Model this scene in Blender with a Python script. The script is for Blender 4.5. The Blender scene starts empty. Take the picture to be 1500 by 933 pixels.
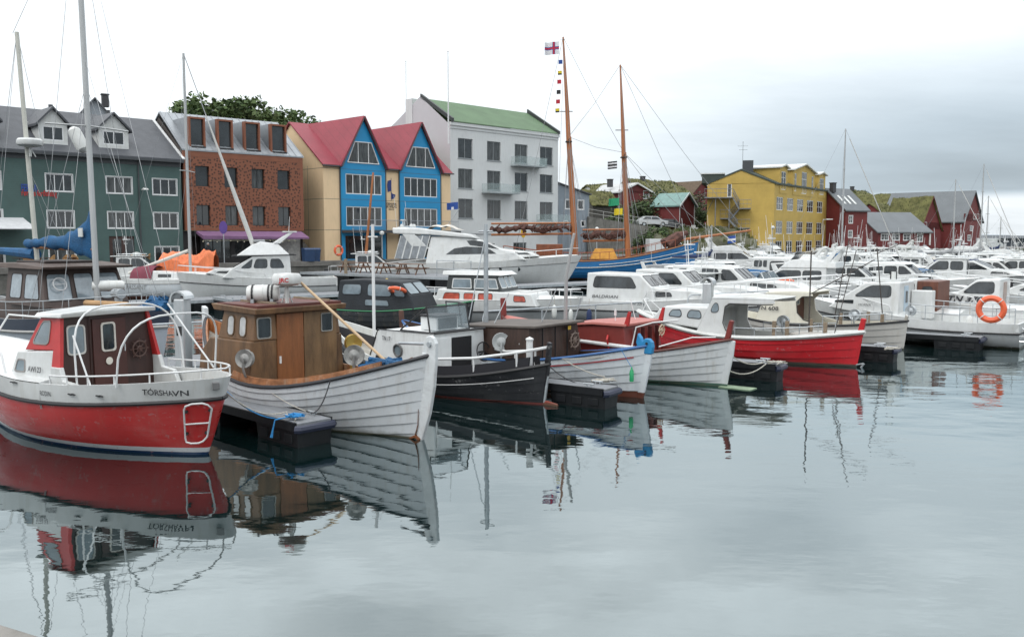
import bpy, bmesh, math, random
from mathutils import Vector, Matrix, noise
R = math.radians
PI = math.pi
SC = bpy.context.scene
COL = SC.collection
# ------------------------------------------------------------------ camera
CAM_H = 4.0
PITCH = R(5.25)
F = 1300.0
cd = bpy.data.cameras.new('camera'); cam = bpy.data.objects.new('camera', cd); COL.objects.link(cam)
cam.location = (0, 0, CAM_H); cam.rotation_euler = (PI/2 - PITCH, 0, 0)
cd.sensor_width = 36; cd.lens = 36*F/1500; cd.clip_start = .2; cd.clip_end = 9000
SC.camera = cam
# ------------------------------------------------------------------ sky and sun (overcast)
SUN_EL, SUN_AZ = R(52), R(215)      # azimuth clockwise from +Y
w = bpy.data.worlds.new('World'); SC.world = w; w.use_nodes = True
nt = w.node_tree; nt.nodes.clear(); N = nt.nodes.new; LK = nt.links.new
out = N('ShaderNodeOutputWorld'); bg = N('ShaderNodeBackground'); bg.inputs[1].default_value = .1
LK(bg.outputs[0], out.inputs[0])
sky = N('ShaderNodeTexSky'); sky.sky_type = 'NISHITA'; sky.sun_disc = False
sky.sun_elevation = SUN_EL; sky.sun_rotation = SUN_AZ; sky.air_density = 1; sky.dust_density = 2
tc = N('ShaderNodeTexCoord'); sep = N('ShaderNodeSeparateXYZ'); LK(tc.outputs['Generated'], sep.inputs[0])
def mth(op, a, b=None, c=None, clamp=False):
    n = N('ShaderNodeMath'); n.operation = op; n.use_clamp = clamp
    for i, v in enumerate((a, b, c)):
        if v is None: continue
        if isinstance(v, (int, float)): n.inputs[i].default_value = v
        else: LK(v, n.inputs[i])
    return n.outputs[0]
def mapr(v, a, b, c, d, smooth=True):
    n = N('ShaderNodeMapRange'); n.clamp = True
    if smooth: n.interpolation_type = 'SMOOTHSTEP'
    LK(v, n.inputs[0])
    for i, q in enumerate((a, b, c, d)): n.inputs[i+1].default_value = q
    return n.outputs[0]
X, Y, Z = sep.outputs[0], sep.outputs[1], sep.outputs[2]
zz = mth('ADD', mth('MAXIMUM', Z, 0.0), .16)
px_ = mth('DIVIDE', X, zz); py_ = mth('DIVIDE', Y, zz)
cmb = N('ShaderNodeCombineXYZ'); LK(px_, cmb.inputs[0]); LK(py_, cmb.inputs[1])
def wnoise(scale, det, rough=.55, off=0):
    n = N('ShaderNodeTexNoise'); n.inputs['Scale'].default_value = scale; n.inputs['Detail'].default_value = det
    n.inputs['Roughness'].default_value = rough
    mp = N('ShaderNodeMapping'); mp.inputs['Location'].default_value = (off, off*.7, 0); mp.inputs['Scale'].default_value = (.6, 1, 1)
    LK(cmb.outputs[0], mp.inputs[0]); LK(mp.outputs[0], n.inputs[0]); return n.outputs[0]
n1 = wnoise(1.4, 6, .55, 3.3); n2 = wnoise(2.4, 5, .6, 9.1)
az = mth('ARCTAN2', X, Y)                                   # 0 straight ahead, + to the right
# grey cloud bank low in the north-east with a bright gap beneath it
bank = mth('MULTIPLY', mapr(az, -.02, .50, 0, 1), mth('MULTIPLY', mapr(Z, .036, .048, 0, 1), mapr(Z, .05, .25, 1, .12)))
zen = mapr(Z, .0, .9, .90, 1.95, False)                   # overcast skies brighten to the zenith
cl = mth('MULTIPLY_ADD', mth('SUBTRACT', n1, .5), 1.5, 1.0)
cl = mth('MULTIPLY_ADD', mth('SUBTRACT', n2, .5), .75, cl)
# clouds matter less near the horizon on the bright side
clw = mapr(Z, .22, .40, .32, 1.35)
cl = mth('MULTIPLY_ADD', mth('SUBTRACT', cl, 1.0), clw, 1.0)
val = mth('MULTIPLY', zen, cl)
val = mth('MULTIPLY', val, mth('SUBTRACT', 1.0, mth('MULTIPLY', bank, .50)))
val = mth('MULTIPLY', val, mapr(Z, -.02, .0, .5, 1.0))
mixc = N('ShaderNodeMix'); mixc.data_type = 'RGBA'
tint = mth('SUBTRACT', 1.42, val, clamp=True)
LK(mth('ADD', mth('MULTIPLY', tint, .55), mth('MULTIPLY', bank, .7), clamp=True), mixc.inputs[0])
mixc.inputs[6].default_value = (9.0, 9.25, 9.4, 1); mixc.inputs[7].default_value = (7.6, 8.9, 9.9, 1)
vm = N('ShaderNodeVectorMath'); vm.operation = 'SCALE'; LK(mixc.outputs[2], vm.inputs[0]); LK(val, vm.inputs[3])
mx = N('ShaderNodeMix'); mx.data_type = 'RGBA'; mx.inputs[0].default_value = .93
LK(sky.outputs[0], mx.inputs[6]); LK(vm.outputs[0], mx.inputs[7]); LK(mx.outputs[2], bg.inputs[0])
sd = bpy.data.lights.new('sun', 'SUN'); sun = bpy.data.objects.new('sun', sd); COL.objects.link(sun)
sd.energy = .8; sd.angle = R(25); sd.color = (1, .97, .93)
dv = Vector((math.sin(SUN_AZ)*math.cos(SUN_EL), math.cos(SUN_AZ)*math.cos(SUN_EL), math.sin(SUN_EL)))
sun.rotation_euler = dv.to_track_quat('Z', 'Y').to_euler()
vs = SC.view_settings; vs.view_transform = 'Standard'; vs.look = 'None'; vs.exposure = .27; vs.gamma = 1; vs.use_curve_mapping = False
SC.cycles.max_bounces = 6; SC.cycles.diffuse_bounces = 2; SC.cycles.glossy_bounces = 4; SC.cycles.transparent_max_bounces = 12
SC.cycles.caustics_reflective = False; SC.cycles.caustics_refractive = False
# ------------------------------------------------------------------ helpers
_c, _s = math.cos(PITCH), math.sin(PITCH)
def at(px, Y, z=0.0):                       # world point in the direction of photo column px at distance Y
    return Vector(((px-750)/F*(Y*_c + (CAM_H-z)*_s), Y, z))
def zof(row, Y):                            # height seen at photo row at distance Y
    t = (466.5-row)/F
    return CAM_H + Y*(t*_c - _s)/(_c + t*_s)
def loc(px, row, z=0.0):
    t = (466.5-row)/F
    return at(px, (CAM_H-z)*(_c + t*_s)/(_s - t*_c), z)
MATS = {}
def lerp(a, b, t): return a+(b-a)*t
def mat(name, col, rough=.6, metal=0.0, var=.12, scale=2.5, bump=0.0, bscale=None, spec=.5, stretch=(1, 1, 1), grime=None, alpha=None, coat=0):
    if name in MATS: return MATS[name]
    m = bpy.data.materials.new(name); m.use_nodes = True; t = m.node_tree; b = t.nodes['Principled BSDF']
    b.inputs['Roughness'].default_value = rough; b.inputs['Metallic'].default_value = metal
    b.inputs['Specular IOR Level'].default_value = spec
    if coat: b.inputs['Coat Weight'].default_value = coat
    tcn = t.nodes.new('ShaderNodeTexCoord'); mp = t.nodes.new('ShaderNodeMapping'); mp.inputs['Scale'].default_value = stretch
    t.links.new(tcn.outputs['Object'], mp.inputs[0])
    ns = t.nodes.new('ShaderNodeTexNoise'); ns.inputs['Scale'].default_value = scale; ns.inputs['Detail'].default_value = 6; ns.inputs['Roughness'].default_value = .62
    t.links.new(mp.outputs[0], ns.inputs[0])
    rp = t.nodes.new('ShaderNodeMapRange'); rp.inputs[1].default_value = .32; rp.inputs[2].default_value = .68
    t.links.new(ns.outputs[0], rp.inputs[0])
    mx = t.nodes.new('ShaderNodeMix'); mx.data_type = 'RGBA'; t.links.new(rp.outputs[0], mx.inputs[0])
    mx.inputs[6].default_value = tuple(min(1, c*(1-var)) for c in col)+(1,); mx.inputs[7].default_value = tuple(min(1, c*(1+var*.7)) for c in col)+(1,)
    src = mx.outputs[2]
    if grime:                                # grime = (colour, amount): streaky dirt
        n3 = t.nodes.new('ShaderNodeTexNoise'); n3.inputs['Scale'].default_value = 1.0; n3.inputs['Detail'].default_value = 8; n3.inputs['Roughness'].default_value = .7
        m3 = t.nodes.new('ShaderNodeMapping'); m3.inputs['Scale'].default_value = (4.5, 4.5, .9); t.links.new(tcn.outputs['Object'], m3.inputs[0]); t.links.new(m3.outputs[0], n3.inputs[0])
        r3 = t.nodes.new('ShaderNodeMapRange'); r3.inputs[1].default_value = .50; r3.inputs[2].default_value = .78; r3.inputs[4].default_value = grime[1]
        t.links.new(n3.outputs[0], r3.inputs[0])
        m4 = t.nodes.new('ShaderNodeMix'); m4.data_type = 'RGBA'; t.links.new(r3.outputs[0], m4.inputs[0]); t.links.new(src, m4.inputs[6]); m4.inputs[7].default_value = tuple(grime[0])+(1,)
        src = m4.outputs[2]
    t.links.new(src, b.inputs['Base Color'])
    if bump:
        nb = t.nodes.new('ShaderNodeTexNoise'); nb.inputs['Scale'].default_value = bscale or scale*6; nb.inputs['Detail'].default_value = 5
        t.links.new(mp.outputs[0], nb.inputs[0])
        bp = t.nodes.new('ShaderNodeBump'); bp.inputs['Strength'].default_value = bump; bp.inputs['Distance'].default_value = .05
        t.links.new(nb.outputs[0], bp.inputs['Height']); t.links.new(bp.outputs[0], b.inputs['Normal'])
    if alpha is not None: b.inputs['Alpha'].default_value = alpha
    MATS[name] = m; return m
def bands(name, top, lst, rough=.35, grime=(.25, .2, .12), amt=.25, scum=True):
    """hull paint: lst = [(z, colour)...] colours below each height, from the bottom up; top = colour above"""
    if name in MATS: return MATS[name]
    m = mat(name, top, rough, var=.07, scale=1.4, grime=(grime, amt), coat=.15)
    t = m.node_tree; b = t.nodes['Principled BSDF']; src = b.inputs['Base Color'].links[0].from_socket
    tcn = t.nodes.new('ShaderNodeTexCoord'); sp = t.nodes.new('ShaderNodeSeparateXYZ'); t.links.new(tcn.outputs['Object'], sp.inputs[0])
    ns = t.nodes.new('ShaderNodeTexNoise'); ns.inputs['Scale'].default_value = 3; ns.inputs['Detail'].default_value = 5; t.links.new(tcn.outputs['Object'], ns.inputs[0])
    for z, c in sorted(lst, key=lambda q: -q[0]):
        g = t.nodes.new('ShaderNodeMath'); g.operation = 'LESS_THAN'; t.links.new(sp.outputs[2], g.inputs[0]); g.inputs[1].default_value = z
        x = t.nodes.new('ShaderNodeMix'); x.data_type = 'RGBA'; t.links.new(g.outputs[0], x.inputs[0]); t.links.new(src, x.inputs[6]); x.inputs[7].default_value = tuple(c)+(1,)
        src = x.outputs[2]
    if scum:                                 # weed and scum line just above the water
        a = t.nodes.new('ShaderNodeMath'); a.operation = 'MULTIPLY_ADD'; t.links.new(ns.outputs[0], a.inputs[0]); a.inputs[1].default_value = -.22; t.links.new(sp.outputs[2], a.inputs[2])
        r = t.nodes.new('ShaderNodeMapRange'); r.inputs[1].default_value = -.10; r.inputs[2].default_value = .02; r.inputs[3].default_value = .8; r.inputs[4].default_value = 0
        t.links.new(a.outputs[0], r.inputs[0])
        x = t.nodes.new('ShaderNodeMix'); x.data_type = 'RGBA'; t.links.new(r.outputs[0], x.inputs[0]); t.links.new(src, x.inputs[6]); x.inputs[7].default_value = (.06, .06, .035, 1)
        src = x.outputs[2]
    sc_ = t.nodes.new('ShaderNodeTexNoise'); sc_.inputs['Scale'].default_value = 1.0; sc_.inputs['Detail'].default_value = 3; mp = t.nodes.new('ShaderNodeMapping'); mp.inputs['Scale'].default_value = (1.6, 1.6, 9); mp.inputs['Rotation'].default_value = (0, .15, 0)
    t.links.new(tcn.outputs['Object'], mp.inputs[0]); t.links.new(mp.outputs[0], sc_.inputs[0])
    fine = t.nodes.new('ShaderNodeTexNoise'); fine.inputs['Scale'].default_value = 14; fine.inputs['Detail'].default_value = 6; t.links.new(tcn.outputs['Object'], fine.inputs[0])
    mu = t.nodes.new('ShaderNodeMath'); mu.operation = 'MULTIPLY'; t.links.new(sc_.outputs[0], mu.inputs[0]); t.links.new(fine.outputs[0], mu.inputs[1])
    r = t.nodes.new('ShaderNodeMapRange'); r.inputs[1].default_value = .335; r.inputs[2].default_value = .40; r.inputs[4].default_value = .55; t.links.new(mu.outputs[0], r.inputs[0])
    x = t.nodes.new('ShaderNodeMix'); x.data_type = 'RGBA'; t.links.new(r.outputs[0], x.inputs[0]); t.links.new(src, x.inputs[6]); x.inputs[7].default_value = tuple(lerp(c, .32, .55) for c in top)+(1,); src = x.outputs[2]
    rr = t.nodes.new('ShaderNodeMapRange'); rr.inputs[1].default_value = .3; rr.inputs[2].default_value = .7; rr.inputs[3].default_value = rough*.75; rr.inputs[4].default_value = min(1, rough*1.6); t.links.new(sc_.outputs[0], rr.inputs[0]); t.links.new(rr.outputs[0], b.inputs['Roughness'])
    t.links.new(src, b.inputs['Base Color']); return m

class MB:
    """collects faces with material slots, links them as ONE mesh object"""
    def __init__(s): s.v = []; s.f = []; s.m = []
    def add(s, vs, fs, mi=0):
        o = len(s.v); s.v += [tuple(v) for v in vs]
        s.f += [tuple(i+o for i in f) for f in fs]; s.m += [mi]*len(fs)
    def hexa(s, b, t, mi=0):               # bottom 4, top 4, both counter-clockwise from above
        s.add(list(b)+list(t), [(3, 2, 1, 0), (4, 5, 6, 7), (0, 1, 5, 4), (1, 2, 6, 5), (2, 3, 7, 6), (3, 0, 4, 7)], mi)
    def box(s, x0, x1, y0, y1, z0, z1, mi=0):
        s.hexa([(x0, y0, z0), (x1, y0, z0), (x1, y1, z0), (x0, y1, z0)], [(x0, y0, z1), (x1, y0, z1), (x1, y1, z1), (x0, y1, z1)], mi)
    def cbox(s, c, size, rot=None, mi=0):
        hx, hy, hz = [q/2 for q in size]; M = (rot.to_matrix() if hasattr(rot, 'to_matrix') else rot) if rot is not None else Matrix.Identity(3); c = Vector(c)
        P = lambda x, y, z: c + M @ Vector((x, y, z))
        s.hexa([P(-hx, -hy, -hz), P(hx, -hy, -hz), P(hx, hy, -hz), P(-hx, hy, -hz)], [P(-hx, -hy, hz), P(hx, -hy, hz), P(hx, hy, hz), P(-hx, hy, hz)], mi)
    def tube(s, pts, r, n=6, mi=0, closed=False, cap=True):
        pts = [Vector(p) for p in pts]; k = len(pts); rs = r if isinstance(r, (list, tuple)) else [r]*k
        rings = []; up = None
        for i, p in enumerate(pts):
            if closed: d = pts[(i+1) % k]-pts[i-1]
            else: d = pts[min(i+1, k-1)]-pts[max(i-1, 0)]
            if d.length < 1e-9: d = Vector((0, 0, 1))
            d.normalize()
            if up is None or abs(up.dot(d)) > .99: up = Vector((0, 0, 1)) if abs(d.z) < .9 else Vector((1, 0, 0))
            a = d.cross(up).normalized(); bb = a.cross(d).normalized(); up = bb
            rings.append([p + (a*math.cos(2*PI*j/n) + bb*math.sin(2*PI*j/n))*rs[i] for j in range(n)])
        vs = [q for rg in rings for q in rg]; fs = []
        for i in range(k if closed else k-1):
            i2 = (i+1) % k
            for j in range(n): fs.append((i*n+j, i*n+(j+1) % n, i2*n+(j+1) % n, i2*n+j))
        if cap and not closed: fs += [tuple(range(n))[::-1], tuple((k-1)*n+j for j in range(n))]
        s.add(vs, fs, mi)
    def lathe(s, prof, c=(0, 0, 0), n=16, axis=None, mi=0, a0=0, a1=2*PI):
        """prof: [(radius, height)] round axis (default z)"""
        c = Vector(c); q = Vector((0, 0, 1)).rotation_difference(Vector(axis)) if axis is not None else None
        full = abs(a1-a0-2*PI) < 1e-6; m = n if full else n+1; vs = []
        for r, h in prof:
            for j in range(m):
                a = a0+(a1-a0)*j/n; v = Vector((r*math.cos(a), r*math.sin(a), h)); vs.append(c + (q @ v if q else v))
        fs = []
        for i in range(len(prof)-1):
            for j in range(n): j2 = (j+1) % m; fs.append((i*m+j, i*m+j2, (i+1)*m+j2, (i+1)*m+j))
        s.add(vs, fs, mi)
    def torus(s, c, R_, r, axis=(0, 0, 1), n=24, k=8, mi=0):
        c = Vector(c); q = Vector((0, 0, 1)).rotation_difference(Vector(axis))
        s.tube([c + q @ Vector((R_*math.cos(2*PI*i/n), R_*math.sin(2*PI*i/n), 0)) for i in range(n)], r, k, mi, closed=True)
    def prism(s, poly, p0, U, V, Nn, d, mi=0):
        """polygon in (u,v) extruded by d along Nn from p0"""
        p0 = Vector(p0); U = Vector(U); V = Vector(V); Nn = Vector(Nn)
        a = [p0+U*u+V*v for u, v in poly]; b = [q+Nn*d for q in a]; k = len(poly)
        s.add(a+b, [tuple(range(k))[::-1], tuple(range(k, 2*k))]+[(i, (i+1) % k, k+(i+1) % k, k+i) for i in range(k)], mi)
    def _raw(s, name, mats, parent, smooth, bevel, angle):
        me = bpy.data.meshes.new(name); me.from_pydata(s.v, [], s.f)
        for m in (mats if isinstance(mats, (list, tuple)) else [mats]): me.materials.append(m)
        if len(me.materials) > 1: me.polygons.foreach_set('material_index', s.m)
        bm = bmesh.new(); bm.from_mesh(me); bmesh.ops.recalc_face_normals(bm, faces=bm.faces); bm.to_mesh(me); bm.free()
        if smooth:
            me.shade_smooth()
            try: me.set_sharp_from_angle(angle=R(angle))
            except Exception: pass
        o = bpy.data.objects.new(name, me); COL.objects.link(o)
        if parent is not None: o.parent = parent
        if bevel:
            md = o.modifiers.new('bevel', 'BEVEL'); md.width = bevel; md.segments = 2; md.limit_method = 'ANGLE'; md.angle_limit = R(40)
        return o
    def pieces(s, loose):
        """faces grouped into pieces: loose islands, joined when they lie close together unless loose"""
        p = list(range(len(s.v)))
        def find(a):
            while p[a] != a: p[a] = p[p[a]]; a = p[a]
            return a
        for f in s.f:
            r0 = find(f[0])
            for q in f[1:]:
                r1 = find(q)
                if r1 != r0: p[r1] = r0
        isl = {}
        for i, f in enumerate(s.f): isl.setdefault(find(f[0]), []).append(i)
        keys = list(isl); K = len(keys)
        if K == 1 or K > 160: return None
        bx = []
        for k in keys:
            P = [s.v[q] for i in isl[k] for q in s.f[i]]; bx.append(([min(v[c] for v in P) for c in range(3)], [max(v[c] for v in P) for c in range(3)]))
        g = list(range(K))
        def fg(a):
            while g[a] != a: g[a] = g[g[a]]; a = g[a]
            return a
        if not loose:
            sz = [max(h[c]-l[c] for c in range(3)) for l, h in bx]
            for i in range(K):
                for j in range(i+1, K):
                    gap = math.sqrt(sum(max(0, bx[i][0][c]-bx[j][1][c], bx[j][0][c]-bx[i][1][c])**2 for c in range(3)))
                    if gap <= max(.02, .48*max(sz[i], sz[j])): g[fg(i)] = fg(j)
        out = {}
        for i, k in enumerate(keys): out.setdefault(fg(i), []).extend(isl[k])
        return None if len(out) == 1 else list(out.values())
    def sub(s, faces):
        n = MB(); mp = {}
        for i in sorted(faces):
            f = s.f[i]
            for q in f:
                if q not in mp: mp[q] = len(n.v); n.v.append(s.v[q])
            n.f.append(tuple(mp[q] for q in f)); n.m.append(s.m[i])
        return n
    def centre(s): k = len(s.v); return Vector([sum(v[c] for v in s.v)/k for c in range(3)])
    def build(s, name, mats, parent=None, smooth=False, bevel=0, angle=35, keep=False):
        win = name.endswith(('windows', 'window_frames')) or name in ('panes', 'shop_window')
        if parent is None or keep or name in ('crown', 'hull', 'deck', 'turf_grass', 'roof') : g = None
        else: g = s.pieces(win)
        if not g:
            o = s._raw(name if not win else SING.get(name, name), mats, parent, smooth, bevel, angle)
            if win: SIB[o.name] = [(s.centre(), o)]
            return o
        nm = SING.get(name, name); subs = [s.sub(f) for f in g]; sib = SIB.get(parent.name); res = []
        for q in subs:
            c = q.centre(); par = parent
            if sib and name == 'panes': par = min(sib, key=lambda t: (t[0]-c).length)[1]
            res.append((c, q._raw(nm, mats, par, smooth, bevel, angle)))
        SIB[res[0][1].name] = res; return res[0][1]
SIB = {}
SING = {'panes': 'pane', 'window_frames': 'window_frame', 'side_windows': 'side_window', 'rear_windows': 'rear_window', 'cabin_windows': 'cabin_window', 'window_surrounds': 'window_surround', 'windows': 'window', 'roof_vents': 'roof_vent', 'skylights': 'skylight', 'portholes': 'porthole', 'satellite_domes': 'satellite_dome', 'bollards': 'bollard', 'cleats': 'cleat', 'mooring_cleats': 'mooring_cleat', 'aerials': 'aerial', 'wipers': 'wiper', 'top_posts': 'top_post', 'trim_boards': 'trim_board', 'gutters_and_trim': 'gutter_trim', 'white_stripes': 'white_stripe', 'door_seams': 'door_seam', 'trunk_cabin_windows': 'trunk_window', 'wheelhouse_windows': 'wheelhouse_window', 'long_cabin_windows': 'long_cabin_window', 'cuddy_windows': 'cuddy_window', 'canvas_cabin_windows': 'canvas_window', 'coach_roof_windows': 'coach_roof_window', 'canopy_hoops': 'canopy_hoop', 'roof_battens': 'roof_batten', 'stays': 'stay', 'fishing_poles': 'fishing_pole', 'shelter_panes': 'shelter_pane', 'screen_panes': 'screen_pane', 'bottles': 'bottles', 'crosstrees': 'crosstree'}
def tag(o, label=None, cat=None, group=None, kind=None):
    if label: o['label'] = label
    if cat: o['category'] = cat
    if group: o['group'] = group
    if kind: o['kind'] = kind
    return o
def empty(name, p=(0, 0, 0), rz=0.0, label=None, cat=None, group=None):
    o = bpy.data.objects.new(name, None); COL.objects.link(o); o.location = p; o.rotation_euler = (0, 0, rz)
    o.empty_display_size = .2
    return tag(o, label, cat, group)
def kids(o): return [c for c in bpy.data.objects if c.parent == o]
def snapshot(o):
    return (o, [snapshot(c) for c in kids(o)])
def copy_tree(sn, parent=None):
    o, ch = sn; c = o.copy(); COL.objects.link(c)
    if parent is not None: c.parent = parent
    for q in ch: copy_tree(q, c)
    return c
def place(sn, p, rz, label, group=None, sc=1.0):
    c = copy_tree(sn); c.location = p; c.rotation_euler = (0, 0, rz); c.scale = (sc, sc, sc); c['label'] = label
    if group: c['group'] = group
    return c
def text_mesh(s, size, bold=0.0, ital=0.0):
    cu = bpy.data.curves.new('lettering', 'FONT'); cu.body = s; cu.size = size; cu.offset = bold; cu.shear = ital; cu.resolution_u = 3
    ob = bpy.data.objects.new('lettering', cu); COL.objects.link(ob)
    dg = bpy.context.evaluated_depsgraph_get(); me = bpy.data.meshes.new_from_object(ob.evaluated_get(dg)); 
    bpy.data.objects.remove(ob); bpy.data.curves.remove(cu); return me
def lettering(s, size, p, U, V, m, parent=None, bold=0.0, ital=0.0, surf=None, width=None, name='lettering', off=.008):
    """text whose baseline starts at p, running along U with up V; surf(p) may move each point on to a curved wall"""
    me = text_mesh(s, size, bold, ital); p = Vector(p); U = Vector(U).normalized(); V = Vector(V).normalized(); n = U.cross(V)
    xs = [v.co.x for v in me.vertices]; k = width/(max(xs)-min(xs)) if width and xs else 1
    for v in me.vertices:
        q = p + U*v.co.x*k + V*v.co.y
        if surf: q = Vector(surf(q))
        v.co = q + n*off
    me.materials.append(m); o = bpy.data.objects.new(name, me); COL.objects.link(o)
    if parent is not None: o.parent = parent
    return o
def rrect(n=3, r=.22, rv=None):
    """rounded unit square, counter-clockwise"""
    rv = r if rv is None else rv; P = []
    for cx, cy, a in ((1-r, rv, -90), (1-r, 1-rv, 0), (r, 1-rv, 90), (r, rv, 180)):
        for i in range(n+1):
            t = R(a+90*i/n); P.append((cx+r*math.cos(t), cy+rv*math.sin(t)))
    return P
def window(mf, mg, quad, fw=.05, rnd=.18, proud=.02, n=3, mi=0, gi=0):
    """framed pane on the quad p00,p10,p11,p01 (anti-clockwise seen from outside)"""
    q = [Vector(a) for a in quad]; nr = (q[1]-q[0]).cross(q[3]-q[0]).normalized()
    w_ = (q[1]-q[0]).length; h_ = (q[3]-q[0]).length
    B = lambda u, v: q[0]*(1-u)*(1-v)+q[1]*u*(1-v)+q[2]*u*v+q[3]*(1-u)*v
    if rnd > 0:
        rr = rnd*min(w_, h_); P = rrect(n, rr/w_, rr/h_)
    else: P = [(0, 0), (1, 0), (1, 1), (0, 1)]
    k = len(P); fu, fv = fw/w_, fw/h_
    I = [(.5+(u-.5)*(1-2*fu), .5+(v-.5)*(1-2*fv)) for u, v in P]
    o0 = [B(u, v) for u, v in P]; o1 = [a+nr*proud for a in o0]; i1 = [B(u, v)+nr*proud for u, v in I]; i0 = [B(u, v)+nr*.004 for u, v in I]
    ring = lambda a, b: [(a+j, a+(j+1) % k, b+(j+1) % k, b+j) for j in range(k)]
    mf.add(o0+o1+i1+i0, ring(0, k)+ring(k, 2*k)+ring(2*k, 3*k), mi)
    mg.add([a+nr*.002 for a in i0], [tuple(range(k))], gi)
def lerp(a, b, t): return a+(b-a)*t
# ------------------------------------------------------------------ shared materials
WHITE = mat('white_gelcoat', (.60, .615, .61), .3, var=.08, grime=((.36, .35, .29), .45), coat=.2)
WHITE2 = mat('white_paint', (.62, .635, .62), .45, var=.08, grime=((.35, .32, .24), .45))
CREAM = mat('cream_gelcoat', (.66, .64, .55), .35, var=.06, grime=((.4, .36, .25), .4))
GLASS = mat('dark_glass', (.028, .034, .038), .06, var=.85, scale=2.2, spec=.8, stretch=(1, 1, .4))
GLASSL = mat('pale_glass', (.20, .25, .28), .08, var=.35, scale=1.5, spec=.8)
STEEL = mat('stainless_steel', (.62, .64, .65), .25, metal=.9, var=.1)
GALV = mat('galvanised_steel', (.42, .45, .47), .5, metal=.6, var=.2, scale=5)
RAILW = mat('white_rail', (.66, .67, .67), .4, var=.06)
BLACK = mat('black_rubber', (.018, .018, .02), .55, var=.3)
NAVY = mat('navy_canvas', (.02, .035, .10), .8, var=.25, bump=.3)
BLUE = mat('blue_canvas', (.006, .08, .20), .75, var=.3, scale=3, bump=.5)
GREYC = mat('grey_canvas', (.30, .31, .32), .85, var=.2, bump=.3)
ORANGE = mat('orange_plastic', (.75, .13, .05), .5, var=.12)
WOODR = mat('varnished_pine', (.34, .13, .045), .45, var=.4, scale=2, stretch=(6, 6, .8), bump=.15)
WOODG = mat('weathered_wood', (.26, .20, .14), .8, var=.35, scale=3, stretch=(1, 8, 8), bump=.3)
TEAK = mat('deck_wood', (.33, .31, .27), .85, var=.3, scale=2, stretch=(1, 6, 1), bump=.3)
ROPEM = mat('rope', (.45, .43, .38), .9, var=.3, scale=30)
ROPEB = mat('blue_rope', (.03, .22, .5), .9, var=.3, scale=30)
LINE = mat('rigging_wire', (.30, .31, .32), .45, metal=.5, var=.1)
ALU = mat('mast_aluminium', (.42, .43, .43), .4, metal=.35, var=.12, stretch=(1, 1, .2))
INK = mat('black_lettering', (.03, .03, .035), .5, var=.1)
TRANS = mat('clear_perspex', (.35, .42, .45), .06, var=.2, alpha=.35)
RED = mat('red_paint', (.45, .03, .03), .4, var=.15, scale=3)

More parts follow.
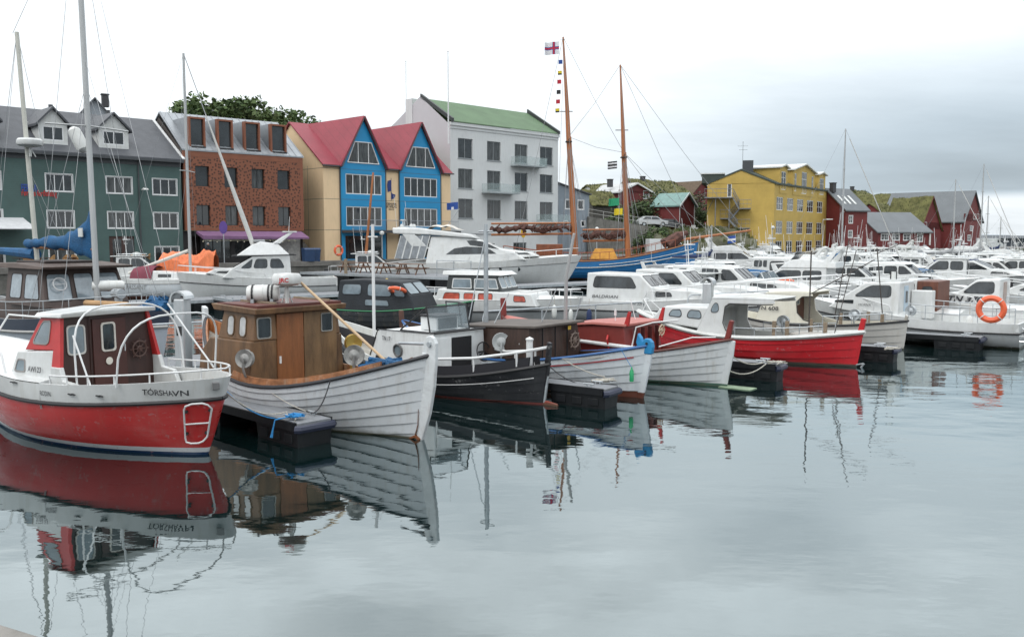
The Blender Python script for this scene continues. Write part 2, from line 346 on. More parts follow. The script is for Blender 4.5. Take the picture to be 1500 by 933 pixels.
class Hull:
    """x from stern (0) to bow (L), y to port, z above the waterline"""
    def __init__(h, L, B, za, zm, zf, tm=.5, pa=2.2, qa=.8, pf=2.0, qf=.85, tr=0.0, ra=.3, rf=.5, keel=.45, N=30, full=2.6, endv=.9, tl=.45):
        h.__dict__.update(locals()); del h.__dict__['h']
    def b(h, t):
        t = min(1, max(0, t))
        if t < h.tm: return h.B/2*(h.tr+(1-h.tr)*max(0, 1-((h.tm-t)/h.tm)**h.pa)**h.qa)
        return h.B/2*max(0, 1-((t-h.tm)/(1-h.tm))**h.pf)**h.qf
    def sh(h, t):
        if t < h.tl: return h.zm+(h.za-h.zm)*((h.tl-t)/h.tl)**2
        return h.zm+(h.zf-h.zm)*((t-h.tl)/(1-h.tl))**2
    def sec(h, t, s):
        e = ((h.tm-t)/h.tm)**2*(1-h.tr) if t < h.tm else ((t-h.tm)/(1-h.tm))**2
        return lerp((1-(1-s)**h.full)**.7, s**h.endv, e)
    def pt(h, t, s, side=1, out=0.0):
        zk = -h.keel; zt = h.sh(t); z = lerp(zk, zt, s)
        uf = max(0, (t-h.tm)/(1-h.tm)); ua = max(0, (h.tm-t)/h.tm)
        x = h.L*t + uf**4*h.rf*(s**.75) - ua**4*h.ra*(s**.8)
        b = h.b(t); y = b*h.sec(t, s)
        if out: y += out*min(1, b/.25)
        return Vector((x, side*y, z))
    def y_at(h, x, z):
        t = x/h.L
        for _ in range(3):
            s = min(1, max(0, (z+h.keel)/(h.sh(t)+h.keel))); t += (x-h.pt(t, s).x)/h.L; t = min(1, max(0, t))
        return h.pt(t, s).y
    def side(h, p): return Vector((p.x, h.y_at(p.x, p.z), p.z))       # for lettering on the port side
    def edge(h, t, side=1, dz=0.0, inset=0.0):
        p = h.pt(t, 1, side); y = max(0, abs(p.y)-inset); return Vector((p.x, side*y, p.z+dz))
    def build(h, root, hm, strakes=0, seam=None, dm=None, inner=None, bul=.35, rail=None, railr=.035, cap=None, thick=.05, name='hull'):
        N = h.N; rows = []
        if strakes:
            rows.append((0, 0))
            for k in range(strakes+1):
                sk = .12+.88*k/strakes if False else (k/strakes)
                if 0 < k: rows.append((sk, 0))
                if k < strakes: rows.append((sk, .024))
            rows = rows[1:]
        else: rows = [((k/12)**1.0, 0) for k in range(13)]
        m = MB()
        for side in (1, -1):
            vs = []
            for i in range(N+1):
                t = i/N; t = .5-.5*math.cos(PI*t) if True else t
                vs += [h.pt(t, s, side, o) for s, o in rows]
            K = len(rows)
            for j in range(K-1):
                step = strakes and rows[j][0] == rows[j+1][0]
                fs = [(i*K+j, (i+1)*K+j, (i+1)*K+j+1, i*K+j+1) for i in range(N)]
                m.add(vs, [], 0) if False else None
                base = len(m.v)
                if j == 0: m.v += [tuple(v) for v in vs]; b0 = base
                m.f += [tuple(q+b0 for q in f) for f in fs]; m.m += [1 if step else 0]*len(fs)
        if h.tr > 0:
            a = [h.pt(0, s, 1) for s, o in rows]; b = [h.pt(0, s, -1) for s, o in rows]; k = len(a)
            m.add(a+b, [(i, i+1, k+i+1, k+i) for i in range(k-1)], 0)
        ob = m.build(name, [hm, seam or BLACK], root, smooth=True, angle=30)
        # deck and inner side of the bulwark
        d = MB(); Nn = 24
        for side in (1, -1):
            A = []; 
            for i in range(Nn+1):
                t = .5-.5*math.cos(PI*i/Nn); e = h.edge(t, side); i1 = h.edge(t, side, 0, thick)
                zd = e.z-bul; q = h.pt(t, (zd+h.keel)/(e.z+h.keel)); i2 = Vector((q.x, side*max(0, min(abs(i1.y), q.y-.04)), zd)); c = Vector((q.x, 0, zd+.03))
                A += [e, i1, i2, c]
            d.add(A, [(i*4+j, i*4+4+j, i*4+5+j, i*4+1+j) for i in range(Nn) for j in (0, 1)], 0)
            d.add(A, [(i*4+2, i*4+6, i*4+7, i*4+3) for i in range(Nn)], 1)
        if h.tr > 0 and bul > .05:
            e1, e2 = h.edge(0, 1), h.edge(0, -1); x0 = e1.x
            d.box(x0+.002, x0+thick, e2.y+.01, e1.y-.01, e1.z-bul, e1.z-.003, 0)
        d.build('deck', [inner or dm or WHITE, dm or WHITE], root)
        if rail:
            r = MB(); ts = [.5-.5*math.cos(PI*i/28) for i in range(29)]
            for side in (1, -1): r.tube([h.edge(t, side, -railr*.3, -.01) for t in ts], railr, 6)
            r.build('rubbing_strake', rail, root, smooth=True)
        return ob
class House:
    """side outline in x-z (anti-clockwise seen from port... any order), half width wb at z0, wt at z1"""
    def __init__(h, prof, z0, z1, wb, wt): h.p = prof; h.z0 = z0; h.z1 = z1; h.wb = wb; h.wt = wt
    def w(h, z): return lerp(h.wb, h.wt, (z-h.z0)/(h.z1-h.z0))
    def P(h, x, z, side=1, off=0.0): return Vector((x, side*(h.w(z)+off), z))
    def add(h, m, mi=0, faces=None, open_=()):
        k = len(h.p); a = [h.P(x, z, 1) for x, z in h.p]; b = [h.P(x, z, -1) for x, z in h.p]
        m.add(a+b, [tuple(range(k)), tuple(range(k, 2*k))[::-1]]+[(i, (i+1) % k, k+(i+1) % k, k+i) for i in range(k) if i not in open_], mi)
    def swin(h, mf, mg, poly, side=1, fw=.035, proud=.015, rnd=.2, fi=0, gi=0):
        """side window: quad (x,z) given from aft-bottom, fore-bottom, fore-top, aft-top"""
        q = [h.P(x, z, side) for x, z in poly]
        if side == 1: q = [q[1], q[0], q[3], q[2]]
        window(mf, mg, q, fw, rnd, proud, mi=fi, gi=gi)
    def fwin(h, mf, mg, i, u0, u1, v0, v1, fw=.035, proud=.015, rnd=.12, fi=0, gi=0, bow=True):
        """window on the cross face between outline points i and i+1; u across (0 starboard, 1 port), v from point i to i+1"""
        k = len(h.p); (xa, za), (xb, zb) = h.p[i], h.p[(i+1) % k]
        def Q(u, v):
            x = lerp(xa, xb, v); z = lerp(za, zb, v); return Vector((x, lerp(-h.w(z), h.w(z), u), z))
        q = [Q(u0, v0), Q(u1, v0), Q(u1, v1), Q(u0, v1)]
        n = (q[1]-q[0]).cross(q[3]-q[0]); 
        if (n.x > 0) != bow: q = [q[1], q[0], q[3], q[2]]
        window(mf, mg, q, fw, rnd, proud, mi=fi, gi=gi)
def railing(parent, pts, posts, m, r=.016, name='railing', mid=None):
    """pts: top rail path; posts: [(top, foot)]"""
    b = MB(); b.tube(pts, r, 6)
    for a, c in posts: b.tube([a, c], r*.85, 5)
    if mid: b.tube(mid, r*.7, 5)
    return b.build(name, m, parent, smooth=True)
def deck_rail(root, h, t0, t1, height, m, n=6, r=.016, inset=.06, sides=(1, -1), join=False, mid=False, name='railing', dz=0):
    b = MB(); allp = []
    for s in sides:
        ts = [lerp(t0, t1, i/(4*n)) for i in range(4*n+1)]; P = [h.edge(t, s, height+dz, inset) for t in ts]; b.tube(P, r, 6); allp.append(P)
        if mid: b.tube([h.edge(t, s, height*.5+dz, inset) for t in ts], r*.7, 5)
        for i in range(n+1):
            t = lerp(t0, t1, i/n); b.tube([h.edge(t, s, height+dz, inset), h.edge(t, s, dz-.02, inset)], r*.85, 5)
    if join: b.tube([allp[0][-1], allp[1][-1]] if t1 > t0 else [allp[0][-1], allp[1][-1]], r, 6)
    return b.build(name, m, root, smooth=True)
def ship_wheel(parent, c, r, axis, m, spokes=8):
    b = MB(); c = Vector(c); ax = Vector(axis).normalized(); q = Vector((0, 0, 1)).rotation_difference(ax)
    b.torus(c, r*.72, r*.09, ax, 20, 6); b.torus(c, r*.22, r*.1, ax, 12, 6)
    for i in range(spokes):
        a = 2*PI*i/spokes; d = q @ Vector((math.cos(a), math.sin(a), 0)); b.tube([c+d*r*.1, c+d*r*.7, c+d*r*.86, c+d*r], [r*.05, r*.05, r*.075, r*.04], 5)
    b.tube([c-ax*.09, c+ax*.03], r*.16, 8)
    return b.build('steering_wheel', m, parent, smooth=True)
def line_reel(parent, c, axis, r=.22, m=None, name='line_hauler', arm=True):
    """pot hauler: two dished discs on an arm"""
    b = MB(); ax = Vector(axis).normalized(); c = Vector(c)
    b.lathe([(.02, -.02), (r*.55, -.02), (r, -.06), (r, -.045), (r*.6, .0), (r*.6, .02), (r, .05), (r, .065), (r*.55, .03), (r*.3, .06), (.0, .07)], c, 20, ax)
    if arm: b.tube([c+ax*.1, c+ax*.1-Vector((0, 0, r*1.2)), c-Vector((0, 0, r*2.0))], .03, 6)
    return b.build(name, m or GALV, parent, smooth=True)
def mast_rig(root, base, top, r0, r1, m, stays=(), spreaders=(), name='mast'):
    b = MB(); b.tube([base, lerp(Vector(base), Vector(top), .6), top], [r0, r0*.9, r1], 10); o = b.build(name, m, root, smooth=True)
    if spreaders:
        s = MB()
        for f, wd in spreaders:
            p = lerp(Vector(base), Vector(top), f); s.tube([p+Vector((0, -wd, -.05)), p, p+Vector((0, wd, -.05))], .03, 5)
        s.build('spreaders', m, root)
    if stays:
        s = MB()
        for a, c in stays: s.tube([a, c], .008, 4)
        s.build('rigging', LINE, root)
    return o
BERTH = math.atan2(.66, -.75)
# ------------------------------------------------------------------ water
def water_mat():
    m = bpy.data.materials.new('harbour_water'); m.use_nodes = True; t = m.node_tree; t.nodes.clear(); n = t.nodes.new; l = t.links.new
    o = n('ShaderNodeOutputMaterial'); mx = n('ShaderNodeMixShader'); df = n('ShaderNodeBsdfDiffuse'); gl = n('ShaderNodeBsdfGlossy')
    df.inputs[0].default_value = (.003, .010, .010, 1); gl.inputs['Roughness'].default_value = .012; gl.inputs[0].default_value = (.86, .95, .97, 1)
    tcn = n('ShaderNodeTexCoord')
    def ns(scale, st, det, w=0):
        mp = n('ShaderNodeMapping'); mp.inputs['Scale'].default_value = st; mp.inputs['Rotation'].default_value = (0, 0, w); l(tcn.outputs['Object'], mp.inputs[0])
        q = n('ShaderNodeTexNoise'); q.inputs['Scale'].default_value = scale; q.inputs['Detail'].default_value = det; q.inputs['Roughness'].default_value = .5; l(mp.outputs[0], q.inputs[0]); return q.outputs[0]
    def mm(op, a, b):
        q = n('ShaderNodeMath'); q.operation = op
        for i, v in enumerate((a, b)):
            if isinstance(v, (int, float)): q.inputs[i].default_value = v
            else: l(v, q.inputs[i])
        return q.outputs[0]
    patch = n('ShaderNodeMapRange'); l(ns(.09, (.4, 1, 1), 4, .3), patch.inputs[0]); patch.inputs[1].default_value = .40; patch.inputs[2].default_value = .62; patch.inputs[3].default_value = .35; patch.inputs[4].default_value = 1
    # distant harbour water is a little more ruffled than the sheltered corner by the quay
    sp = n('ShaderNodeSeparateXYZ'); l(tcn.outputs['Object'], sp.inputs[0])
    far = n('ShaderNodeMapRange'); l(mm('ADD', sp.outputs[1], sp.outputs[0]), far.inputs[0]); far.inputs[1].default_value = 14; far.inputs[2].default_value = 48; far.inputs[3].default_value = .5; far.inputs[4].default_value = 2.1
    h = mm('ADD', mm('MULTIPLY', ns(.55, (.8, 1.3, 1), 2), 1.0), mm('MULTIPLY', ns(2.2, (.7, 1.4, 1), 2, .4), .20))
    h = mm('ADD', h, mm('MULTIPLY', ns(7.0, (.7, 1.2, 1), 3, -.3), .045))
    bp = n('ShaderNodeBump'); bp.inputs['Distance'].default_value = .030; l(mm('MULTIPLY', patch.outputs[0], far.outputs[0]), bp.inputs['Strength']); l(h, bp.inputs['Height'])
    lw = n('ShaderNodeLayerWeight'); lw.inputs[0].default_value = .5; l(bp.outputs[0], lw.inputs[1]); l(bp.outputs[0], gl.inputs['Normal'])
    cr = n('ShaderNodeValToRGB'); e = cr.color_ramp.elements; e[0].position = 0; e[0].color = (.05,)*3+(1,); e[1].position = 1; e[1].color = (.95,)*3+(1,)
    for p_, v in ((.45, .18), (.62, .33), (.76, .46), (.9, .69)):
        q = cr.color_ramp.elements.new(p_); q.color = (v, v, v, 1)
    l(lw.outputs['Facing'], cr.inputs[0]); l(cr.outputs[0], mx.inputs[0]); l(df.outputs[0], mx.inputs[1]); l(gl.outputs[0], mx.inputs[2]); l(mx.outputs[0], o.inputs[0]); return m
b = MB(); b.add([(-3000, -300, 0), (3000, -300, 0), (3000, 6000, 0), (-3000, 6000, 0)], [(0, 1, 2, 3)]); tag(b.build('water', water_mat()), kind='structure')
# the quay stone under the photographer, one corner in view
CONC = mat('concrete', (.20, .19, .175), .9, var=.3, scale=1.2, bump=.35, bscale=18, grime=((.12, .11, .09), .5))
b = MB(); P0 = loc(-60, 903, 1.9); P1 = loc(62, 941, 1.9)
dirq = (P1-P0).normalized(); nn = Vector((dirq.y, -dirq.x, 0))
A = P0-dirq*6; B_ = P1+dirq*9
def slab(m, poly, z0, z1, mi=0):
    k = len(poly); m.add([(p[0], p[1], z0) for p in poly]+[(p[0], p[1], z1) for p in poly], [tuple(range(k))[::-1], tuple(range(k, 2*k))]+[(i, (i+1) % k, k+(i+1) % k, k+i) for i in range(k)], mi)
slab(b, [A, B_, B_+nn*8, A+nn*8], -2, 1.86); slab(b, [A-nn*.05, B_-nn*.05, B_+nn*.45, A+nn*.45], 1.862, 1.9)
tag(b.build('near_quay', CONC, bevel=.02), kind='structure')
# ------------------------------------------------------------------ land: quay apron, hill, breakwater
QZ = 1.7
ASPH = mat('quay_paving', (.16, .155, .15), .9, var=.2, scale=.6, bump=.2)
STONE = mat('quay_wall_stone', (.17, .165, .15), .9, var=.45, scale=.7, bump=.6, grime=((.05, .055, .04), .7))
edge = [(-75, 24), (-36, 62), (-19, 78.5), (-6, 91), (6, 99.5), (16, 106), (27, 112), (50, 128), (70, 150), (95, 170)]
b = MB()
poly = [(x, y) for x, y in edge]+[(120, 200), (120, 420), (-300, 420), (-300, 24)]
b.add([(x, y, QZ) for x, y in poly], [tuple(range(len(poly)))]); tag(b.build('quay_apron', ASPH), kind='structure')
b = MB()
for (x0, y0), (x1, y1) in zip(edge, edge[1:]): b.add([(x0, y0, -2), (x1, y1, -2), (x1, y1, QZ-.3), (x0, y0, QZ-.3)], [(0, 1, 2, 3)])
tag(b.build('quay_wall', STONE), kind='structure')
b = MB()
for (x0, y0), (x1, y1) in zip(edge, edge[1:]):
    d = Vector((x1-x0, y1-y0, 0)).normalized(); q = Vector((-d.y, d.x, 0)); o = -q*.12; a_ = Vector((x0, y0, 0)); c_ = Vector((x1, y1, 0))
    slab(b, [a_+o, c_+o, c_+q*.5, a_+q*.5], QZ-.3, QZ+.12)
tag(b.build('quay_kerb', CONC), kind='structure')
GRASS = mat('rough_grass', (.055, .075, .022), .95, var=.55, scale=.35, bump=.6, bscale=3, grime=((.13, .10, .05), .5))
ROCK = mat('rock_and_grass_bank', (.085, .085, .055), .95, var=.6, scale=.45, bump=1.0, bscale=2.2, grime=((.05, .07, .02), .6))
def terrain(name, m, x0, x1, y0, y1, f, nx=60, ny=40):
    b = MB(); V = []
    for j in range(ny+1):
        for i in range(nx+1):
            x = lerp(x0, x1, i/nx); y = lerp(y0, y1, j/ny); V.append((x, y, f(x, y)))
    b.add(V, [(j*(nx+1)+i, j*(nx+1)+i+1, (j+1)*(nx+1)+i+1, (j+1)*(nx+1)+i) for j in range(ny) for i in range(nx)]); return b.build(name, m, smooth=True)
def hill(x, y):
    # rises inland behind the waterfront, with a flat road terrace at about z 5.5
    u = (y-(118+.15*(x-8)))
    z = 1.0
    if u > 0: z = 1.2+min(u, 14)/14*4.2
    if u > 24: z += (u-24)*.16
    z += noise.noise(Vector((x*.16, y*.16, 0)))*(.9 if 1 < u < 13 else .35)+noise.noise(Vector((x*.6, y*.6, 3)))*(.35 if 1 < u < 13 else .05)
    k = min(1, max(0, (y*.225+3-x)/8)); k = k*k*(3-2*k)
    return lerp(1.0, min(z, 14), k)
tag(terrain('hillside', GRASS, -60, 130, 112, 330, hill, 95, 110), kind='structure')
b = MB(); slab(b, [(68, 260), (200, 215), (260, 240), (140, 300)], -1, 3.2); tag(b.build('breakwater', mat('breakwater_rock', (.05, .055, .06), .95, var=.5, bump=.8)), kind='structure')
# ------------------------------------------------------------------ pontoons
FLOAT = mat('black_float', (.008, .009, .011), .5, var=.35, scale=2, grime=((.04, .04, .038), .35), spec=.3)
PDECK = mat('pontoon_deck', (.19, .20, .215), .75, var=.2, scale=2, bump=.2, stretch=(1, 5, 1), grime=((.14, .14, .12), .5))
BD = Vector((.78, -.63, 0)).normalized()           # from pontoon towards the open water
def pontoon(name, a, b_, width, z, label, group=None, floats=2.4, fdepth=.42, cat='pontoon', fine=False):
    a = Vector(a).to_3d(); b_ = Vector(b_).to_3d(); a.z = b_.z = 0; L = (b_-a).length; rz = math.atan2((b_-a).y, (b_-a).x)
    e = empty(name, a, rz, label, cat, group)
    m = MB(); m.box(0, L, -width/2, width/2, z-.10, z); m.build('deck', PDECK, e, bevel=.01)
    m = MB(); 
    for s in (-1, 1): m.box(0, L-.05, s*width/2-.03+s*.03, s*width/2+.03+s*.03, z-.16, z+.006)
    m.build('side_beam', FLOAT if fine else GALV, e)
    nf = max(2, int(L/floats)); step = (L-1.5)/(nf-1)
    for i in range(nf):
        x0 = L-1.5-i*step; m = MB(); w2 = width/2+.02
        m.hexa([(x0+.04, -w2+.05, -.3), (x0+1.46, -w2+.05, -.3), (x0+1.46, w2-.05, -.3), (x0+.04, w2-.05, -.3)], [(x0, -w2, z-.165), (x0+1.5, -w2, z-.165), (x0+1.5, w2, z-.165), (x0, w2, z-.165)])
        for k in range(3):
            m.box(x0+.15+k*.45, x0+.42+k*.45, -w2-.012, -w2+.02, z-.42, z-.24); m.box(x0+.15+k*.45, x0+.42+k*.45, w2-.02, w2+.012, z-.42, z-.24)
        m.build('float', FLOAT, e, bevel=.03)
    m = MB(); m.tube([(L-.02, -width/2-.05, z-.12), (L+.04, -width/2, z-.12), (L+.04, width/2, z-.12), (L-.02, width/2+.05, z-.12)], .08, 8); m.build('end_fender', mat('fender_rubber', (.02, .025, .05), .5, var=.2), e, smooth=True)
    m = MB()
    for x in (L-.5, L*.5):
        for s in (-1, 1):
            y = s*(width/2-.1); m.tube([(x-.14, y, z+.07), (x+.14, y, z+.07)], .02, 6); m.tube([(x-.06, y, z), (x-.06, y, z+.07)], .02, 6); m.tube([(x+.06, y, z), (x+.06, y, z+.07)], .02, 6)
    m.build('mooring_cleats', GALV, e, smooth=True)
    return e
GF = 'floating finger pontoons between the wooden boats'
ends = [(loc(462, 652), 7.5, 'finger pontoon with blue rope, between the red boat and the brown-cabined boat', .75, (.72, -.69)),
        (loc(896, 597), 8.0, 'finger pontoon tied with white rope between the black boat and the blue rudder head', .62, (.82, -.57)),
        (loc(1143, 557), 8.0, 'finger pontoon between the red-cabined boat and the long red boat', .62, (.84, -.55)),
        (loc(1312, 530), 8.0, 'finger pontoon ending beside the stern of the pale grey clinker boat', .62, (.82, -.57)),
        (at(1438, 31.3), 8.0, 'finger pontoon in front of the long white workboat with brown panel at far right', .9, (.82, -.57))]
for (p, L, lb, wd, dd) in ends:
    d = Vector((dd[0], dd[1], 0)).normalized(); pontoon('finger_pontoon', p-d*L, p, wd, .48, lb, GF, fine=True)
E1 = Vector((.81, .58, 0)).normalized(); N1 = Vector((-.58, .81, 0)).normalized(); O1 = Vector((2.3, 21.4, 0))
def grid(a, n, z=0): return O1+E1*a+N1*n+Vector((0, 0, z))
mp_ = pontoon('main_pontoon', grid(-24, 9.6), grid(55, 9.6), 2.2, .5, 'long grey walkway pontoon running behind the wooden boats', floats=4.2)
# pipe guard rails along the main pontoon
GR = 'grey pipe guard rails on the walkway pontoon'
def guard(a, n, L, z=.5, h=1.0, label='', grp=GR):
    p = grid(a, n, z); e = MB(); rz = math.atan2(E1.y, E1.x)
    pts = [(0, 0, 0), (0, 0, h-.2), (.06, 0, h-.06), (.2, 0, h), (L-.2, 0, h), (L-.06, 0, h-.06), (L, 0, h-.2), (L, 0, 0)]
    e.tube(pts, .028, 8)
    k = max(1, int(L/2.2))
    for i in range(1, k): e.tube([(L*i/k, 0, 0), (L*i/k, 0, h)], .024, 6)
    o = e.build('guard_rail', GALV, smooth=True); o.location = p; o.rotation_euler = (0, 0, rz); tag(o, label, 'railing', grp)
guard(-19.5, 10.5, 7.0, label='grey pipe rail at left behind the red and white boat')
guard(-9.5, 10.5, 6.8, label='grey pipe rail behind the brown plywood cabin roof')
guard(2.2, 8.7, 7.5, label='grey pipe rail running behind the dark brown and red cabins')
guard(14, 10.5, 5.5, label='grey pipe rail behind the red boat with the open wheelhouse')
# stainless power pillars with curved hoods
def power_pillar(p, rz, h, label):
    e = empty('power_pillar', p, rz, label, 'power pillar', 'stainless power pillars on the walkway pontoon')
    SS = mat('brushed_steel', (.55, .57, .58), .35, metal=.75, var=.25, scale=2, stretch=(1, 1, .3))
    m = MB(); m.box(-.17, .17, -.17, .17, 0, h-.12); m.build('column', SS, e, bevel=.05)
    m = MB(); N_ = 8
    pr = [(-.24, h-.22)]+[(-.24*math.cos(PI*i/N_)-.0, h-.12+.20*math.sin(PI*i/N_)) for i in range(N_+1)]+[(.24, h-.14), (.19, h-.14)]+[(.19*math.cos(PI*i/N_), h-.12+.16*math.sin(PI*i/N_)) for i in range(N_+1)]+[(-.19, h-.22)]
    m.prism(pr, (0, -.2, 0), (1, 0, 0), (0, 0, 1), (0, 1, 0), .4); m.build('hood', SS, e)
    m = MB(); m.box(-.175, -.172, -.1, .1, .5, .9); m.box(-.08, .08, -.178, -.172, .9, 1.15); m.build('socket_panel', BLACK, e)
power_pillar(loc(270, 540, .5), -.25, 2.0, 'stainless pillar with curved hood between the red boat and the brown-cabined boat')
power_pillar(at(1036, 32.5, .5), 2.6, 1.95, 'stainless pillar with curved hood behind the red boat with the white wheelhouse')
# second walkway with its fingers seen edge-on, farther left
pontoon('walkway_pontoon', grid(-30, 33), grid(34, 36), 2.2, .55, 'second walkway pontoon below the orange tarpaulin and the white motor cruiser', floats=3.2)
for i, (a_, lb) in enumerate(((-9.2, 'black finger float below the orange tarpaulin'), (-4.6, 'black finger float under the bow of the fly bridge cruiser'), (1.2, 'black finger float right of the brown cabin roof radar'))):
    p = grid(a_, 33); pontoon('finger_pontoon', p, p-N1*3.4, 1.1, .75, lb, 'short black finger floats of the second walkway')
# ------------------------------------------------------------------ hero boats (nearest row)
def frame_boat(name, S, d, label, cat='boat'):
    return empty(name, (S[0], S[1], 0), math.atan2(d[1], d[0]), label, cat)
def hull_split(h, root, low, high, s0, rail, railr=.035):
    """smooth hull in two paints divided by a rubbing strake at girth fraction s0"""
    rows = [s0*k/9 for k in range(10)]+[s0+(1-s0)*k/3 for k in (1, 2, 3)]; m = MB(); N = h.N; K = len(rows)
    for side in (1, -1):
        vs = []
        for i in range(N+1):
            t = .5-.5*math.cos(PI*i/N); vs += [h.pt(t, s, side) for s in rows]
        for j in range(K-1):
            pass
        o = len(m.v); m.v += [tuple(v) for v in vs]
        for i in range(N):
            for j in range(K-1): m.f.append((o+i*K+j, o+(i+1)*K+j, o+(i+1)*K+j+1, o+i*K+j+1)); m.m.append(0 if rows[j] < s0-1e-6 else 1)
    if h.tr > 0:
        a = [h.pt(0, s, 1) for s in rows]; b = [h.pt(0, s, -1) for s in rows]; k = len(a); o = len(m.v)
        m.v += [tuple(q) for q in a+b]
        for i in range(k-1): m.f.append((o+i, o+i+1, o+k+i+1, o+k+i)); m.m.append(0 if rows[i] < s0-1e-6 else 1)
    ob = m.build('hull', [low, high], root, smooth=True, angle=40)
    r = MB(); ts = [.5-.5*math.cos(PI*i/30) for i in range(31)]
    for side in (1, -1): r.tube([h.pt(t, s0, side, .012) for t in ts], railr, 6)
    if h.tr > 0: r.tube([h.pt(0, s0, 1, .012), h.pt(0, s0, -1, .012)], railr, 6)
    r.build('rubbing_strake', rail, root, smooth=True); return ob
def inner_deck(h, root, bul, dm, inner, thick=.05, t0=0, t1=1):
    d = MB(); Nn = 24
    for side in (1, -1):
        A = []
        for i in range(Nn+1):
            t = lerp(t0, t1, .5-.5*math.cos(PI*i/Nn)); e = h.edge(t, side); i1 = h.edge(t, side, 0, thick); bb = bul(t) if callable(bul) else bul
            q = h.pt(t, (e.z-bb+h.keel)/(e.z+h.keel)); i2 = Vector((q.x, side*max(0, min(abs(i1.y), q.y-.04)), e.z-bb)); A += [e, i1, i2, Vector((q.x, 0, e.z-bb+.03))]
        d.add(A, [(i*4+j, i*4+4+j, i*4+5+j, i*4+1+j) for i in range(Nn) for j in (0, 1)], 0)
        d.add(A, [(i*4+2, i*4+6, i*4+7, i*4+3) for i in range(Nn)], 1)
    if h.tr > 0:
        e1, e2 = h.edge(0, 1), h.edge(0, -1); bb = bul(0) if callable(bul) else bul; d.box(e1.x+.002, e1.x+thick, e2.y+.01, e1.y-.01, e1.z-bb, e1.z-.003, 0)
    return d.build('deck', [inner, dm], root)
def foredeck(h, root, t0, t1, m, dz=.0, camber=.08, name='foredeck', inset=.03):
    d = MB(); Nn = 14; A = []
    for i in range(Nn+1):
        t = lerp(t0, t1, i/Nn)
        for k in range(7):
            u = -1+2*k/6; e = h.edge(t, 1, dz, inset); A.append((e.x, e.y*u, e.z+camber*(1-u*u)*min(1, e.y*1.5)))
    d.add(A, [(i*7+k, i*7+7+k, i*7+8+k, i*7+1+k) for i in range(Nn) for k in range(6)])
    e = h.edge(t0, 1, dz, inset); d.add([(e.x, e.y*(-1+2*k/6), e.z+camber*(1-(-1+2*k/6)**2)*min(1, e.y*1.5)) for k in range(7)]+[(e.x, e.y, e.z-.5), (e.x, -e.y, e.z-.5)], [(0, 1, 2, 3, 4, 5, 6, 7, 8)])
    return d.build(name, m, root, smooth=True, angle=30)
def blade(root, name, pts, th, m, y=0, bevel=.02):
    b = MB(); b.prism(pts, (0, y-th/2, 0), (1, 0, 0), (0, 0, 1), (0, 1, 0), th); return b.build(name, m, root, bevel=bevel)
def rope(pts, sag=.2, m=None, r=.013, label='', n=10, cat='rope', group=None):
    P = []
    for a, c in zip(pts, pts[1:]):
        a = Vector(a); c = Vector(c)
        for i in range(n):
            t = i/n; q = a.lerp(c, t); q.z -= sag*4*t*(1-t); P.append(q)
    P.append(Vector(pts[-1])); b = MB(); o0 = P[0].copy(); b.tube([q-o0 for q in P], r, 5); o = b.build('mooring_rope', m or ROPEM, smooth=True); o.location = o0
    return tag(o, label, cat, group)
def W(root, p): return root.matrix_basis @ Vector(p)

# ---- 1 red boat with brown bulkhead
S1 = (-5.86, 16.26); rb1 = frame_boat('cabin_boat', S1, (-.87, .5), 'red and white cabin boat lettered TÓRSHAVN with brown rear bulkhead and pipe hoops')
h = Hull(6.6, 2.75, 1.48, 1.27, 1.86, tm=.47, pa=3.0, qa=.62, pf=2.3, qf=.8, ra=.80, rf=.55, keel=.5, full=2.4, endv=.75)
REDH = bands('red_hull_paint', (.50, .028, .028), [(.05, (.008, .035, .10)), (.14, (.62, .64, .66))], .32, grime=(.35, .12, .10), amt=.55, scum=False)
hull_split(h, rb1, REDH, WHITE, .80, BLACK, .04)
inner_deck(h, rb1, lambda t: .5 if t < .42 else .05, TEAK, WHITE, .09)
foredeck(h, rb1, .40, .985, WHITE, dz=.02, camber=.12, inset=.0)
LOW = House([(2.6, .85), (4.1, 1.1), (3.8, 1.78), (2.6, 1.86)], .85, 1.86, 1.15, 1.05)
m = MB(); LOW.add(m); m.build('cabin_side', WHITE, rb1, bevel=.03)
UP = House([(2.6, 1.86), (3.55, 1.82), (3.15, 2.47), (2.6, 2.49)], 1.86, 2.47, 1.05, .95)
m = MB(); UP.add(m); m.build('wheelhouse', RED, rb1, bevel=.02)
wf, wg = MB(), MB()
for s in (1, -1): UP.swin(wf, wg, [(2.80, 1.95), (3.34, 1.94), (3.06, 2.40), (2.80, 2.42)], s, .03)
for u in ((.06, .46), (.54, .94)): UP.fwin(wf, wg, 1, u[0], u[1], .12, .9, .03)
for s in (1, -1): LOW.swin(wf, wg, [(3.5, 1.38), (3.86, 1.38), (3.76, 1.64), (3.52, 1.64)], s, .03)
f = wf.build('window_frames', mat('grey_window_rubber', (.25, .24, .23), .6), rb1); wg.build('panes', GLASSL, f)
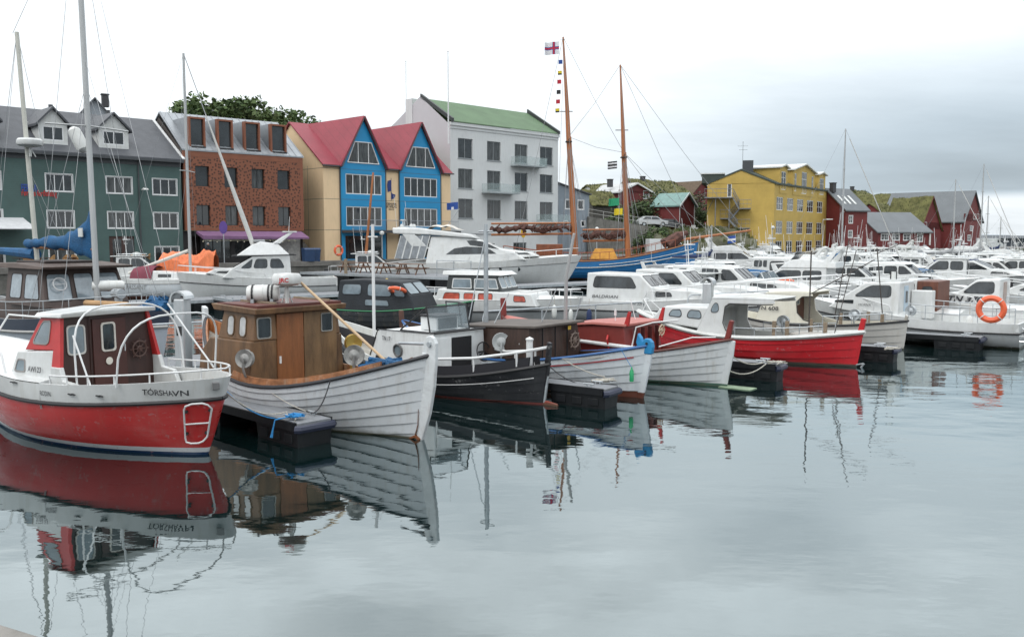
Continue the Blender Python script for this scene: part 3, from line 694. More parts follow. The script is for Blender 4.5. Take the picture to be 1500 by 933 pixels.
# brown bulkhead with door, windows, wheel
BRN = mat('dark_brown_ply', (.040, .017, .014), .5, var=.25, scale=2, stretch=(4, 4, .6)); BRN2 = mat('dark_brown_door', (.06, .018, .014), .45, var=.2, scale=2)
BH = House([(2.50, .85), (2.58, .85), (2.58, 2.47), (2.54, 2.47)], .85, 2.47, 1.12, .94)
m = MB(); BH.add(m); m.box(2.495, 2.51, .37, .385, .9, 2.45); m.build('bulkhead', BRN, rb1)
def afc(y, z, dx=0): return Vector((2.50+(z-.9)*.0235-dx, y, z))      # a point on the bulkhead face
def aq(y0, y1, z0, z1, dx=.0): return [afc(y0, z0, dx), afc(y1, z0, dx), afc(y1, z1, dx), afc(y0, z1, dx)]
m = MB(); m.hexa([afc(-.42, 1.0, .03), afc(.32, 1.0, .03), afc(.32, 1.0, -.01), afc(-.42, 1.0, -.01)], [afc(-.42, 2.40, .03), afc(.32, 2.40, .03), afc(.32, 2.40, -.01), afc(-.42, 2.40, -.01)]); dr = m.build('door', BRN2, rb1, bevel=.01)
wf, wg = MB(), MB(); window(wf, wg, aq(.15, -.17, 1.74, 2.32, .032), .035, .2); fo = wf.build('door_window', mat('worn_white_trim', (.6, .57, .52), .6, grime=((.25, .2, .15), .7)), dr); wg.build('pane', GLASS, fo)
m = MB(); m.lathe([(0, 0), (.07, 0), (.075, .02), (.05, .025), (0, .02)], afc(.0, 1.55, .032), 18, (-1, 0, 0)); m.build('vent', mat('vent_white', (.65, .62, .55), .5), dr, smooth=True)
m = MB(); m.tube([afc(-.34, 1.72, .035), afc(-.34, 1.72, .09), afc(-.34, 1.86, .09)], .012, 6); m.build('handle', STEEL, dr, smooth=True)
wf, wg = MB(), MB(); window(wf, wg, aq(.86, .47, 1.74, 2.32, .004), .03, .2); fo = wf.build('bulkhead_window', mat('pale_window_trim', (.5, .49, .46), .5), rb1); wg.build('pane', GLASSL, fo)
ship_wheel(rb1, afc(-.68, 1.72, .08), .22, (-1, 0, 0), mat('wheel_wood', (.07, .035, .028), .5))
m = MB()
for s in (1, -1): m.hexa([(2.36, s*1.05, 1.56), (2.62, s*1.05, 1.56), (2.62, s*1.12, 1.56), (2.36, s*1.12, 1.56)], [(2.5, s*.91, 2.48), (2.62, s*.91, 2.48), (2.62, s*.98, 2.48), (2.5, s*.98, 2.48)])
m.build('side_post', RED, rb1)
m = MB()
for s in (1, -1):
    m.prism([(2.62, .9), (2.62, 1.56), (2.34, 1.56), (2.26, 1.32), (1.9, 1.28), (1.7, .9)], (0, s*1.10-.05, 0), (1, 0, 0), (0, 0, 1), (0, 1, 0), .1)
m.build('coaming', WHITE, rb1, bevel=.02)
m = MB(); m.hexa([(2.38, -1.06, 2.48), (3.3, -1.02, 2.46), (3.3, 1.02, 2.46), (2.38, 1.06, 2.48)], [(2.35, -1.04, 2.57), (3.27, -.95, 2.55), (3.27, .95, 2.55), (2.35, 1.04, 2.57)])
m.add([(2.36, -1.02, 2.57), (3.26, -.94, 2.55), (3.26, .94, 2.55), (2.36, 1.02, 2.57), (2.38, 0, 2.63), (3.24, 0, 2.62)], [(0, 1, 5, 4), (4, 5, 2, 3), (1, 2, 5), (3, 0, 4)]); m.build('roof', WHITE, rb1, bevel=.02)
# pipe hoops over the cockpit, stern rail, bow rails
m = MB()
for x, t_, zt in ((1.75, .25, 2.70), (.75, -.35, 2.58)):
    yb = 1.2 if x > 1 else 1.12; P_ = []
    for i in range(17):
        a = PI*i/16; y = yb*math.copysign(abs(math.cos(a))**.6, math.cos(a)); z = 1.32+(zt-1.32)*abs(math.sin(a))**.55; P_.append((x+t_*math.sin(a), y, z))
    m.tube(P_, .019, 8)
m.tube([(1.85, 1.17, 2.2), (1.35, 1.2, 1.3)], .018, 6); m.tube([(.75, -1.1, 1.4), (1.75, -.85, 2.66)], .018, 6)
m.build('canopy_hoops', RAILW, rb1, smooth=True)
deck_rail(rb1, h, .02, .36, .16, RAILW, 5, .018, .04, dz=.0, join=False, name='stern_rail')
m = MB(); q = [h.edge(.02, 1, .16, .04), h.edge(.0, 1, .16, .04), h.edge(.02, -1, .16, .04)]; m.tube(q, .018, 6); m.build('stern_rail_end', RAILW, rb1)
for s in (1, -1):
    m = MB(); E = lambda t, dz: h.edge(t, s, dz, .12)
    m.tube([E(.60, 0), E(.62, .35), E(.66, .55), E(.74, .62), E(.86, .62), E(.93, .55), E(.96, .0)], .022, 8); m.tube([E(.78, .62), E(.79, 0)], .02, 6); m.build('bow_rail', RAILW, rb1, smooth=True)
m = MB()
for tt in (.012, .06):
    pass
lp = lambda t, s, o=.07: h.pt(t, s, 1)+Vector((-.6, .8, 0)).normalized()*o
m.tube([lp(.004, .72, .11), lp(.008, .76, .12), lp(.014, .78, .12), lp(.026, .78, .12), lp(.034, .76, .12), lp(.036, .72, .11), lp(.036, .5), lp(.036, .44), lp(.034, .40, .09), lp(.026, .385, .1), lp(.014, .385, .1), lp(.008, .40, .09), lp(.004, .44), lp(.004, .5)], .018, 6, closed=True)
m.tube([lp(.004, .58, .09), lp(.036, .58, .09)], .016, 6)
for s_ in (.48, .7):
    for tt in (.006, .034): m.tube([lp(tt, s_), lp(tt, s_, .0)], .03, 6, 1)
m.build('boarding_ladder', [RAILW, BLACK], rb1, smooth=True)
surf1 = lambda p: h.side(p)
lettering('TÓRSHAVN', .15, (.36, 0, 1.19), (-1, 0, 0), (0, 0, 1), INK, rb1, .002, .25, surf1, .80, 'name_lettering', .012)
lettering('RODIN', .13, (2.62, 0, 1.06), (-1, 0, 0), (0, 0, 1), INK, rb1, .0, .1, surf1, .30, 'name_lettering', .012)
lettering('AWI 23', .15, (3.36, 1.125, 1.42), (-1, .0, 0), (0, -.11, 1), INK, rb1, .003, 0, None, .42, 'name_lettering', .012)
q_ = h.pt(.004, .93, 1)+Vector((-.03, .04, 0)); m = MB(); m.cbox(q_, (.07, .12, .13), Matrix.Rotation(-.7, 3, 'Z')); o = m.build('stern_light', mat('lamp_housing', (.15, .15, .15), .4), rb1, bevel=.01)
m = MB()
for x in (1.15, 1.75, 3.4, 4.6): q = h.side(Vector((x, 0, 1.14+(.1 if x > 3 else 0)))); m.tube([q+Vector((-.1, .03, 0)), q+Vector((.1, .03, 0))], .014, 5); m.tube([q-Vector((0, .02, 0)), q+Vector((0, .05, 0))], .018, 5)
m.build('cleats', BLACK, rb1)

# ---- 2 white clinker boat with brown plywood wheelhouse
S2 = (-1.91, 17.41); rb2 = frame_boat('wooden_boat', S2, (-.75, .66), 'white clinker boat with brown plywood wheelhouse, radar dome and wide white rudder')
h2 = Hull(7.3, 2.9, 1.72, .86, 1.95, tm=.52, pa=2.1, qa=.9, pf=2.2, qf=.85, ra=.42, rf=.55, keel=.55, full=2.3, endv=.95, tl=.5)
CLK = bands('clinker_white_paint', (.56, .59, .61), [(.03, (.05, .04, .03))], .5, grime=(.3, .25, .18), amt=.4)
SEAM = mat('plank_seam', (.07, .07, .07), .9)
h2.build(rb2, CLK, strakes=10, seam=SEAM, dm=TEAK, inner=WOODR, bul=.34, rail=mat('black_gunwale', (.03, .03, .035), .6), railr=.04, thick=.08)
PAINTW = mat('flaking_white_paint', (.62, .65, .66), .6, var=.08, grime=((.22, .10, .05), .45), bump=.2)
blade(rb2, 'rudder', [(.42, -.4), (-.02, -.4), (-.20, 0), (-.42, .55), (-.55, 1.1), (-.60, 1.55), (-.62, 1.95), (-.56, 2.06), (-.46, 2.1), (-.34, 2.06), (-.28, 1.95), (-.22, 1.5), (-.12, .8), (.12, .2)], .085, PAINTW)
blade(rb2, 'stern_post', [(.5, -.4), (.3, -.1), (.06, .4), (-.1, 1.0), (-.24, 1.75), (-.36, 1.75), (-.24, 1.0), (-.08, .4), (.14, -.1), (.3, -.4)], .12, PAINTW)
RUST = mat('rust', (.16, .055, .02), .95, var=.5, scale=8)
m = MB(); m.tube([(-.02, .062, .02), (-.12, .064, .3), (-.14, .064, .62)], [.02, .012, .006], 4); m.tube([(-.16, .05, .0), (-.05, .062, .06), (.12, .07, .0)], [.03, .035, .02], 5); m.tube([(.55, 0, .0)], .01, 3) if False else None; m.build('rust_streak', RUST, rb2)
m = MB(); m.tube([(-.46, 0, 1.93), (.45, .02, 1.88)], .03, 8); m.tube([(-.46, -.09, 1.93), (-.46, .09, 1.93)], .05, 8); m.build('tiller', GALV, rb2, smooth=True)
blade(rb2, 'stem_post', [(7.3, -.3), (7.55, .3), (7.8, 1.2), (7.86, 2.2), (8.0, 2.25), (8.0, 1.2), (7.75, .3), (7.5, -.3)], .12, PAINTW)
PLY = mat('varnished_plywood', (.15, .08, .036), .55, var=.45, scale=1.3, stretch=(2.5, 2.5, .8), grime=((.045, .026, .014), .85), bump=.1); PLYO = mat('orange_plywood_door', (.23, .085, .028), .5, var=.25, scale=1.5, stretch=(4, 4, .6), grime=((.06, .028, .012), .8), bump=.1)
LO2 = House([(3.9, .5), (6.1, .7), (6.0, 1.35), (5.6, 1.72), (3.9, 1.74)], .5, 1.74, 1.28, 1.22); m = MB(); LO2.add(m); m.build('wheelhouse_base', PLY, rb2, bevel=.03)
UP2 = House([(3.88, 1.74), (5.35, 1.72), (5.15, 2.36), (3.92, 2.34)], 1.74, 2.36, 1.16, 1.1); m = MB(); UP2.add(m); m.build('wheelhouse', PLY, rb2, bevel=.02)
m = MB(); m.hexa([(3.72, -1.2, 2.33), (5.42, -1.2, 2.36), (5.42, 1.2, 2.36), (3.72, 1.2, 2.33)], [(3.70, -1.22, 2.45), (5.5, -1.22, 2.5), (5.5, 1.22, 2.5), (3.70, 1.22, 2.45)]); 
m.build('roof', PLY, rb2, bevel=.015)
m = MB(); m.box(3.78, 5.4, -1.12, 1.12, 2.44, 2.515); m.build('roof_sheet', mat('roof_red_brown', (.10, .022, .015), .6, var=.35, scale=2), rb2)
m = MB()
for s in (-.9, .55): m.box(3.9, 5.3, s, s+.04, 2.51, 2.56)
m.build('roof_battens', WOODG, rb2)
wf, wg = MB(), MB(); UP2.swin(wf, wg, [(4.2, 1.8), (4.5, 1.8), (4.5, 2.27), (4.2, 2.27)], 1, .03, rnd=.35); UP2.swin(wf, wg, [(4.68, 1.8), (4.98, 1.8), (4.98, 2.27), (4.68, 2.27)], 1, .03, rnd=.35)
UP2.fwin(wf, wg, 1, .08, .45, .15, .88); UP2.fwin(wf, wg, 1, .55, .92, .15, .88)
f = wf.build('side_windows', mat('brown_trim', (.10, .06, .03), .6), rb2); wg.build('panes', mat('white_backed_glass', (.45, .46, .46), .2, var=.3), f)
def a2(y, z, dx=0): return Vector((3.9-dx, y, z))
m = MB(); m.box(3.87, 3.9, -.12, .58, .7, 2.3); dr = m.build('door', PLYO, rb2, bevel=.008); m = MB(); m.box(3.84, 3.87, .50, .54, 1.2, 1.36); m.build('latch', RAILW, dr)
m = MB(); m.box(3.875, 3.9, -1.05, -.14, .7, 2.3); m.build('wall_panel', mat('pale_plywood', (.175, .105, .05), .55, var=.4, scale=1.3, stretch=(3, 3, .8), grime=((.06, .035, .017), .8), bump=.1), rb2)
wf, wg = MB(), MB(); window(wf, wg, [a2(1.08, 1.78, .01), a2(.72, 1.78, .01), a2(.72, 2.25, .01), a2(1.08, 2.25, .01)], .025, .15); window(wf, wg, [a2(-.60, 1.82, .03), a2(-.92, 1.82, .03), a2(-.92, 2.25, .03), a2(-.60, 2.25, .03)], .02, .1)
f = wf.build('rear_windows', mat('grey_trim', (.3, .3, .28), .5), rb2); wg.build('panes', GLASS, f)
REELM = mat('worn_reel_metal', (.28, .28, .27), .6, metal=.3, var=.35, scale=8)
# liferaft canister, radar, boom
LR = empty('liferaft_canister', W(rb2, (4.62, .42, 2.72)), rb2.rotation_euler.z+.8, 'white liferaft canister strapped on the brown wheelhouse roof', 'liferaft'); 
m = MB(); m.lathe([(0, -.36), (.16, -.35), (.19, -.28), (.195, -.02), (.205, -.02), (.205, .02), (.195, .02), (.19, .28), (.16, .35), (0, .36)], (0, 0, 0), 20, (1, 0, 0)); m.build('canister', WHITE2, LR, smooth=True)
m = MB(); [m.lathe([(.198, x-.02), (.208, x-.02), (.208, x+.02), (.198, x+.02)], (0, 0, 0), 20, (1, 0, 0)) for x in (-.22, .22, -.14)]; m.build('strap', BLACK, LR); m = MB(); m.box(-.25, -.18, -.2, .2, -.215, -.12); m.box(.18, .25, -.2, .2, -.215, -.12); m.build('cradle', GALV, LR)
def radar_dome(p, rz, r, label, text=None, pole=.45, tilt=0):
    e = empty('radar', p, rz, label, 'radar'); m = MB(); m.lathe([(0, .0), (r*.75, .0), (r*.95, .04), (r, .09), (r*.98, .2), (r*.85, .26), (0, .28)], (0, 0, pole), 24); m.build('dome', WHITE, e, smooth=True)
    m = MB(); m.tube([(0, 0, 0), (0, 0, pole)], .045, 8); m.tube([(.12, .12, 0), (0, 0, pole*.9)], .02, 6); m.tube([(-.12, .12, 0), (0, 0, pole*.9)], .02, 6); m.box(-.14, .14, -.14, .14, pole-.03, pole+.005); m.build('bracket', WHITE2, e)
    if text: 
        o = lettering(text, .13, (-.16, -r-.004, pole+.08), (1, 0, 0), (0, 0, 1), mat('red_lettering', (.5, .02, .02), .5), e, .004, 0, lambda q: (q.x, -math.sqrt(max(.001, r*r-q.x*q.x)), q.z), None, 'lettering', .004)
    return e
radar_dome(W(rb2, (4.05, .18, 2.5)), .25, .33, 'white radar dome marked JRC on the brown wheelhouse roof', 'JRC', .42)
m = MB(); m.tube([(4.0, -.1, 3.02), (1.55, -.62, 1.3)], .032, 8); m.build('derrick_boom', mat('pale_spar', (.5, .36, .22), .55), rb2, smooth=True)
line_reel(rb2, (3.98, 1.33, 1.38), (-.5, .8, .1), .20, REELM); line_reel(rb2, (1.35, .45, 1.60), (-.7, .7, .1), .21, REELM)
m = MB(); m.lathe([(.05, -.05), (.1, -.04), (.2, -.05), (.2, -.03), (.1, 0), (.1, .03), (.2, .06), (.2, .08), (.0, .05)], (3.4, -1.15, 1.55), 18, (-1, .3, 0)); m.tube([(3.45, -1.15, 1.5), (3.45, -1.15, .9)], .05, 6); m.build('brass_reel', mat('brass', (.45, .30, .08), .35, metal=.8), rb2, smooth=True)
m = MB(); m.box(2.3, 3.2, -.5, .3, .55, .95); m.build('engine_box', PLYO, rb2, bevel=.02)
m = MB(); m.hexa([(.55, -.34, 1.0), (1.4, -.75, .9), (1.4, .75, .9), (.55, .34, 1.0)], [(.45, -.35, 1.48), (1.4, -.78, 1.2), (1.4, .78, 1.2), (.45, .35, 1.48)]); m.build('aft_locker', mat('worn_orange_wood', (.25, .12, .05), .7, var=.5, scale=4, grime=((.5, .45, .35), .6)), rb2, bevel=.02)
m = MB()
for k in range(10):
    a = random.Random(k); m.tube([(1.0+a.uniform(-.25, .25), .1+a.uniform(-.35, .35), 1.36+a.uniform(0, .16)), (.9+a.uniform(-.3, .3), a.uniform(-.3, .4), 1.42+a.uniform(0, .1)), (.7+a.uniform(-.2, .3), a.uniform(-.25, .3), 1.46)], .05, 6)
tag(m.build('folded_cover', BLUE, smooth=True), 'crumpled blue cover in the stern of the brown-cabined boat', 'cover').matrix_world = rb2.matrix_basis
random.seed(4)

m = MB()
for s in (1, -1):
    A = []
    for i in range(21):
        t = lerp(.10, .72, i/20); e_ = h2.edge(t, s, -.02, .13); A += [e_, e_+Vector((0, -s*.02, .15)), e_+Vector((0, -s*.06, .15)), e_+Vector((0, -s*.04, 0))]
    m.add(A, [(i*4+j, i*4+4+j, i*4+4+(j+1) % 4, i*4+(j+1) % 4) for i in range(20) for j in range(4)]+[(0, 1, 2, 3), (80, 81, 82, 83)])
m.build('coaming', mat('chipped_orange_coaming', (.30, .13, .055), .7, var=.5, scale=3, grime=((.42, .36, .28), .7), bump=.3), rb2)
# ---- 3 black boat
S3 = (.74, 21.04); rb3 = frame_boat('fishing_boat', S3, (-.75, .66), 'black wooden boat with white wheelhouse marked TN 17 and glass wind shelter')
h3 = Hull(7.9, 2.5, 1.0, .52, 1.42, tm=.5, pa=2.3, qa=.85, pf=2.2, qf=.85, ra=.2, rf=.35, keel=.5, full=2.4, endv=.9, tl=.42)
BLKH = bands('black_hull_paint', (.007, .007, .010), [(.035, (.12, .02, .015))], .42, grime=(.06, .06, .06), amt=.3, scum=False)
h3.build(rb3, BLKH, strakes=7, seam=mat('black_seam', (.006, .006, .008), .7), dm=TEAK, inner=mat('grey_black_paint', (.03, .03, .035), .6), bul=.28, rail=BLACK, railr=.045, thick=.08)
m = MB(); ts = [lerp(.03, .97, i/40) for i in range(41)]
for s in (1, -1): m.tube([h3.pt(t, .80, s, .022) for t in ts], .011, 5)
m.build('white_stripe', RAILW, rb3)
m = MB()
for s in (1, -1):
    A = []
    for i in range(21):
        t = lerp(.05, .62, i/20); e = h3.edge(t, s, 0, .10); A += [e, e+Vector((0, -s*.05, .24)), e+Vector((0, -s*.09, .24)), e+Vector((0, -s*.05, 0))]
    m.add(A, [(i*4+j, i*4+4+j, i*4+4+(j+1) % 4, i*4+(j+1) % 4) for i in range(20) for j in range(4)]+[(0, 1, 2, 3), (80, 81, 82, 83)])
m.build('washboard', mat('washboard_black', (.012, .012, .016), .6, spec=.3), rb3)
m = MB()
for s in (1, -1):
    A = []
    for i in range(13):
        t = lerp(.62, .985, i/12); e = h3.edge(t, s, 0, .02); A += [e, e+Vector((0, 0, .2)), e+Vector((0, -s*.04, .2)), e+Vector((0, -s*.04, 0))]
    m.add(A, [(i*4+j, i*4+4+j, i*4+4+(j+1) % 4, i*4+(j+1) % 4) for i in range(12) for j in range(4)])
m.build('bow_bulwark', WHITE2, rb3)
WOLD = mat('weathered_white_paint', (.66, .68, .68), .55, var=.08, grime=((.3, .3, .28), .5))
H3 = House([(2.8, .35), (5.35, .5), (4.95, 1.52), (2.8, 1.56)], .35, 1.56, 1.0, .92); m = MB(); H3.add(m); m.build('wheelhouse', WOLD, rb3, bevel=.03)
m = MB(); m.tube([(2.76, -.93, 1.58), (2.76, .93, 1.58)], .03, 6); m.tube([(2.78, .93, 1.58), (4.95, .93, 1.54), (5.36, 1.0, .5)], .018, 6); m.tube([(2.78, -.93, 1.58), (4.95, -.93, 1.54)], .018, 6); m.build('edge_trim', BLACK, rb3)
m = MB(); m.torus((4.1, .985, 1.05), .155, .028, (0, 1, -.06), 24, 6); f = m.build('porthole', mat('dark_grey_metal', (.12, .12, .12), .5), rb3, smooth=True); m = MB(); m.lathe([(0, .0), (.145, 0)], (4.1, .975, 1.05), 20, (0, 1, -.06)); m.build('pane', GLASSL, f)
lettering('TN 17', .15, (4.72, .975, 1.28), (-1, 0, 0), (0, -.06, 1), INK, rb3, .003, 0, None, .34, 'number_lettering', .012)
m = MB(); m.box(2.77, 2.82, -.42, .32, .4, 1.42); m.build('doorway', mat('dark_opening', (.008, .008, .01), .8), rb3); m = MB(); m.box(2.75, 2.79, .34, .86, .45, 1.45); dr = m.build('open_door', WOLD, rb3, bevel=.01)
m = MB(); m.tube([(2.74, .34, .9), (2.70, .34, .9)], .02, 5); m.build('handle', STEEL, dr)
m = MB(); c3 = (2.62, -.72, .98); m.torus(c3, .25, .018, (-1, 0, .2), 24, 6); [m.tube([c3, (c3[0], c3[1]+.25*math.cos(a), c3[2]+.25*math.sin(a))], .02, 5) for a in (PI/2, PI*7/6, -PI/6)]; m.tube([c3, (2.8, -.72, .95)], .03, 6); m.build('steering_wheel', BLACK, rb3, smooth=True)
line_reel(rb3, (2.2, -.95, 1.25), (-.6, .6, 0), .24, mat('grey_cast', (.4, .42, .42), .5))
# wind shelter with see-through panes
m = MB(); g = MB(); Z0, Z1 = 1.58, 2.22; pts3 = [(2.98, .88), (2.98, -.55), (3.6, -.9), (4.1, -.9)]
for (x0, y0), (x1, y1) in zip(pts3, pts3[1:]):
    m.tube([(x0, y0, Z0), (x1, y1, Z0)], .018, 6); m.tube([(x0+.12, y0, Z1), (x1+.12, y1, Z1)], .02, 6); m.tube([(x0, y0, Z0), (x0+.12, y0, Z1)], .022, 6)
    g.add([(x0, y0, Z0), (x1, y1, Z0), (x1+.12, y1, Z1), (x0+.12, y0, Z1)], [(0, 1, 2, 3)])
m.tube([(4.1, -.9, Z0), (4.22, -.9, Z1)], .02, 6); m.tube([(2.98, .88, Z0), (4.1, .88, Z0)], .02, 6); m.tube([(3.1, .88, Z1), (4.1, .88, Z0)], .02, 6)
f = m.build('wind_shelter', BLACK, rb3, smooth=True); g.build('shelter_panes', TRANS, f)
m = MB(); m.box(3.3, 3.9, -.45, .35, 1.56, 1.92); m.build('hatch', WOLD, rb3, bevel=.02); m = MB(); m.box(3.27, 3.31, -.38, .28, 1.6, 1.88); m.hexa([(3.2, -.5, 1.93), (3.95, -.5, 1.93), (3.95, .4, 1.93), (3.2, .4, 1.93)], [(3.2, -.5, 1.96), (3.95, -.5, 1.96), (3.95, .4, 1.96), (3.2, .4, 1.96)]); m.build('hatch_cover', mat('black_cloth', (.015, .015, .018), .8), rb3)
# stern rail of white pipe with post
m = MB(); E = lambda t, s, dz: h3.edge(t, s, dz, .14)
m.tube([E(.33, 1, .42), E(.2, 1, .4), E(.1, 1, .4), E(.03, 1, .4), E(.0, 1, .4), E(.04, -1, .4), E(.12, -1, .4), E(.25, -1, .42), E(.34, -1, .5)], .035, 8)
for t, s in ((.33, 1), (.2, 1), (.08, 1), (.08, -1), (.2, -1)): m.tube([E(t, s, .4), E(t, s, .0)], .028, 6)
m.build('stern_rail', RAILW, rb3, smooth=True)
m = MB(); m.tube([(.42, 0, .5), (.42, 0, 1.5)], .08, 8); m.lathe([(.09, 0), (.1, .05), (0, .1)], (.42, 0, 1.5), 10); m.build('mooring_post', RAILW, rb3)
blade(rb3, 'stern_post', [(.12, -.3), (-.08, .3), (-.2, .9), (-.26, 1.5), (-.16, 1.52), (-.08, 1.0), (.1, .9), (.2, 0)], .1, BLKH)
blade(rb3, 'rudder', [(-.45, -.3), (-.46, .06), (-.15, .1), (.1, .08), (.1, -.3)], .06, bands('rudder_red', (.28, .05, .035), [], .5)); m = MB(); m.tube([(-.05, 0, .05), (-.14, 0, .7)], .04, 6); m.build('rudder_stock', GALV, rb3)
m = MB(); m.tube([(6.1, .1, 1.2), (6.1, .1, 4.35)], .045, 8); m.tube([(5.9, .1, 4.0), (6.3, .1, 4.0)], .02, 5); m.build('mast', RAILW, rb3, smooth=True)

# ---- 4 white boat, dark brown cabin, blue rudder head
DD = (-.78, .63)
S4 = (3.16, 21.95); rb4 = frame_boat('wooden_boat', S4, DD, 'white clinker boat with dark brown cabin and bright blue rudder head')
h4 = Hull(8.0, 2.6, 1.34, .78, 1.45, tm=.5, pa=2.1, qa=.9, pf=2.2, qf=.85, ra=.3, rf=.4, keel=.5, full=2.2, endv=.95, tl=.5)
W4 = bands('white_hull_red_boot', (.60, .64, .67), [(.16, (.10, .028, .015))], .45, grime=(.3, .28, .24), amt=.4, scum=False)
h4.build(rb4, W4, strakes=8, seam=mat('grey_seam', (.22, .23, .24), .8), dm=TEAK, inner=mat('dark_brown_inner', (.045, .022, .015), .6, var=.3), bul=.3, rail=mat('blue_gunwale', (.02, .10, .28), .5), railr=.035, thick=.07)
m = MB()
for s in (1, -1): m.tube([h4.pt(t, .86, s, .022) for t in ts], .013, 5)
m.build('red_stripe', mat('red_stripe_paint', (.42, .03, .04), .5), rb4)
DBRP = mat('brown_post', (.10, .045, .03), .6, var=.3); BLUEP = mat('bright_blue_paint', (.02, .22, .46), .5, var=.15, grime=((.1, .2, .3), .3))
RB = bands('rudder_white_paint', (.62, .66, .69), [(.14, (.10, .028, .015))], .45, grime=(.3, .2, .12), amt=.5, scum=False)
blade(rb4, 'rudder', [(.35, -.4), (-.05, -.4), (-.2, .2), (-.33, .8), (-.38, 1.12), (-.06, 1.12), (.0, .8), (.12, .2)], .08, RB)
o = blade(rb4, 'rudder_head', [(-.39, 1.12), (-.42, 1.3), (-.40, 1.42), (-.32, 1.5), (-.2, 1.5), (-.12, 1.42), (-.09, 1.5), (.0, 1.62), (.05, 1.4), (.02, 1.3), (-.02, 1.12)], .13, BLUEP); m = MB(); m.tube([(-.26, -.08, 1.38), (-.26, .08, 1.38)], .035, 8); m.build('pin', BLACK, o)
blade(rb4, 'stem_post', [(8.05, -.2), (8.3, .8), (8.4, 1.75), (8.52, 1.75), (8.45, .8), (8.2, -.2)], .12, DBRP)
DBR = mat('dark_brown_cabin', (.038, .019, .013), .55, var=.4, scale=2, stretch=(5, 5, .7), grime=((.10, .05, .035), .5))
H4 = House([(2.5, .45), (5.2, .5), (4.9, 1.58), (2.62, 1.68)], .45, 1.68, 1.26, 1.08); m = MB(); H4.add(m)
m.build('cabin', DBR, rb4, bevel=.02)
m = MB(); H4r = [(2.4, 1.66), (5.05, 1.56), (5.05, 1.61), (2.4, 1.72)]; HR = House(H4r, 1.5, 1.8, 1.14, 1.12); HR.add(m); m.build('roof', mat('grey_brown_roof', (.10, .085, .075), .7, var=.3), rb4, bevel=.01)
m = MB()
for y in (.66, .1, -.45): m.box(2.485, 2.52, y-.008, y+.008, .5, 1.62)
m.build('door_seams', BLACK, rb4)
m = MB(); m.box(2.5, 2.53, -.62, -.48, 1.5, 1.6); m.build('yellow_plate', mat('yellow_plate', (.6, .38, .03), .5), rb4)
ship_wheel(rb4, (2.44, -.72, 1.2), .27, (-1, 0, 0), mat('grey_wheel_wood', (.16, .12, .1), .6))
m = MB(); m.tube([(2.9, 1.1, .95), (2.9, 1.1, 1.25)], .05, 6); m.build('vent', RAILW, rb4)
m = MB(); m.tube([(4.75, .3, .9), (4.75, .3, 4.2)], .066, 10); m.tube([(4.5, .3, 4.15), (5.0, .3, 4.15)], .03, 6); m.tube([(4.75, .3, 4.1), (4.75, .3, 4.35)], .05, 6); m.build('mast', GALV, rb4, smooth=True)
m = MB()
for a, c in (((4.3, .5, 1.6), (4.1, .1, 2.45)), ((3.3, -.3, 1.6), (2.9, -.5, 2.6)), ((4.9, .9, 1.6), (4.75, .3, 4.1)), ((2.6, -.9, 1.65), (2.4, -.95, 2.35))): m.tube([a, c], .016, 5)
m.build('stays', GALV, rb4)

# ---- 5 white boat, red cabin
S5 = (5.57, 23.69); rb5 = frame_boat('wooden_boat', S5, DD, 'white clinker boat with red painted cabin, red posts and a green waterline')
h5 = Hull(7.2, 2.45, 1.30, .72, 1.5, tm=.5, pa=2.1, qa=.9, pf=2.2, qf=.85, ra=.38, rf=.35, keel=.5, full=2.2, endv=.95, tl=.5)
W5 = bands('white_hull_green_boot', (.58, .61, .62), [(.07, (.02, .12, .09))], .5, grime=(.25, .2, .12), amt=.5)
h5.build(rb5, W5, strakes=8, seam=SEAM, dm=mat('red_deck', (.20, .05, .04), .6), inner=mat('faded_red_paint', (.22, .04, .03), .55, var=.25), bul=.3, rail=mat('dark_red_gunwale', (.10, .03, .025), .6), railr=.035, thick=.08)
REDC = mat('red_oxide_paint', (.19, .028, .022), .5, var=.2, scale=1.5, grime=((.09, .015, .012), .4)); PINKR = mat('faded_red_roof', (.38, .12, .10), .55, var=.12)
H5 = House([(2.25, .4), (4.7, .45), (4.45, 1.42), (2.42, 1.56)], .4, 1.56, 1.02, .95); m = MB(); H5.add(m); m.build('cabin', REDC, rb5, bevel=.02)
m = MB(); HR = House([(2.3, 1.53), (3.4, 1.53), (4.6, 1.42), (4.6, 1.47), (3.4, 1.60), (2.3, 1.60)], 1.4, 1.6, 1.05, 1.02); HR.add(m); m.build('roof', PINKR, rb5, bevel=.01)
m = MB(); [m.box(2.24, 2.36, y-.008, y+.008, .5, 1.45) for y in (.5, .1, -.3, -.7)]; m.build('door_seams', mat('dark_red_line', (.06, .01, .01), .7), rb5)
for s in (1, -1): m = MB(); m.hexa([(2.26, s*.9, 1.55), (2.4, s*.9, 1.55), (2.4, s*.98, 1.55), (2.26, s*.98, 1.55)], [(2.2, s*.9, 1.95), (2.26, s*.9, 1.95), (2.26, s*.98, 1.95), (2.2, s*.98, 1.95)]); m.build('corner_post', RED, rb5)
m = MB(); m.tube([(1.8, .98, .95), (4.1, 1.1, 1.05)], .055, 10); m.build('stowed_pole', RAILW, rb5); m = MB(); m.tube([(2.85, 1.02, .9), (2.85, 1.12, 1.15), (2.9, 1.0, 1.25)], .03, 6); m.build('pole_hook', RED, rb5)
ship_wheel(rb5, (2.1, -.62, 1.32), .2, (-1, 0, 0), mat('pale_wheel', (.5, .42, .3), .5))
blade(rb5, 'stern_post', [(.3, -.4), (.0, .2), (-.2, .9), (-.32, 1.35), (-.40, 1.78), (-.30, 1.80), (-.18, 1.35), (0, .9), (.2, .2)], .13, REDC)
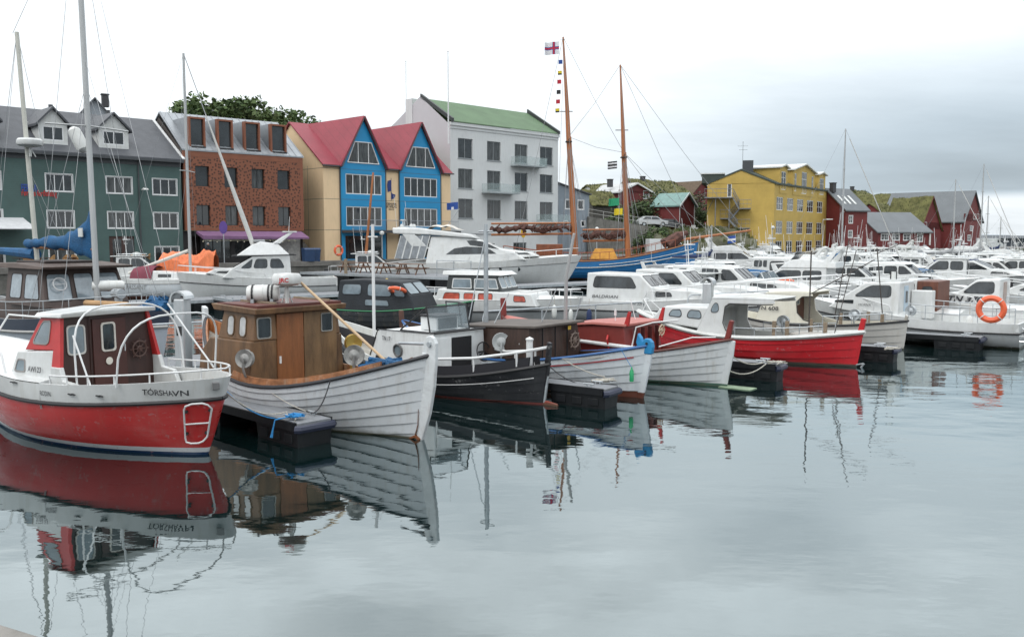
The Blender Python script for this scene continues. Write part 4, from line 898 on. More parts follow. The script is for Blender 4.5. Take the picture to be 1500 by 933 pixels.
blade(rb5, 'rudder', [(.2, -.35), (-.2, -.3), (-.3, .3), (-.42, .85), (-.46, 1.25), (-.24, 1.25), (-.12, .85), (.02, .3)], .07, W5)
m = MB(); m.box(-1.0, -.1, -.22, .22, -.05, .02); m.build('rudder_plate', mat('algae_board', (.20, .27, .18), .8, var=.4), rb5)
blade(rb5, 'stem_post', [(7.2, -.2), (7.4, .8), (7.45, 2.05), (7.6, 2.05), (7.55, .8), (7.4, -.2)], .14, REDC)
foredeck(h5, rb5, .72, .98, PINKR, dz=.02, camber=.25)
m = MB(); E = lambda t, dz: h5.edge(t, 1, dz, .05); m.tube([E(.3, 0), E(.28, .7), E(.22, .78), E(.14, .75)], .02, 6); m.tube([E(.2, .1), E(.1, .22), E(.04, .12)], .02, 6); m.build('hand_rail', RAILW, rb5, smooth=True)
m = MB(); m.tube([(5.0, .1, 1.3), (4.98, .1, 2.8), (4.7, .1, 4.1)], [.06, .055, .04], 8); m.build('mast', ALU, rb5, smooth=True)
m = MB(); m.tube([(3.1, .3, 1.5), (3.1, .3, 1.95)], .015, 5); m.tube([(3.1, .3, 1.75), (3.1, .3, 1.9)], .035, 8); m.tube([(2.9, -.5, 1.55), (3.1, -.5, 2.2)], .012, 5); m.build('aerial', RAILW, rb5)

# ---- 6 long red boat with white open wheelhouse
S6 = (10.57, 27.24); rb6 = frame_boat('wooden_boat', S6, DD, 'bright red clinker boat with white rounded cabin and open wheelhouse')
h6 = Hull(7.3, 2.4, 1.12, .80, 1.35, tm=.5, pa=2.3, qa=.85, pf=2.2, qf=.85, ra=.28, rf=.4, keel=.5, full=2.3, endv=.9, tl=.5)
R6 = bands('bright_red_hull', (.52, .012, .02), [(.07, (.05, .02, .03))], .35, grime=(.25, .01, .015), amt=.4)
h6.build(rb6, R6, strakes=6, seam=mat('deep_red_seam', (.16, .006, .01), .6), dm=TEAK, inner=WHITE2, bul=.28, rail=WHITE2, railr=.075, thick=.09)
TR6 = House([(4.3, .9), (6.7, 1.1), (6.35, 1.52), (6.1, 1.64), (4.3, 1.68)], .9, 1.68, .95, .86); m = MB(); TR6.add(m); m.build('trunk_cabin', WHITE, rb6, bevel=.06)
WH = [(4.75, .8), (4.45, 1.5), (4.25, 1.98), (2.35, 2.02), (2.25, 1.86), (2.75, 1.80), (3.05, 1.66), (3.0, 1.3), (2.7, .95), (2.3, .8)]
# wheelhouse: side plate with a rounded cut-out aft, roof and front
W6 = House([(4.9, .8), (4.35, 1.98), (2.25, 2.02), (2.2, 1.9), (2.6, 1.86), (3.75, 1.84), (3.88, 1.74), (3.92, 1.2), (3.8, .95), (3.55, .8)], .8, 2.0, .98, .9)
m = MB()
for s in (1, -1):
    k = len(W6.p); a = [W6.P(x, z, s) for x, z in W6.p]; bb = [W6.P(x, z, s, -.05) for x, z in W6.p]; m.add(a+bb, [tuple(range(k)), tuple(range(k, 2*k))[::-1]]+[(i, (i+1) % k, k+(i+1) % k, k+i) for i in range(k)])
m.add([W6.P(4.9, .8, 1), W6.P(4.9, .8, -1), W6.P(4.35, 1.98, -1), W6.P(4.35, 1.98, 1)], [(0, 1, 2, 3)])
m.build('wheelhouse', WHITE, rb6, bevel=.015)
m = MB(); HR = House([(4.4, 1.97), (2.2, 2.01), (2.2, 2.05), (3.3, 2.08), (4.3, 2.03)], 1.9, 2.1, .94, .88); HR.add(m); m.build('roof', WHITE, rb6, bevel=.015)
m = MB(); m.tube([W6.P(x, z, 1, .004) for x, z in [(2.25, 1.86), (2.6, 1.84), (3.72, 1.82), (3.88, 1.72), (3.93, 1.2), (3.82, .97), (3.55, .82)]], .018, 6); m.build('opening_trim', BLACK, rb6, smooth=True)
m = MB(); m.box(4.3, 4.33, -.85, .85, .8, 1.9); m.build('inner_bulkhead', WHITE2, rb6); m = MB(); m.box(4.27, 4.3, .1, .5, 1.45, 1.75); m.build('instrument_panel', GLASSL, rb6)
wf, wg = MB(), MB()
for s in (1, -1): TR6.swin(wf, wg, [(4.7, 1.26), (5.3, 1.28), (5.2, 1.56), (4.78, 1.56)], s, .025, rnd=.4); TR6.swin(wf, wg, [(5.45, 1.28), (6.0, 1.30), (5.85, 1.54), (5.5, 1.56)], s, .025, rnd=.4); W6.swin(wf, wg, [(4.08, 1.52), (4.42, 1.5), (4.28, 1.84), (4.12, 1.84)], s, .02, rnd=.4)
f = wf.build('cabin_windows', BLACK, rb6); wg.build('panes', GLASSL, f)
m = MB(); E = lambda t, s, dz: h6.edge(t, s, dz, .06)
for s in (1, -1):
    m.tube([E(t, s, .28) for t in (.47, .4, .3, .2, .12)], .016, 6)
    for t in (.47, .38, .29, .2, .12): m.tube([E(t, s, .28), E(t, s, 0)], .014, 5)
m.build('side_rail', GALV, rb6, smooth=True)
line_reel(rb6, (2.35, -.2, 1.25), (0, 1, 0), .2); m = MB()
for p in ((1.9, .6), (1.55, -.5), (.8, .3), (2.2, .9)): m.box(p[0]-.05, p[0]+.05, p[1]-.05, p[1]+.05, .6, 1.35)
m.build('bollards', WOODG, rb6)
m = MB(); m.box(.9, 1.9, -.4, .5, .55, .95); m.build('engine_box', mat('grey_box', (.35, .33, .3), .7, var=.2), rb6, bevel=.02)
blade(rb6, 'stern_post', [(.2, -.3), (-.1, .3), (-.25, .95), (-.34, 1.5), (-.2, 1.52), (-.08, 1.0), (.1, .3)], .11, mat('stem_red', (.50, .015, .02), .4)); m = MB(); m.tube([(-.1, 0, -.2), (-.32, 0, .12)], .03, 6); m.tube([(.1, 0, .02), (-.3, 0, .12)], .025, 6); m.build('rudder_iron', GALV, rb6)
m = MB(); m.tube([(1.35, .2, 1.0), (1.35, .2, 3.55)], .022, 6); m.tube([(1.35, .2, 2.2), (-.4, -.4, 3.3)], .016, 5); m.tube([(.3, .9, 1.1), (-.1, .4, 3.6)], .014, 5); m.build('fishing_poles', mat('dark_pole', (.05, .04, .035), .5), rb6)
m = MB(); E = lambda t, s, dz: h6.edge(t, s, dz, .06); m.tube([E(.985, 1, .0), E(.97, 1, .5), E(.97, -1, .5), E(.985, -1, 0)], .02, 6); m.tube([E(.9, 1, 0), E(.97, 1, .5)], .018, 6); m.tube([E(.9, -1, 0), E(.97, -1, .5)], .018, 6); m.build('bow_rail', RAILW, rb6, smooth=True)

# ---- 7 grey clinker boat with cream wheelhouse
S7 = (13.88, 31.42); rb7 = frame_boat('wooden_boat', S7, DD, 'pale grey clinker boat with cream wheelhouse marked TN 608 and a brown door')
h7 = Hull(7.2, 2.5, 1.05, .78, 1.3, tm=.5, pa=2.2, qa=.85, pf=2.2, qf=.85, ra=.2, rf=.4, keel=.5, full=2.3, endv=.9, tl=.5)
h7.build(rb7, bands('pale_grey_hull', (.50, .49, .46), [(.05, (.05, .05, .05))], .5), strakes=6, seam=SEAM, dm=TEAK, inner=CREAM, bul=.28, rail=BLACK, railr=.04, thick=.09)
W7 = House([(5.1, .8), (4.7, 1.86), (2.95, 1.95), (2.9, 1.82), (3.3, 1.80), (3.5, 1.6), (3.45, 1.2), (3.2, .95), (2.5, .8)], .8, 1.95, 1.0, .9)
m = MB()
for s in (1, -1):
    k = len(W7.p); a = [W7.P(x, z, s) for x, z in W7.p]; bb = [W7.P(x, z, s, -.05) for x, z in W7.p]; m.add(a+bb, [tuple(range(k)), tuple(range(k, 2*k))[::-1]]+[(i, (i+1) % k, k+(i+1) % k, k+i) for i in range(k)])
m.add([W7.P(5.1, .8, 1), W7.P(5.1, .8, -1), W7.P(4.7, 1.86, -1), W7.P(4.7, 1.86, 1)], [(0, 1, 2, 3)]); m.build('wheelhouse', CREAM, rb7, bevel=.015)
m = MB(); House([(4.75, 1.85), (2.9, 1.94), (2.9, 1.99), (3.6, 2.0), (4.65, 1.92)], 1.8, 2.0, .94, .88).add(m); m.build('roof', CREAM, rb7, bevel=.015)
m = MB(); m.box(3.9, 3.94, -.9, .9, .75, 1.85); bk = m.build('bulkhead', mat('brown_panel', (.10, .04, .025), .5, var=.3, stretch=(4, 4, .6)), rb7)
wf, wg = MB(), MB()
for y in (.5, -.1): window(wf, wg, [(3.9, y, 1.4), (3.9, y-.3, 1.4), (3.9, y-.3, 1.68), (3.9, y, 1.68)], .03, .2)
f = wf.build('window_frames', CREAM, bk); wg.build('panes', GLASSL, f)
lettering('TN 608', .2, (5.0, 1.02, 1.25), (-1, 0, 0), (0, -.09, 1), INK, rb7, .003, 0, None, .85, 'number_lettering', .012)
m = MB(); m.tube([W7.P(x, z, 1, .004) for x, z in [(2.92, 1.82), (3.3, 1.79), (3.5, 1.6), (3.45, 1.2), (3.2, .95), (2.5, .8)]], .018, 6); m.build('opening_trim', BLACK, rb7, smooth=True)
deck_rail(rb7, h7, .08, .34, .32, GALV, 4, .018, .06, name='side_rail'); line_reel(rb7, (1.5, .5, 1.2), (0, 1, .1), .2)
m = MB(); m.tube([(2.2, .6, 1.0), (1.9, .2, 3.9)], .018, 5); m.tube([(.6, .2, 1.0), (.9, .2, 3.6)], .02, 5); m.tube([(.9, .2, 3.4), (-.6, .0, 4.1)], .014, 5); m.build('fishing_poles', mat('dark_pole', (.05, .04, .035), .5), rb7)
m = MB(); [m.box(x-.05, x+.05, y-.05, y+.05, .6, 1.25) for x, y in ((1.9, .8), (1.3, -.4), (.6, .3))]; m.build('bollards', WOODG, rb7)
blade(rb7, 'stern_post', [(.2, -.3), (-.05, .3), (-.2, 1.2), (-.1, 1.25), (.1, .3)], .1, mat('stem_grey', (.4, .38, .34), .6))
# ------------------------------------------------------------------ motor boats
HG = bands('white_hull_grey_foot', (.58, .60, .60), [(.08, (.03, .035, .05))], .28, grime=(.35, .33, .28), amt=.35)
HG2 = bands('white_hull_blue_foot', (.60, .62, .62), [(.10, (.02, .05, .14))], .28, grime=(.35, .33, .28), amt=.25)
HGREY = bands('grey_lower_hull', (.36, .38, .39), [(.07, (.03, .03, .04))], .3, grime=(.25, .24, .2), amt=.4)
def mhull(root, L, B, za, zm, zf, low=HG, up=WHITE, s0=.78, tr=.82, rake=1.0, rail=BLACK, dm=WHITE, bul=lambda t: .55 if t < .38 else .04, N=22, railr=.03, fd=.36):
    h = Hull(L, B, za, zm, zf, tm=.42, pa=2, qa=1, pf=2.1, qf=.8, tr=tr, ra=0, rf=rake, keel=.45, N=N, full=3.2, endv=.8, tl=.3)
    hull_split(h, root, low, up, s0, rail, railr); inner_deck(h, root, bul, dm, WHITE, .1); foredeck(h, root, fd, .985, WHITE, dz=.015, camber=.14, inset=0); return h
def deckhouse(root, prof, z0, z1, wb, wt, m_=WHITE, name='cabin', bevel=.05, side=(), front=(), trim=BLACK, glass=GLASS, fw=.02, rnd=.25):
    H = House(prof, z0, z1, wb, wt); m = MB(); H.add(m); m.build(name, m_, root, bevel=bevel)
    if side or front:
        wf, wg = MB(), MB()
        for q in side:
            for s in (1, -1): H.swin(wf, wg, q, s, fw, rnd=rnd)
        for (i, us, v0, v1) in front:
            for u0, u1 in us: H.fwin(wf, wg, i, u0, u1, v0, v1, fw)
        f = wf.build(name+'_windows', trim, root); wg.build('panes', glass, f)
    return H
def pulpit(root, h, t0=.5, height=.6, r=.022):
    b = MB()
    for s in (1, -1):
        ts = [lerp(t0, .985, i/14) for i in range(15)]; P = [h.edge(t0-.02, s, .0, .06)]+[h.edge(t, s, height*min(1, .75+.25*i/6), .05) for i, t in enumerate(ts)]; b.tube(P, r, 5)
        for i in range(0, 15, 3): b.tube([h.edge(ts[i], s, height*.9, .05), h.edge(ts[i], s, 0, .08)], r*.85, 5)
        if s == 1: P1_ = P[-1]
        else: b.tube([P1_, P1_+Vector((.12, -.1, 0)), P[-1]+Vector((.12, .1, 0)), P[-1]], r, 5)
    b.build('pulpit', RAILW, root, smooth=True)
def aerials(root, pts, m=RAILW):
    b = MB()
    for p, l in pts: b.tube([p, Vector(p)+Vector((-.08*l, 0, l))], .014, 4)
    b.build('aerials', m, root)
def wipers(root, H, i, us):
    b = MB(); (xa, za), (xb, zb) = H.p[i], H.p[(i+1) % len(H.p)]
    for u in us:
        def Q(u, v): x = lerp(xa, xb, v); z = lerp(za, zb, v); return Vector((x+.04, lerp(-H.w(z), H.w(z), u), z+.03))
        b.tube([Q(u, .05), Q(u+.1, .7)], .012, 4)
    b.build('wipers', BLACK, root)
PROTO = {}
def proto_pilothouse():
    e = empty('motor_boat', label='x', cat='boat'); h = mhull(e, 7.6, 2.7, 1.0, 1.0, 1.45, low=HG2)
    deckhouse(e, [(5.0, 1.0), (6.6, 1.25), (6.1, 1.62), (4.6, 1.75)], 1.0, 1.75, .95, .8, name='trunk_cabin', side=[[(4.9, 1.35), (5.8, 1.4), (5.7, 1.56), (4.9, 1.6)]])
    H = deckhouse(e, [(2.3, .7), (5.3, 1.0), (5.0, 1.7), (4.1, 2.45), (2.3, 2.5)], .7, 2.5, 1.1, .92, side=[[(2.5, 1.75), (3.3, 1.75), (3.3, 2.35), (2.5, 2.35)], [(3.4, 1.75), (4.75, 1.75), (4.05, 2.35), (3.4, 2.35)]], front=[(2, [(.05, .48), (.52, .95)], .08, .93)])
    m = MB(); m.box(1.9, 4.3, -.98, .98, 2.49, 2.56); m.build('roof', WHITE, e, bevel=.03); wipers(e, H, 2, (.25, .7))
    m = MB(); m.box(2.27, 2.3, -.35, .35, .8, 2.35); m.build('door', GLASS, e); pulpit(e, h); aerials(e, [((2.2, .6, 2.55), 2.2), ((2.3, -.5, 2.55), 1.3)])
    m = MB(); m.box(-.45, -.05, -.22, .22, .35, 1.25); m.box(-.35, -.1, -.12, .12, -.3, .4); m.build('outboard_motor', BLACK, e, bevel=.05); clutter(e, 2.9, 2.56, 1, 1); deck_rail(e, h, .0, .32, .45, RAILW, 3, .02, .08, name='stern_rail'); return e
def proto_fly():
    e = empty('motor_cruiser', label='x', cat='boat'); h = mhull(e, 9.4, 3.3, 1.2, 1.15, 1.7)
    deckhouse(e, [(5.6, 1.1), (8.0, 1.5), (7.2, 1.86), (5.6, 2.0)], 1.1, 2.0, 1.15, 1.0, name='trunk_cabin', side=[[(5.9, 1.5), (7.2, 1.6), (6.9, 1.78), (5.9, 1.8)]])
    H = deckhouse(e, [(2.2, 1.0), (6.5, 1.2), (6.2, 1.9), (5.1, 2.6), (2.2, 2.65)], 1.0, 2.65, 1.4, 1.25, side=[[(2.5, 1.85), (3.7, 1.85), (3.7, 2.45), (2.5, 2.45)], [(3.8, 1.85), (5.9, 1.9), (5.1, 2.45), (3.8, 2.45)]], front=[(2, [(.04, .33), (.36, .64), (.67, .96)], .08, .92)])
    deckhouse(e, [(1.6, 2.62), (5.2, 2.60), (4.6, 3.1), (3.9, 3.2), (1.7, 3.0)], 2.6, 3.2, 1.3, 1.15, name='fly_bridge'); wipers(e, H, 2, (.2, .5, .8))
    m = MB(); g = MB(); g.hexa([(4.55, -1.0, 3.1), (4.6, -1.0, 3.1), (4.6, 1.0, 3.1), (4.55, 1.0, 3.1)], [(4.25, -.9, 3.45), (4.3, -.9, 3.45), (4.3, .9, 3.45), (4.25, .9, 3.45)]); g.build('spray_screen', mat('smoked_perspex', (.05, .06, .07), .08), e)
    for s in (1, -1): m.hexa([(2.1, s*1.1, 2.9), (2.6, s*1.1, 2.9), (2.6, s*1.22, 2.9), (2.1, s*1.22, 2.9)], [(1.6, s*.95, 3.7), (1.85, s*.95, 3.7), (1.85, s*1.05, 3.7), (1.6, s*1.05, 3.7)])
    m.box(1.55, 1.9, -1.05, 1.05, 3.68, 3.76); m.build('radar_arch', WHITE, e, bevel=.03)
    pulpit(e, h, .5, .6); aerials(e, [((1.7, .9, 3.75), 2.4), ((1.7, -.8, 3.75), 1.6)]); deck_rail(e, h, .0, .3, .55, RAILW, 4, .022, .08, name='stern_rail', mid=True); m = MB(); m.lathe([(0, 0), (.26, 0), (.3, .06), (.28, .2), (.0, .26)], (1.7, 0, 3.77), 14); m.build('radome', WHITE2, e, smooth=True); return e
def proto_sport():
    e = empty('sports_cruiser', label='x', cat='boat'); h = mhull(e, 8.6, 3.0, 1.15, 1.1, 1.45, rake=1.4)
    H = deckhouse(e, [(3.6, 1.0), (7.4, 1.35), (6.4, 1.62), (5.4, 1.75), (4.1, 2.35), (3.4, 2.3)], 1.0, 2.35, 1.25, .9, side=[[(3.8, 1.72), (5.2, 1.72), (4.2, 2.18), (3.9, 2.18)], [(5.3, 1.38), (6.6, 1.42), (6.3, 1.55), (5.4, 1.6)]], front=[(3, [(.05, .48), (.52, .95)], .06, .95)])
    m = MB(); m.hexa([(1.2, -1.15, 1.5), (3.9, -1.0, 1.6), (3.9, 1.0, 1.6), (1.2, 1.15, 1.5)], [(1.5, -1.0, 2.35), (4.1, -.85, 2.42), (4.1, .85, 2.42), (1.5, 1.0, 2.35)]); m.build('canopy', NAVY, e, bevel=.08)
    m = MB()
    for s in (1, -1): m.hexa([(1.6, s*1.2, 1.2), (2.3, s*1.2, 1.2), (2.3, s*1.3, 1.2), (1.6, s*1.3, 1.2)], [(1.0, s*1.0, 2.6), (1.3, s*1.0, 2.6), (1.3, s*1.1, 2.6), (1.0, s*1.1, 2.6)])
    m.box(.98, 1.35, -1.1, 1.1, 2.58, 2.66); m.build('radar_arch', WHITE, e, bevel=.03); pulpit(e, h, .5, .5); aerials(e, [((1.1, .8, 2.65), 2.0)]); return e
def proto_hardtop():
    e = empty('motor_cruiser', label='x', cat='boat'); h = mhull(e, 8.8, 3.1, 1.1, 1.1, 1.6)
    deckhouse(e, [(5.2, 1.1), (7.6, 1.4), (6.8, 1.7), (5.2, 1.8)], 1.1, 1.8, 1.1, .95, name='trunk_cabin', side=[[(5.6, 1.45), (6.7, 1.5), (6.5, 1.64), (5.6, 1.66)]])
    H = deckhouse(e, [(2.0, .9), (5.8, 1.1), (5.6, 1.75), (4.7, 2.5), (2.0, 2.52)], .9, 2.52, 1.3, 1.15, side=[[(2.2, 1.7), (3.2, 1.7), (3.2, 2.38), (2.2, 2.38)], [(3.3, 1.7), (4.2, 1.7), (4.2, 2.38), (3.3, 2.38)], [(4.3, 1.75), (5.3, 1.8), (4.7, 2.35), (4.3, 2.38)]], front=[(2, [(.05, .33), (.36, .64), (.67, .95)], .08, .92)])
    m = MB(); m.hexa([(.9, -1.2, 2.5), (5.0, -1.15, 2.5), (5.0, 1.15, 2.5), (.9, 1.2, 2.5)], [(1.1, -1.1, 2.64), (4.7, -1.0, 2.66), (4.7, 1.0, 2.66), (1.1, 1.1, 2.64)]); m.build('hard_top', WHITE, e, bevel=.04)
    m = MB(); [m.tube([(1.0, s*1.15, 2.5), (.7, s*1.25, 1.1)], .03, 6) for s in (1, -1)]; m.build('top_posts', RAILW, e)
    m = MB(); [m.tube([(1.3+.0, y, 2.65), (4.4, y, 2.68)], .015, 5) for y in (.9, -.9)]; m.build('roof_rails', STEEL, e); pulpit(e, h, .55, .6); wipers(e, H, 2, (.25, .7)); aerials(e, [((1.6, .7, 2.65), 1.8), ((3.2, -.3, 2.65), .8)]); clutter(e, 2.0, 2.66, 1, 2); deck_rail(e, h, .0, .3, .5, RAILW, 4, .02, .08, name='stern_rail', mid=True); return e
def proto_canopy():
    e = empty('motor_boat', label='x', cat='boat'); h = mhull(e, 6.8, 2.5, .95, .95, 1.3)
    H = deckhouse(e, [(3.4, .9), (6.0, 1.2), (5.2, 1.5), (4.3, 1.6), (3.6, 1.65)], .9, 1.65, 1.0, .8, name='cuddy', side=[[(4.1, 1.2), (5.2, 1.28), (5.0, 1.42), (4.1, 1.42)]])
    m = MB(); g = MB()
    for (a, c) in (((4.2, .85), (3.3, 1.05)), ((4.2, -.85), (3.3, -1.05)), ((4.2, .85), (4.2, 0)), ((4.2, 0), (4.2, -.85))):
        q = [(a[0], a[1], 1.55), (c[0], c[1], 1.5), (c[0]-.35, c[1]*.9, 2.05), (a[0]-.45, a[1]*.9, 2.08)]; g.add(q, [(0, 1, 2, 3)]); m.tube([q[2], q[3]], .02, 5); m.tube([q[0], q[3]], .02, 5); m.tube([q[1], q[2]], .02, 5)
    f = m.build('windscreen', STEEL, e); g.build('screen_panes', TRANS, f)
    m = MB(); A = []
    for i in range(9):
        x = lerp(.5, 3.8, i/8); z = 1.25+.95*math.sin(PI*(.15+.5*i/8))
        for k in range(7): u = -1+k/3; A.append((x, u*(1.1-.1*i/8), z-(z-1.15)*abs(u)**3.5*(.9 if i < 8 else .2)))
    m.add(A, [(i*7+k, i*7+7+k, i*7+8+k, i*7+1+k) for i in range(8) for k in range(6)]); m.build('canopy', BLUE, e, smooth=True)
    pulpit(e, h, .6, .45); m = MB(); m.box(-.45, 0, -.22, .22, .4, 1.3); m.box(-.35, -.1, -.1, .1, -.3, .45); m.build('outboard_motor', BLACK, e, bevel=.06); return e
def proto_open():
    e = empty('small_boat', label='x', cat='boat'); h = mhull(e, 5.6, 2.1, .75, .75, 1.05, fd=.6, bul=lambda t: .35)
    deckhouse(e, [(2.4, .6), (4.0, .8), (3.8, 1.25), (3.2, 1.8), (2.4, 1.85)], .6, 1.85, .72, .62, side=[[(2.55, 1.3), (3.6, 1.3), (3.15, 1.72), (2.55, 1.72)]], front=[(2, [(.06, .94)], .08, .92)])
    pulpit(e, h, .65, .35); m = MB(); m.box(-.4, 0, -.2, .2, .35, 1.15); m.box(-.3, -.1, -.1, .1, -.3, .4); m.build('outboard_motor', mat('grey_motor', (.2, .21, .22), .4), e, bevel=.06); return e
def sailboat(H_=12.5, cover=BLUE, boomdir=1, L=9.0):
    e = empty('sailing_boat', label='x', cat='boat'); h = mhull(e, L, 2.9, 1.05, 1.0, 1.3, low=WHITE, s0=.86, rail=mat('thin_blue_line', (.03, .07, .2), .5), railr=.018, tr=.55, rake=.9)
    deckhouse(e, [(2.9, .95), (6.3, 1.15), (5.6, 1.42), (3.2, 1.55), (2.8, 1.5)], .95, 1.55, .85, .7, side=[[(3.4, 1.2), (4.3, 1.22), (4.2, 1.38), (3.4, 1.38)], [(4.5, 1.22), (5.4, 1.25), (5.2, 1.36), (4.5, 1.38)]])
    mx = L*.55; top = Vector((mx, 0, H_)); mast_rig(e, (mx, 0, 1.2), top, .075, .05, ALU, [(top, (L+.7, 0, 1.45)), (top, (0, 0, 1.2)), (top, (mx-.2, 1.3, 1.1)), (top, (mx-.2, -1.3, 1.1)), (lerp(Vector((mx, 0, 1)), top, .55), (mx-.5, 1.25, 1.1)), (lerp(Vector((mx, 0, 1)), top, .55), (mx-.5, -1.25, 1.1))], ((.42, .75), (.72, .5)))
    m = MB(); m.tube([(mx, 0, 2.1), (mx-3.6, 0, 2.15)], .06, 8); m.build('boom', ALU, e)
    m = MB(); P = []; m.tube([(mx+.06, 0, 2.9), (mx-.15, 0, 2.5), (mx-.9, 0, 2.3), (mx-2.2, 0, 2.25), (mx-3.5, 0, 2.2)], [.09, .2, .19, .15, .07], 8); m.build('sail_cover', cover, e, smooth=True)
    m = MB(); m.tube([(L+.6, 0, 1.5), lerp(Vector((L+.6, 0, 1.5)), top, .93)], .035, 6); m.build('furled_jib', mat('furled_sail', (.50, .50, .48), .8, var=.1), e, smooth=True)
    pulpit(e, h, .8, .5); m = MB()
    for s in (1, -1): m.tube([(.05, s*.7, 1.55), (.05, s*1.0, 1.55), (1.2, s*1.2, 1.55)], .015, 5); m.tube([(.05, s*.7, 1.55), (.05, s*.7, 1.0)], .015, 5); m.tube([(1.2, s*1.2, 1.55), (1.2, s*1.2, 1.0)], .015, 5)
    m.build('pushpit', STEEL, e); return e
def put(e, p, d, label, group=None):
    e.location = (p[0], p[1], 0); e.rotation_euler = (0, 0, math.atan2(d[1], d[0])); e['label'] = label
    if group: e['group'] = group
    return e
def clutter(e, x, z, w_=1.0, seed=0):
    r = random.Random(seed); m = MB(); m.tube([(x, .0, z), (x-.1, 0, z+1.5)], .035, 5); m.tube([(x-.05, -.5, z+.9), (x-.05, .5, z+.9)], .022, 4); m.box(x-.15, x+.2, -.5, .5, z+1.2, z+1.27); m.tube([(x-.05, .45, z+.9), (x-.12, .45, z+2.3)], .012, 4); m.tube([(x-.05, -.45, z+.9), (x-.3, -.5, z+2.8)], .012, 4); m.build('light_mast', RAILW, e)
    m = MB(); m.lathe([(0, 0), (.26, 0), (.3, .06), (.28, .2), (.0, .26)], (x+.7, 0, z+.02), 14); m.build('radome', WHITE2, e, smooth=True)
    m = MB(); m.tube([(x+.9, s_*.9*w_, z+.1) for s_ in (-1, 1)], .02, 4); [m.tube([(x-.5, s_*.9*w_, z+.12), (x+1.3, s_*.9*w_, z+.12)], .02, 4) for s_ in (1, -1)]; m.build('roof_rack', STEEL, e)
# ---- 8 HORNX workboat
S8 = (18.65, 32.1); e = empty('workboat', label='x', cat='boat'); h8 = mhull(e, 7.3, 2.9, .92, .9, 1.5, low=HGREY, s0=.74, rake=.8, bul=lambda t: .3 if t < .5 else .04, fd=.5)
H = deckhouse(e, [(4.1, .8), (6.8, 1.2), (6.3, 1.62), (5.4, 2.22), (4.1, 2.27)], .8, 2.27, 1.15, .98, side=[[(4.4, 1.66), (5.85, 1.66), (5.2, 2.12), (4.4, 2.14)], [(5.8, 1.38), (6.55, 1.42), (6.5, 1.5), (5.8, 1.53)]], front=[(2, [(.05, .48), (.52, .95)], .08, .92)])
m = MB(); m.box(4.07, 4.1, -.1, .4, .85, 2.1); dr = m.build('door', mat('pale_blue_door', (.42, .52, .60), .5), e); m = MB(); m.box(4.05, 4.07, .05, .28, 1.45, 1.9); m.build('pane', GLASS, dr)
m = MB(); m.box(3.3, 4.08, -1.0, -.5, .8, 1.9); m.build('engine_casing', WHITE, e, bevel=.04); m = MB(); m.box(4.2, 5.2, -.5, .5, 2.25, 2.35); m.build('roof_pad', WHITE, e)
lettering('HORNX', .13, (5.6, 1.13, 1.32), (-1, 0, 0), (0, -.09, 1), INK, e, 0, .3, None, .5, 'name_lettering', .02)
deck_rail(e, h8, .02, .5, .55, GALV, 6, .018, .08, mid=True, name='side_rail'); line_reel(e, (3.7, .9, 1.2), (.2, 1, 0), .2); pulpit(e, h8, .6, .5)
m = MB()
for s in (.7, -.2): m.tube([(-.02, s, .75), (-.75, s, .28)], .025, 6)
m.tube([(-.75, 1.0, .28), (-.75, -1.0, .28)], .03, 6); m.tube([(-.75, .9, .28), (0, 1.0, .3)], .025, 6); m.tube([(-.75, -.9, .28), (0, -1.0, .3)], .025, 6); m.build('stern_platform_frame', STEEL, e, smooth=True)
put(e, S8, DD, 'long white workboat lettered HORNX with grey lower hull and pale blue door')
m = MB(); [m.tube([(0, y, -.22), (0, y, .22)], .085, 8) for y in (-.14, .0, .14)]; e2 = empty('gas_bottle_rack', W(e, (4.6, .1, 2.42)), e.rotation_euler.z, 'rack of white bottles with black straps on the roof of the HORNX workboat', 'rack'); o = m.build('bottles', WHITE2, e2, smooth=True); o.rotation_euler = (0, 0, .3); m = MB(); [m.cbox((0, y, .0), (.21, .05, .46)) for y in (-.07, .07)]; m.build('strap', BLACK, e2)
# ---- 9 TN 370
e = empty('motor_boat', label='x', cat='boat'); h9 = mhull(e, 8.2, 2.9, 1.0, 1.0, 1.5)
H = deckhouse(e, [(4.0, .8), (7.0, 1.2), (6.5, 1.5), (5.6, 1.65), (4.9, 2.2), (4.0, 2.25)], .8, 2.25, 1.2, 1.0, side=[[(4.2, 1.62), (5.45, 1.62), (4.9, 2.12), (4.2, 2.14)], [(5.9, 1.25), (6.4, 1.25), (6.3, 1.42), (5.9, 1.42)]], front=[(3, [(.05, .48), (.52, .95)], .08, .92)])
lettering('TN 370', .34, (6.0, 1.15, 1.26), (-1, 0, 0), (0, -.12, 1), INK, e, .012, .3, None, 1.35, 'number_lettering', .03)
m = MB(); m.box(3.97, 4.0, -.3, .3, .9, 2.1); m.build('door', mat('pinkish_door', (.35, .28, .25), .5), e); deck_rail(e, h9, .02, .45, .55, GALV, 5, .018, .08, mid=True, name='side_rail'); pulpit(e, h9, .6, .5)
put(e, (24.0, 35.05), DD, 'white motor boat with large slanted number TN 370 on its side'); rb9 = e
e = copy = None
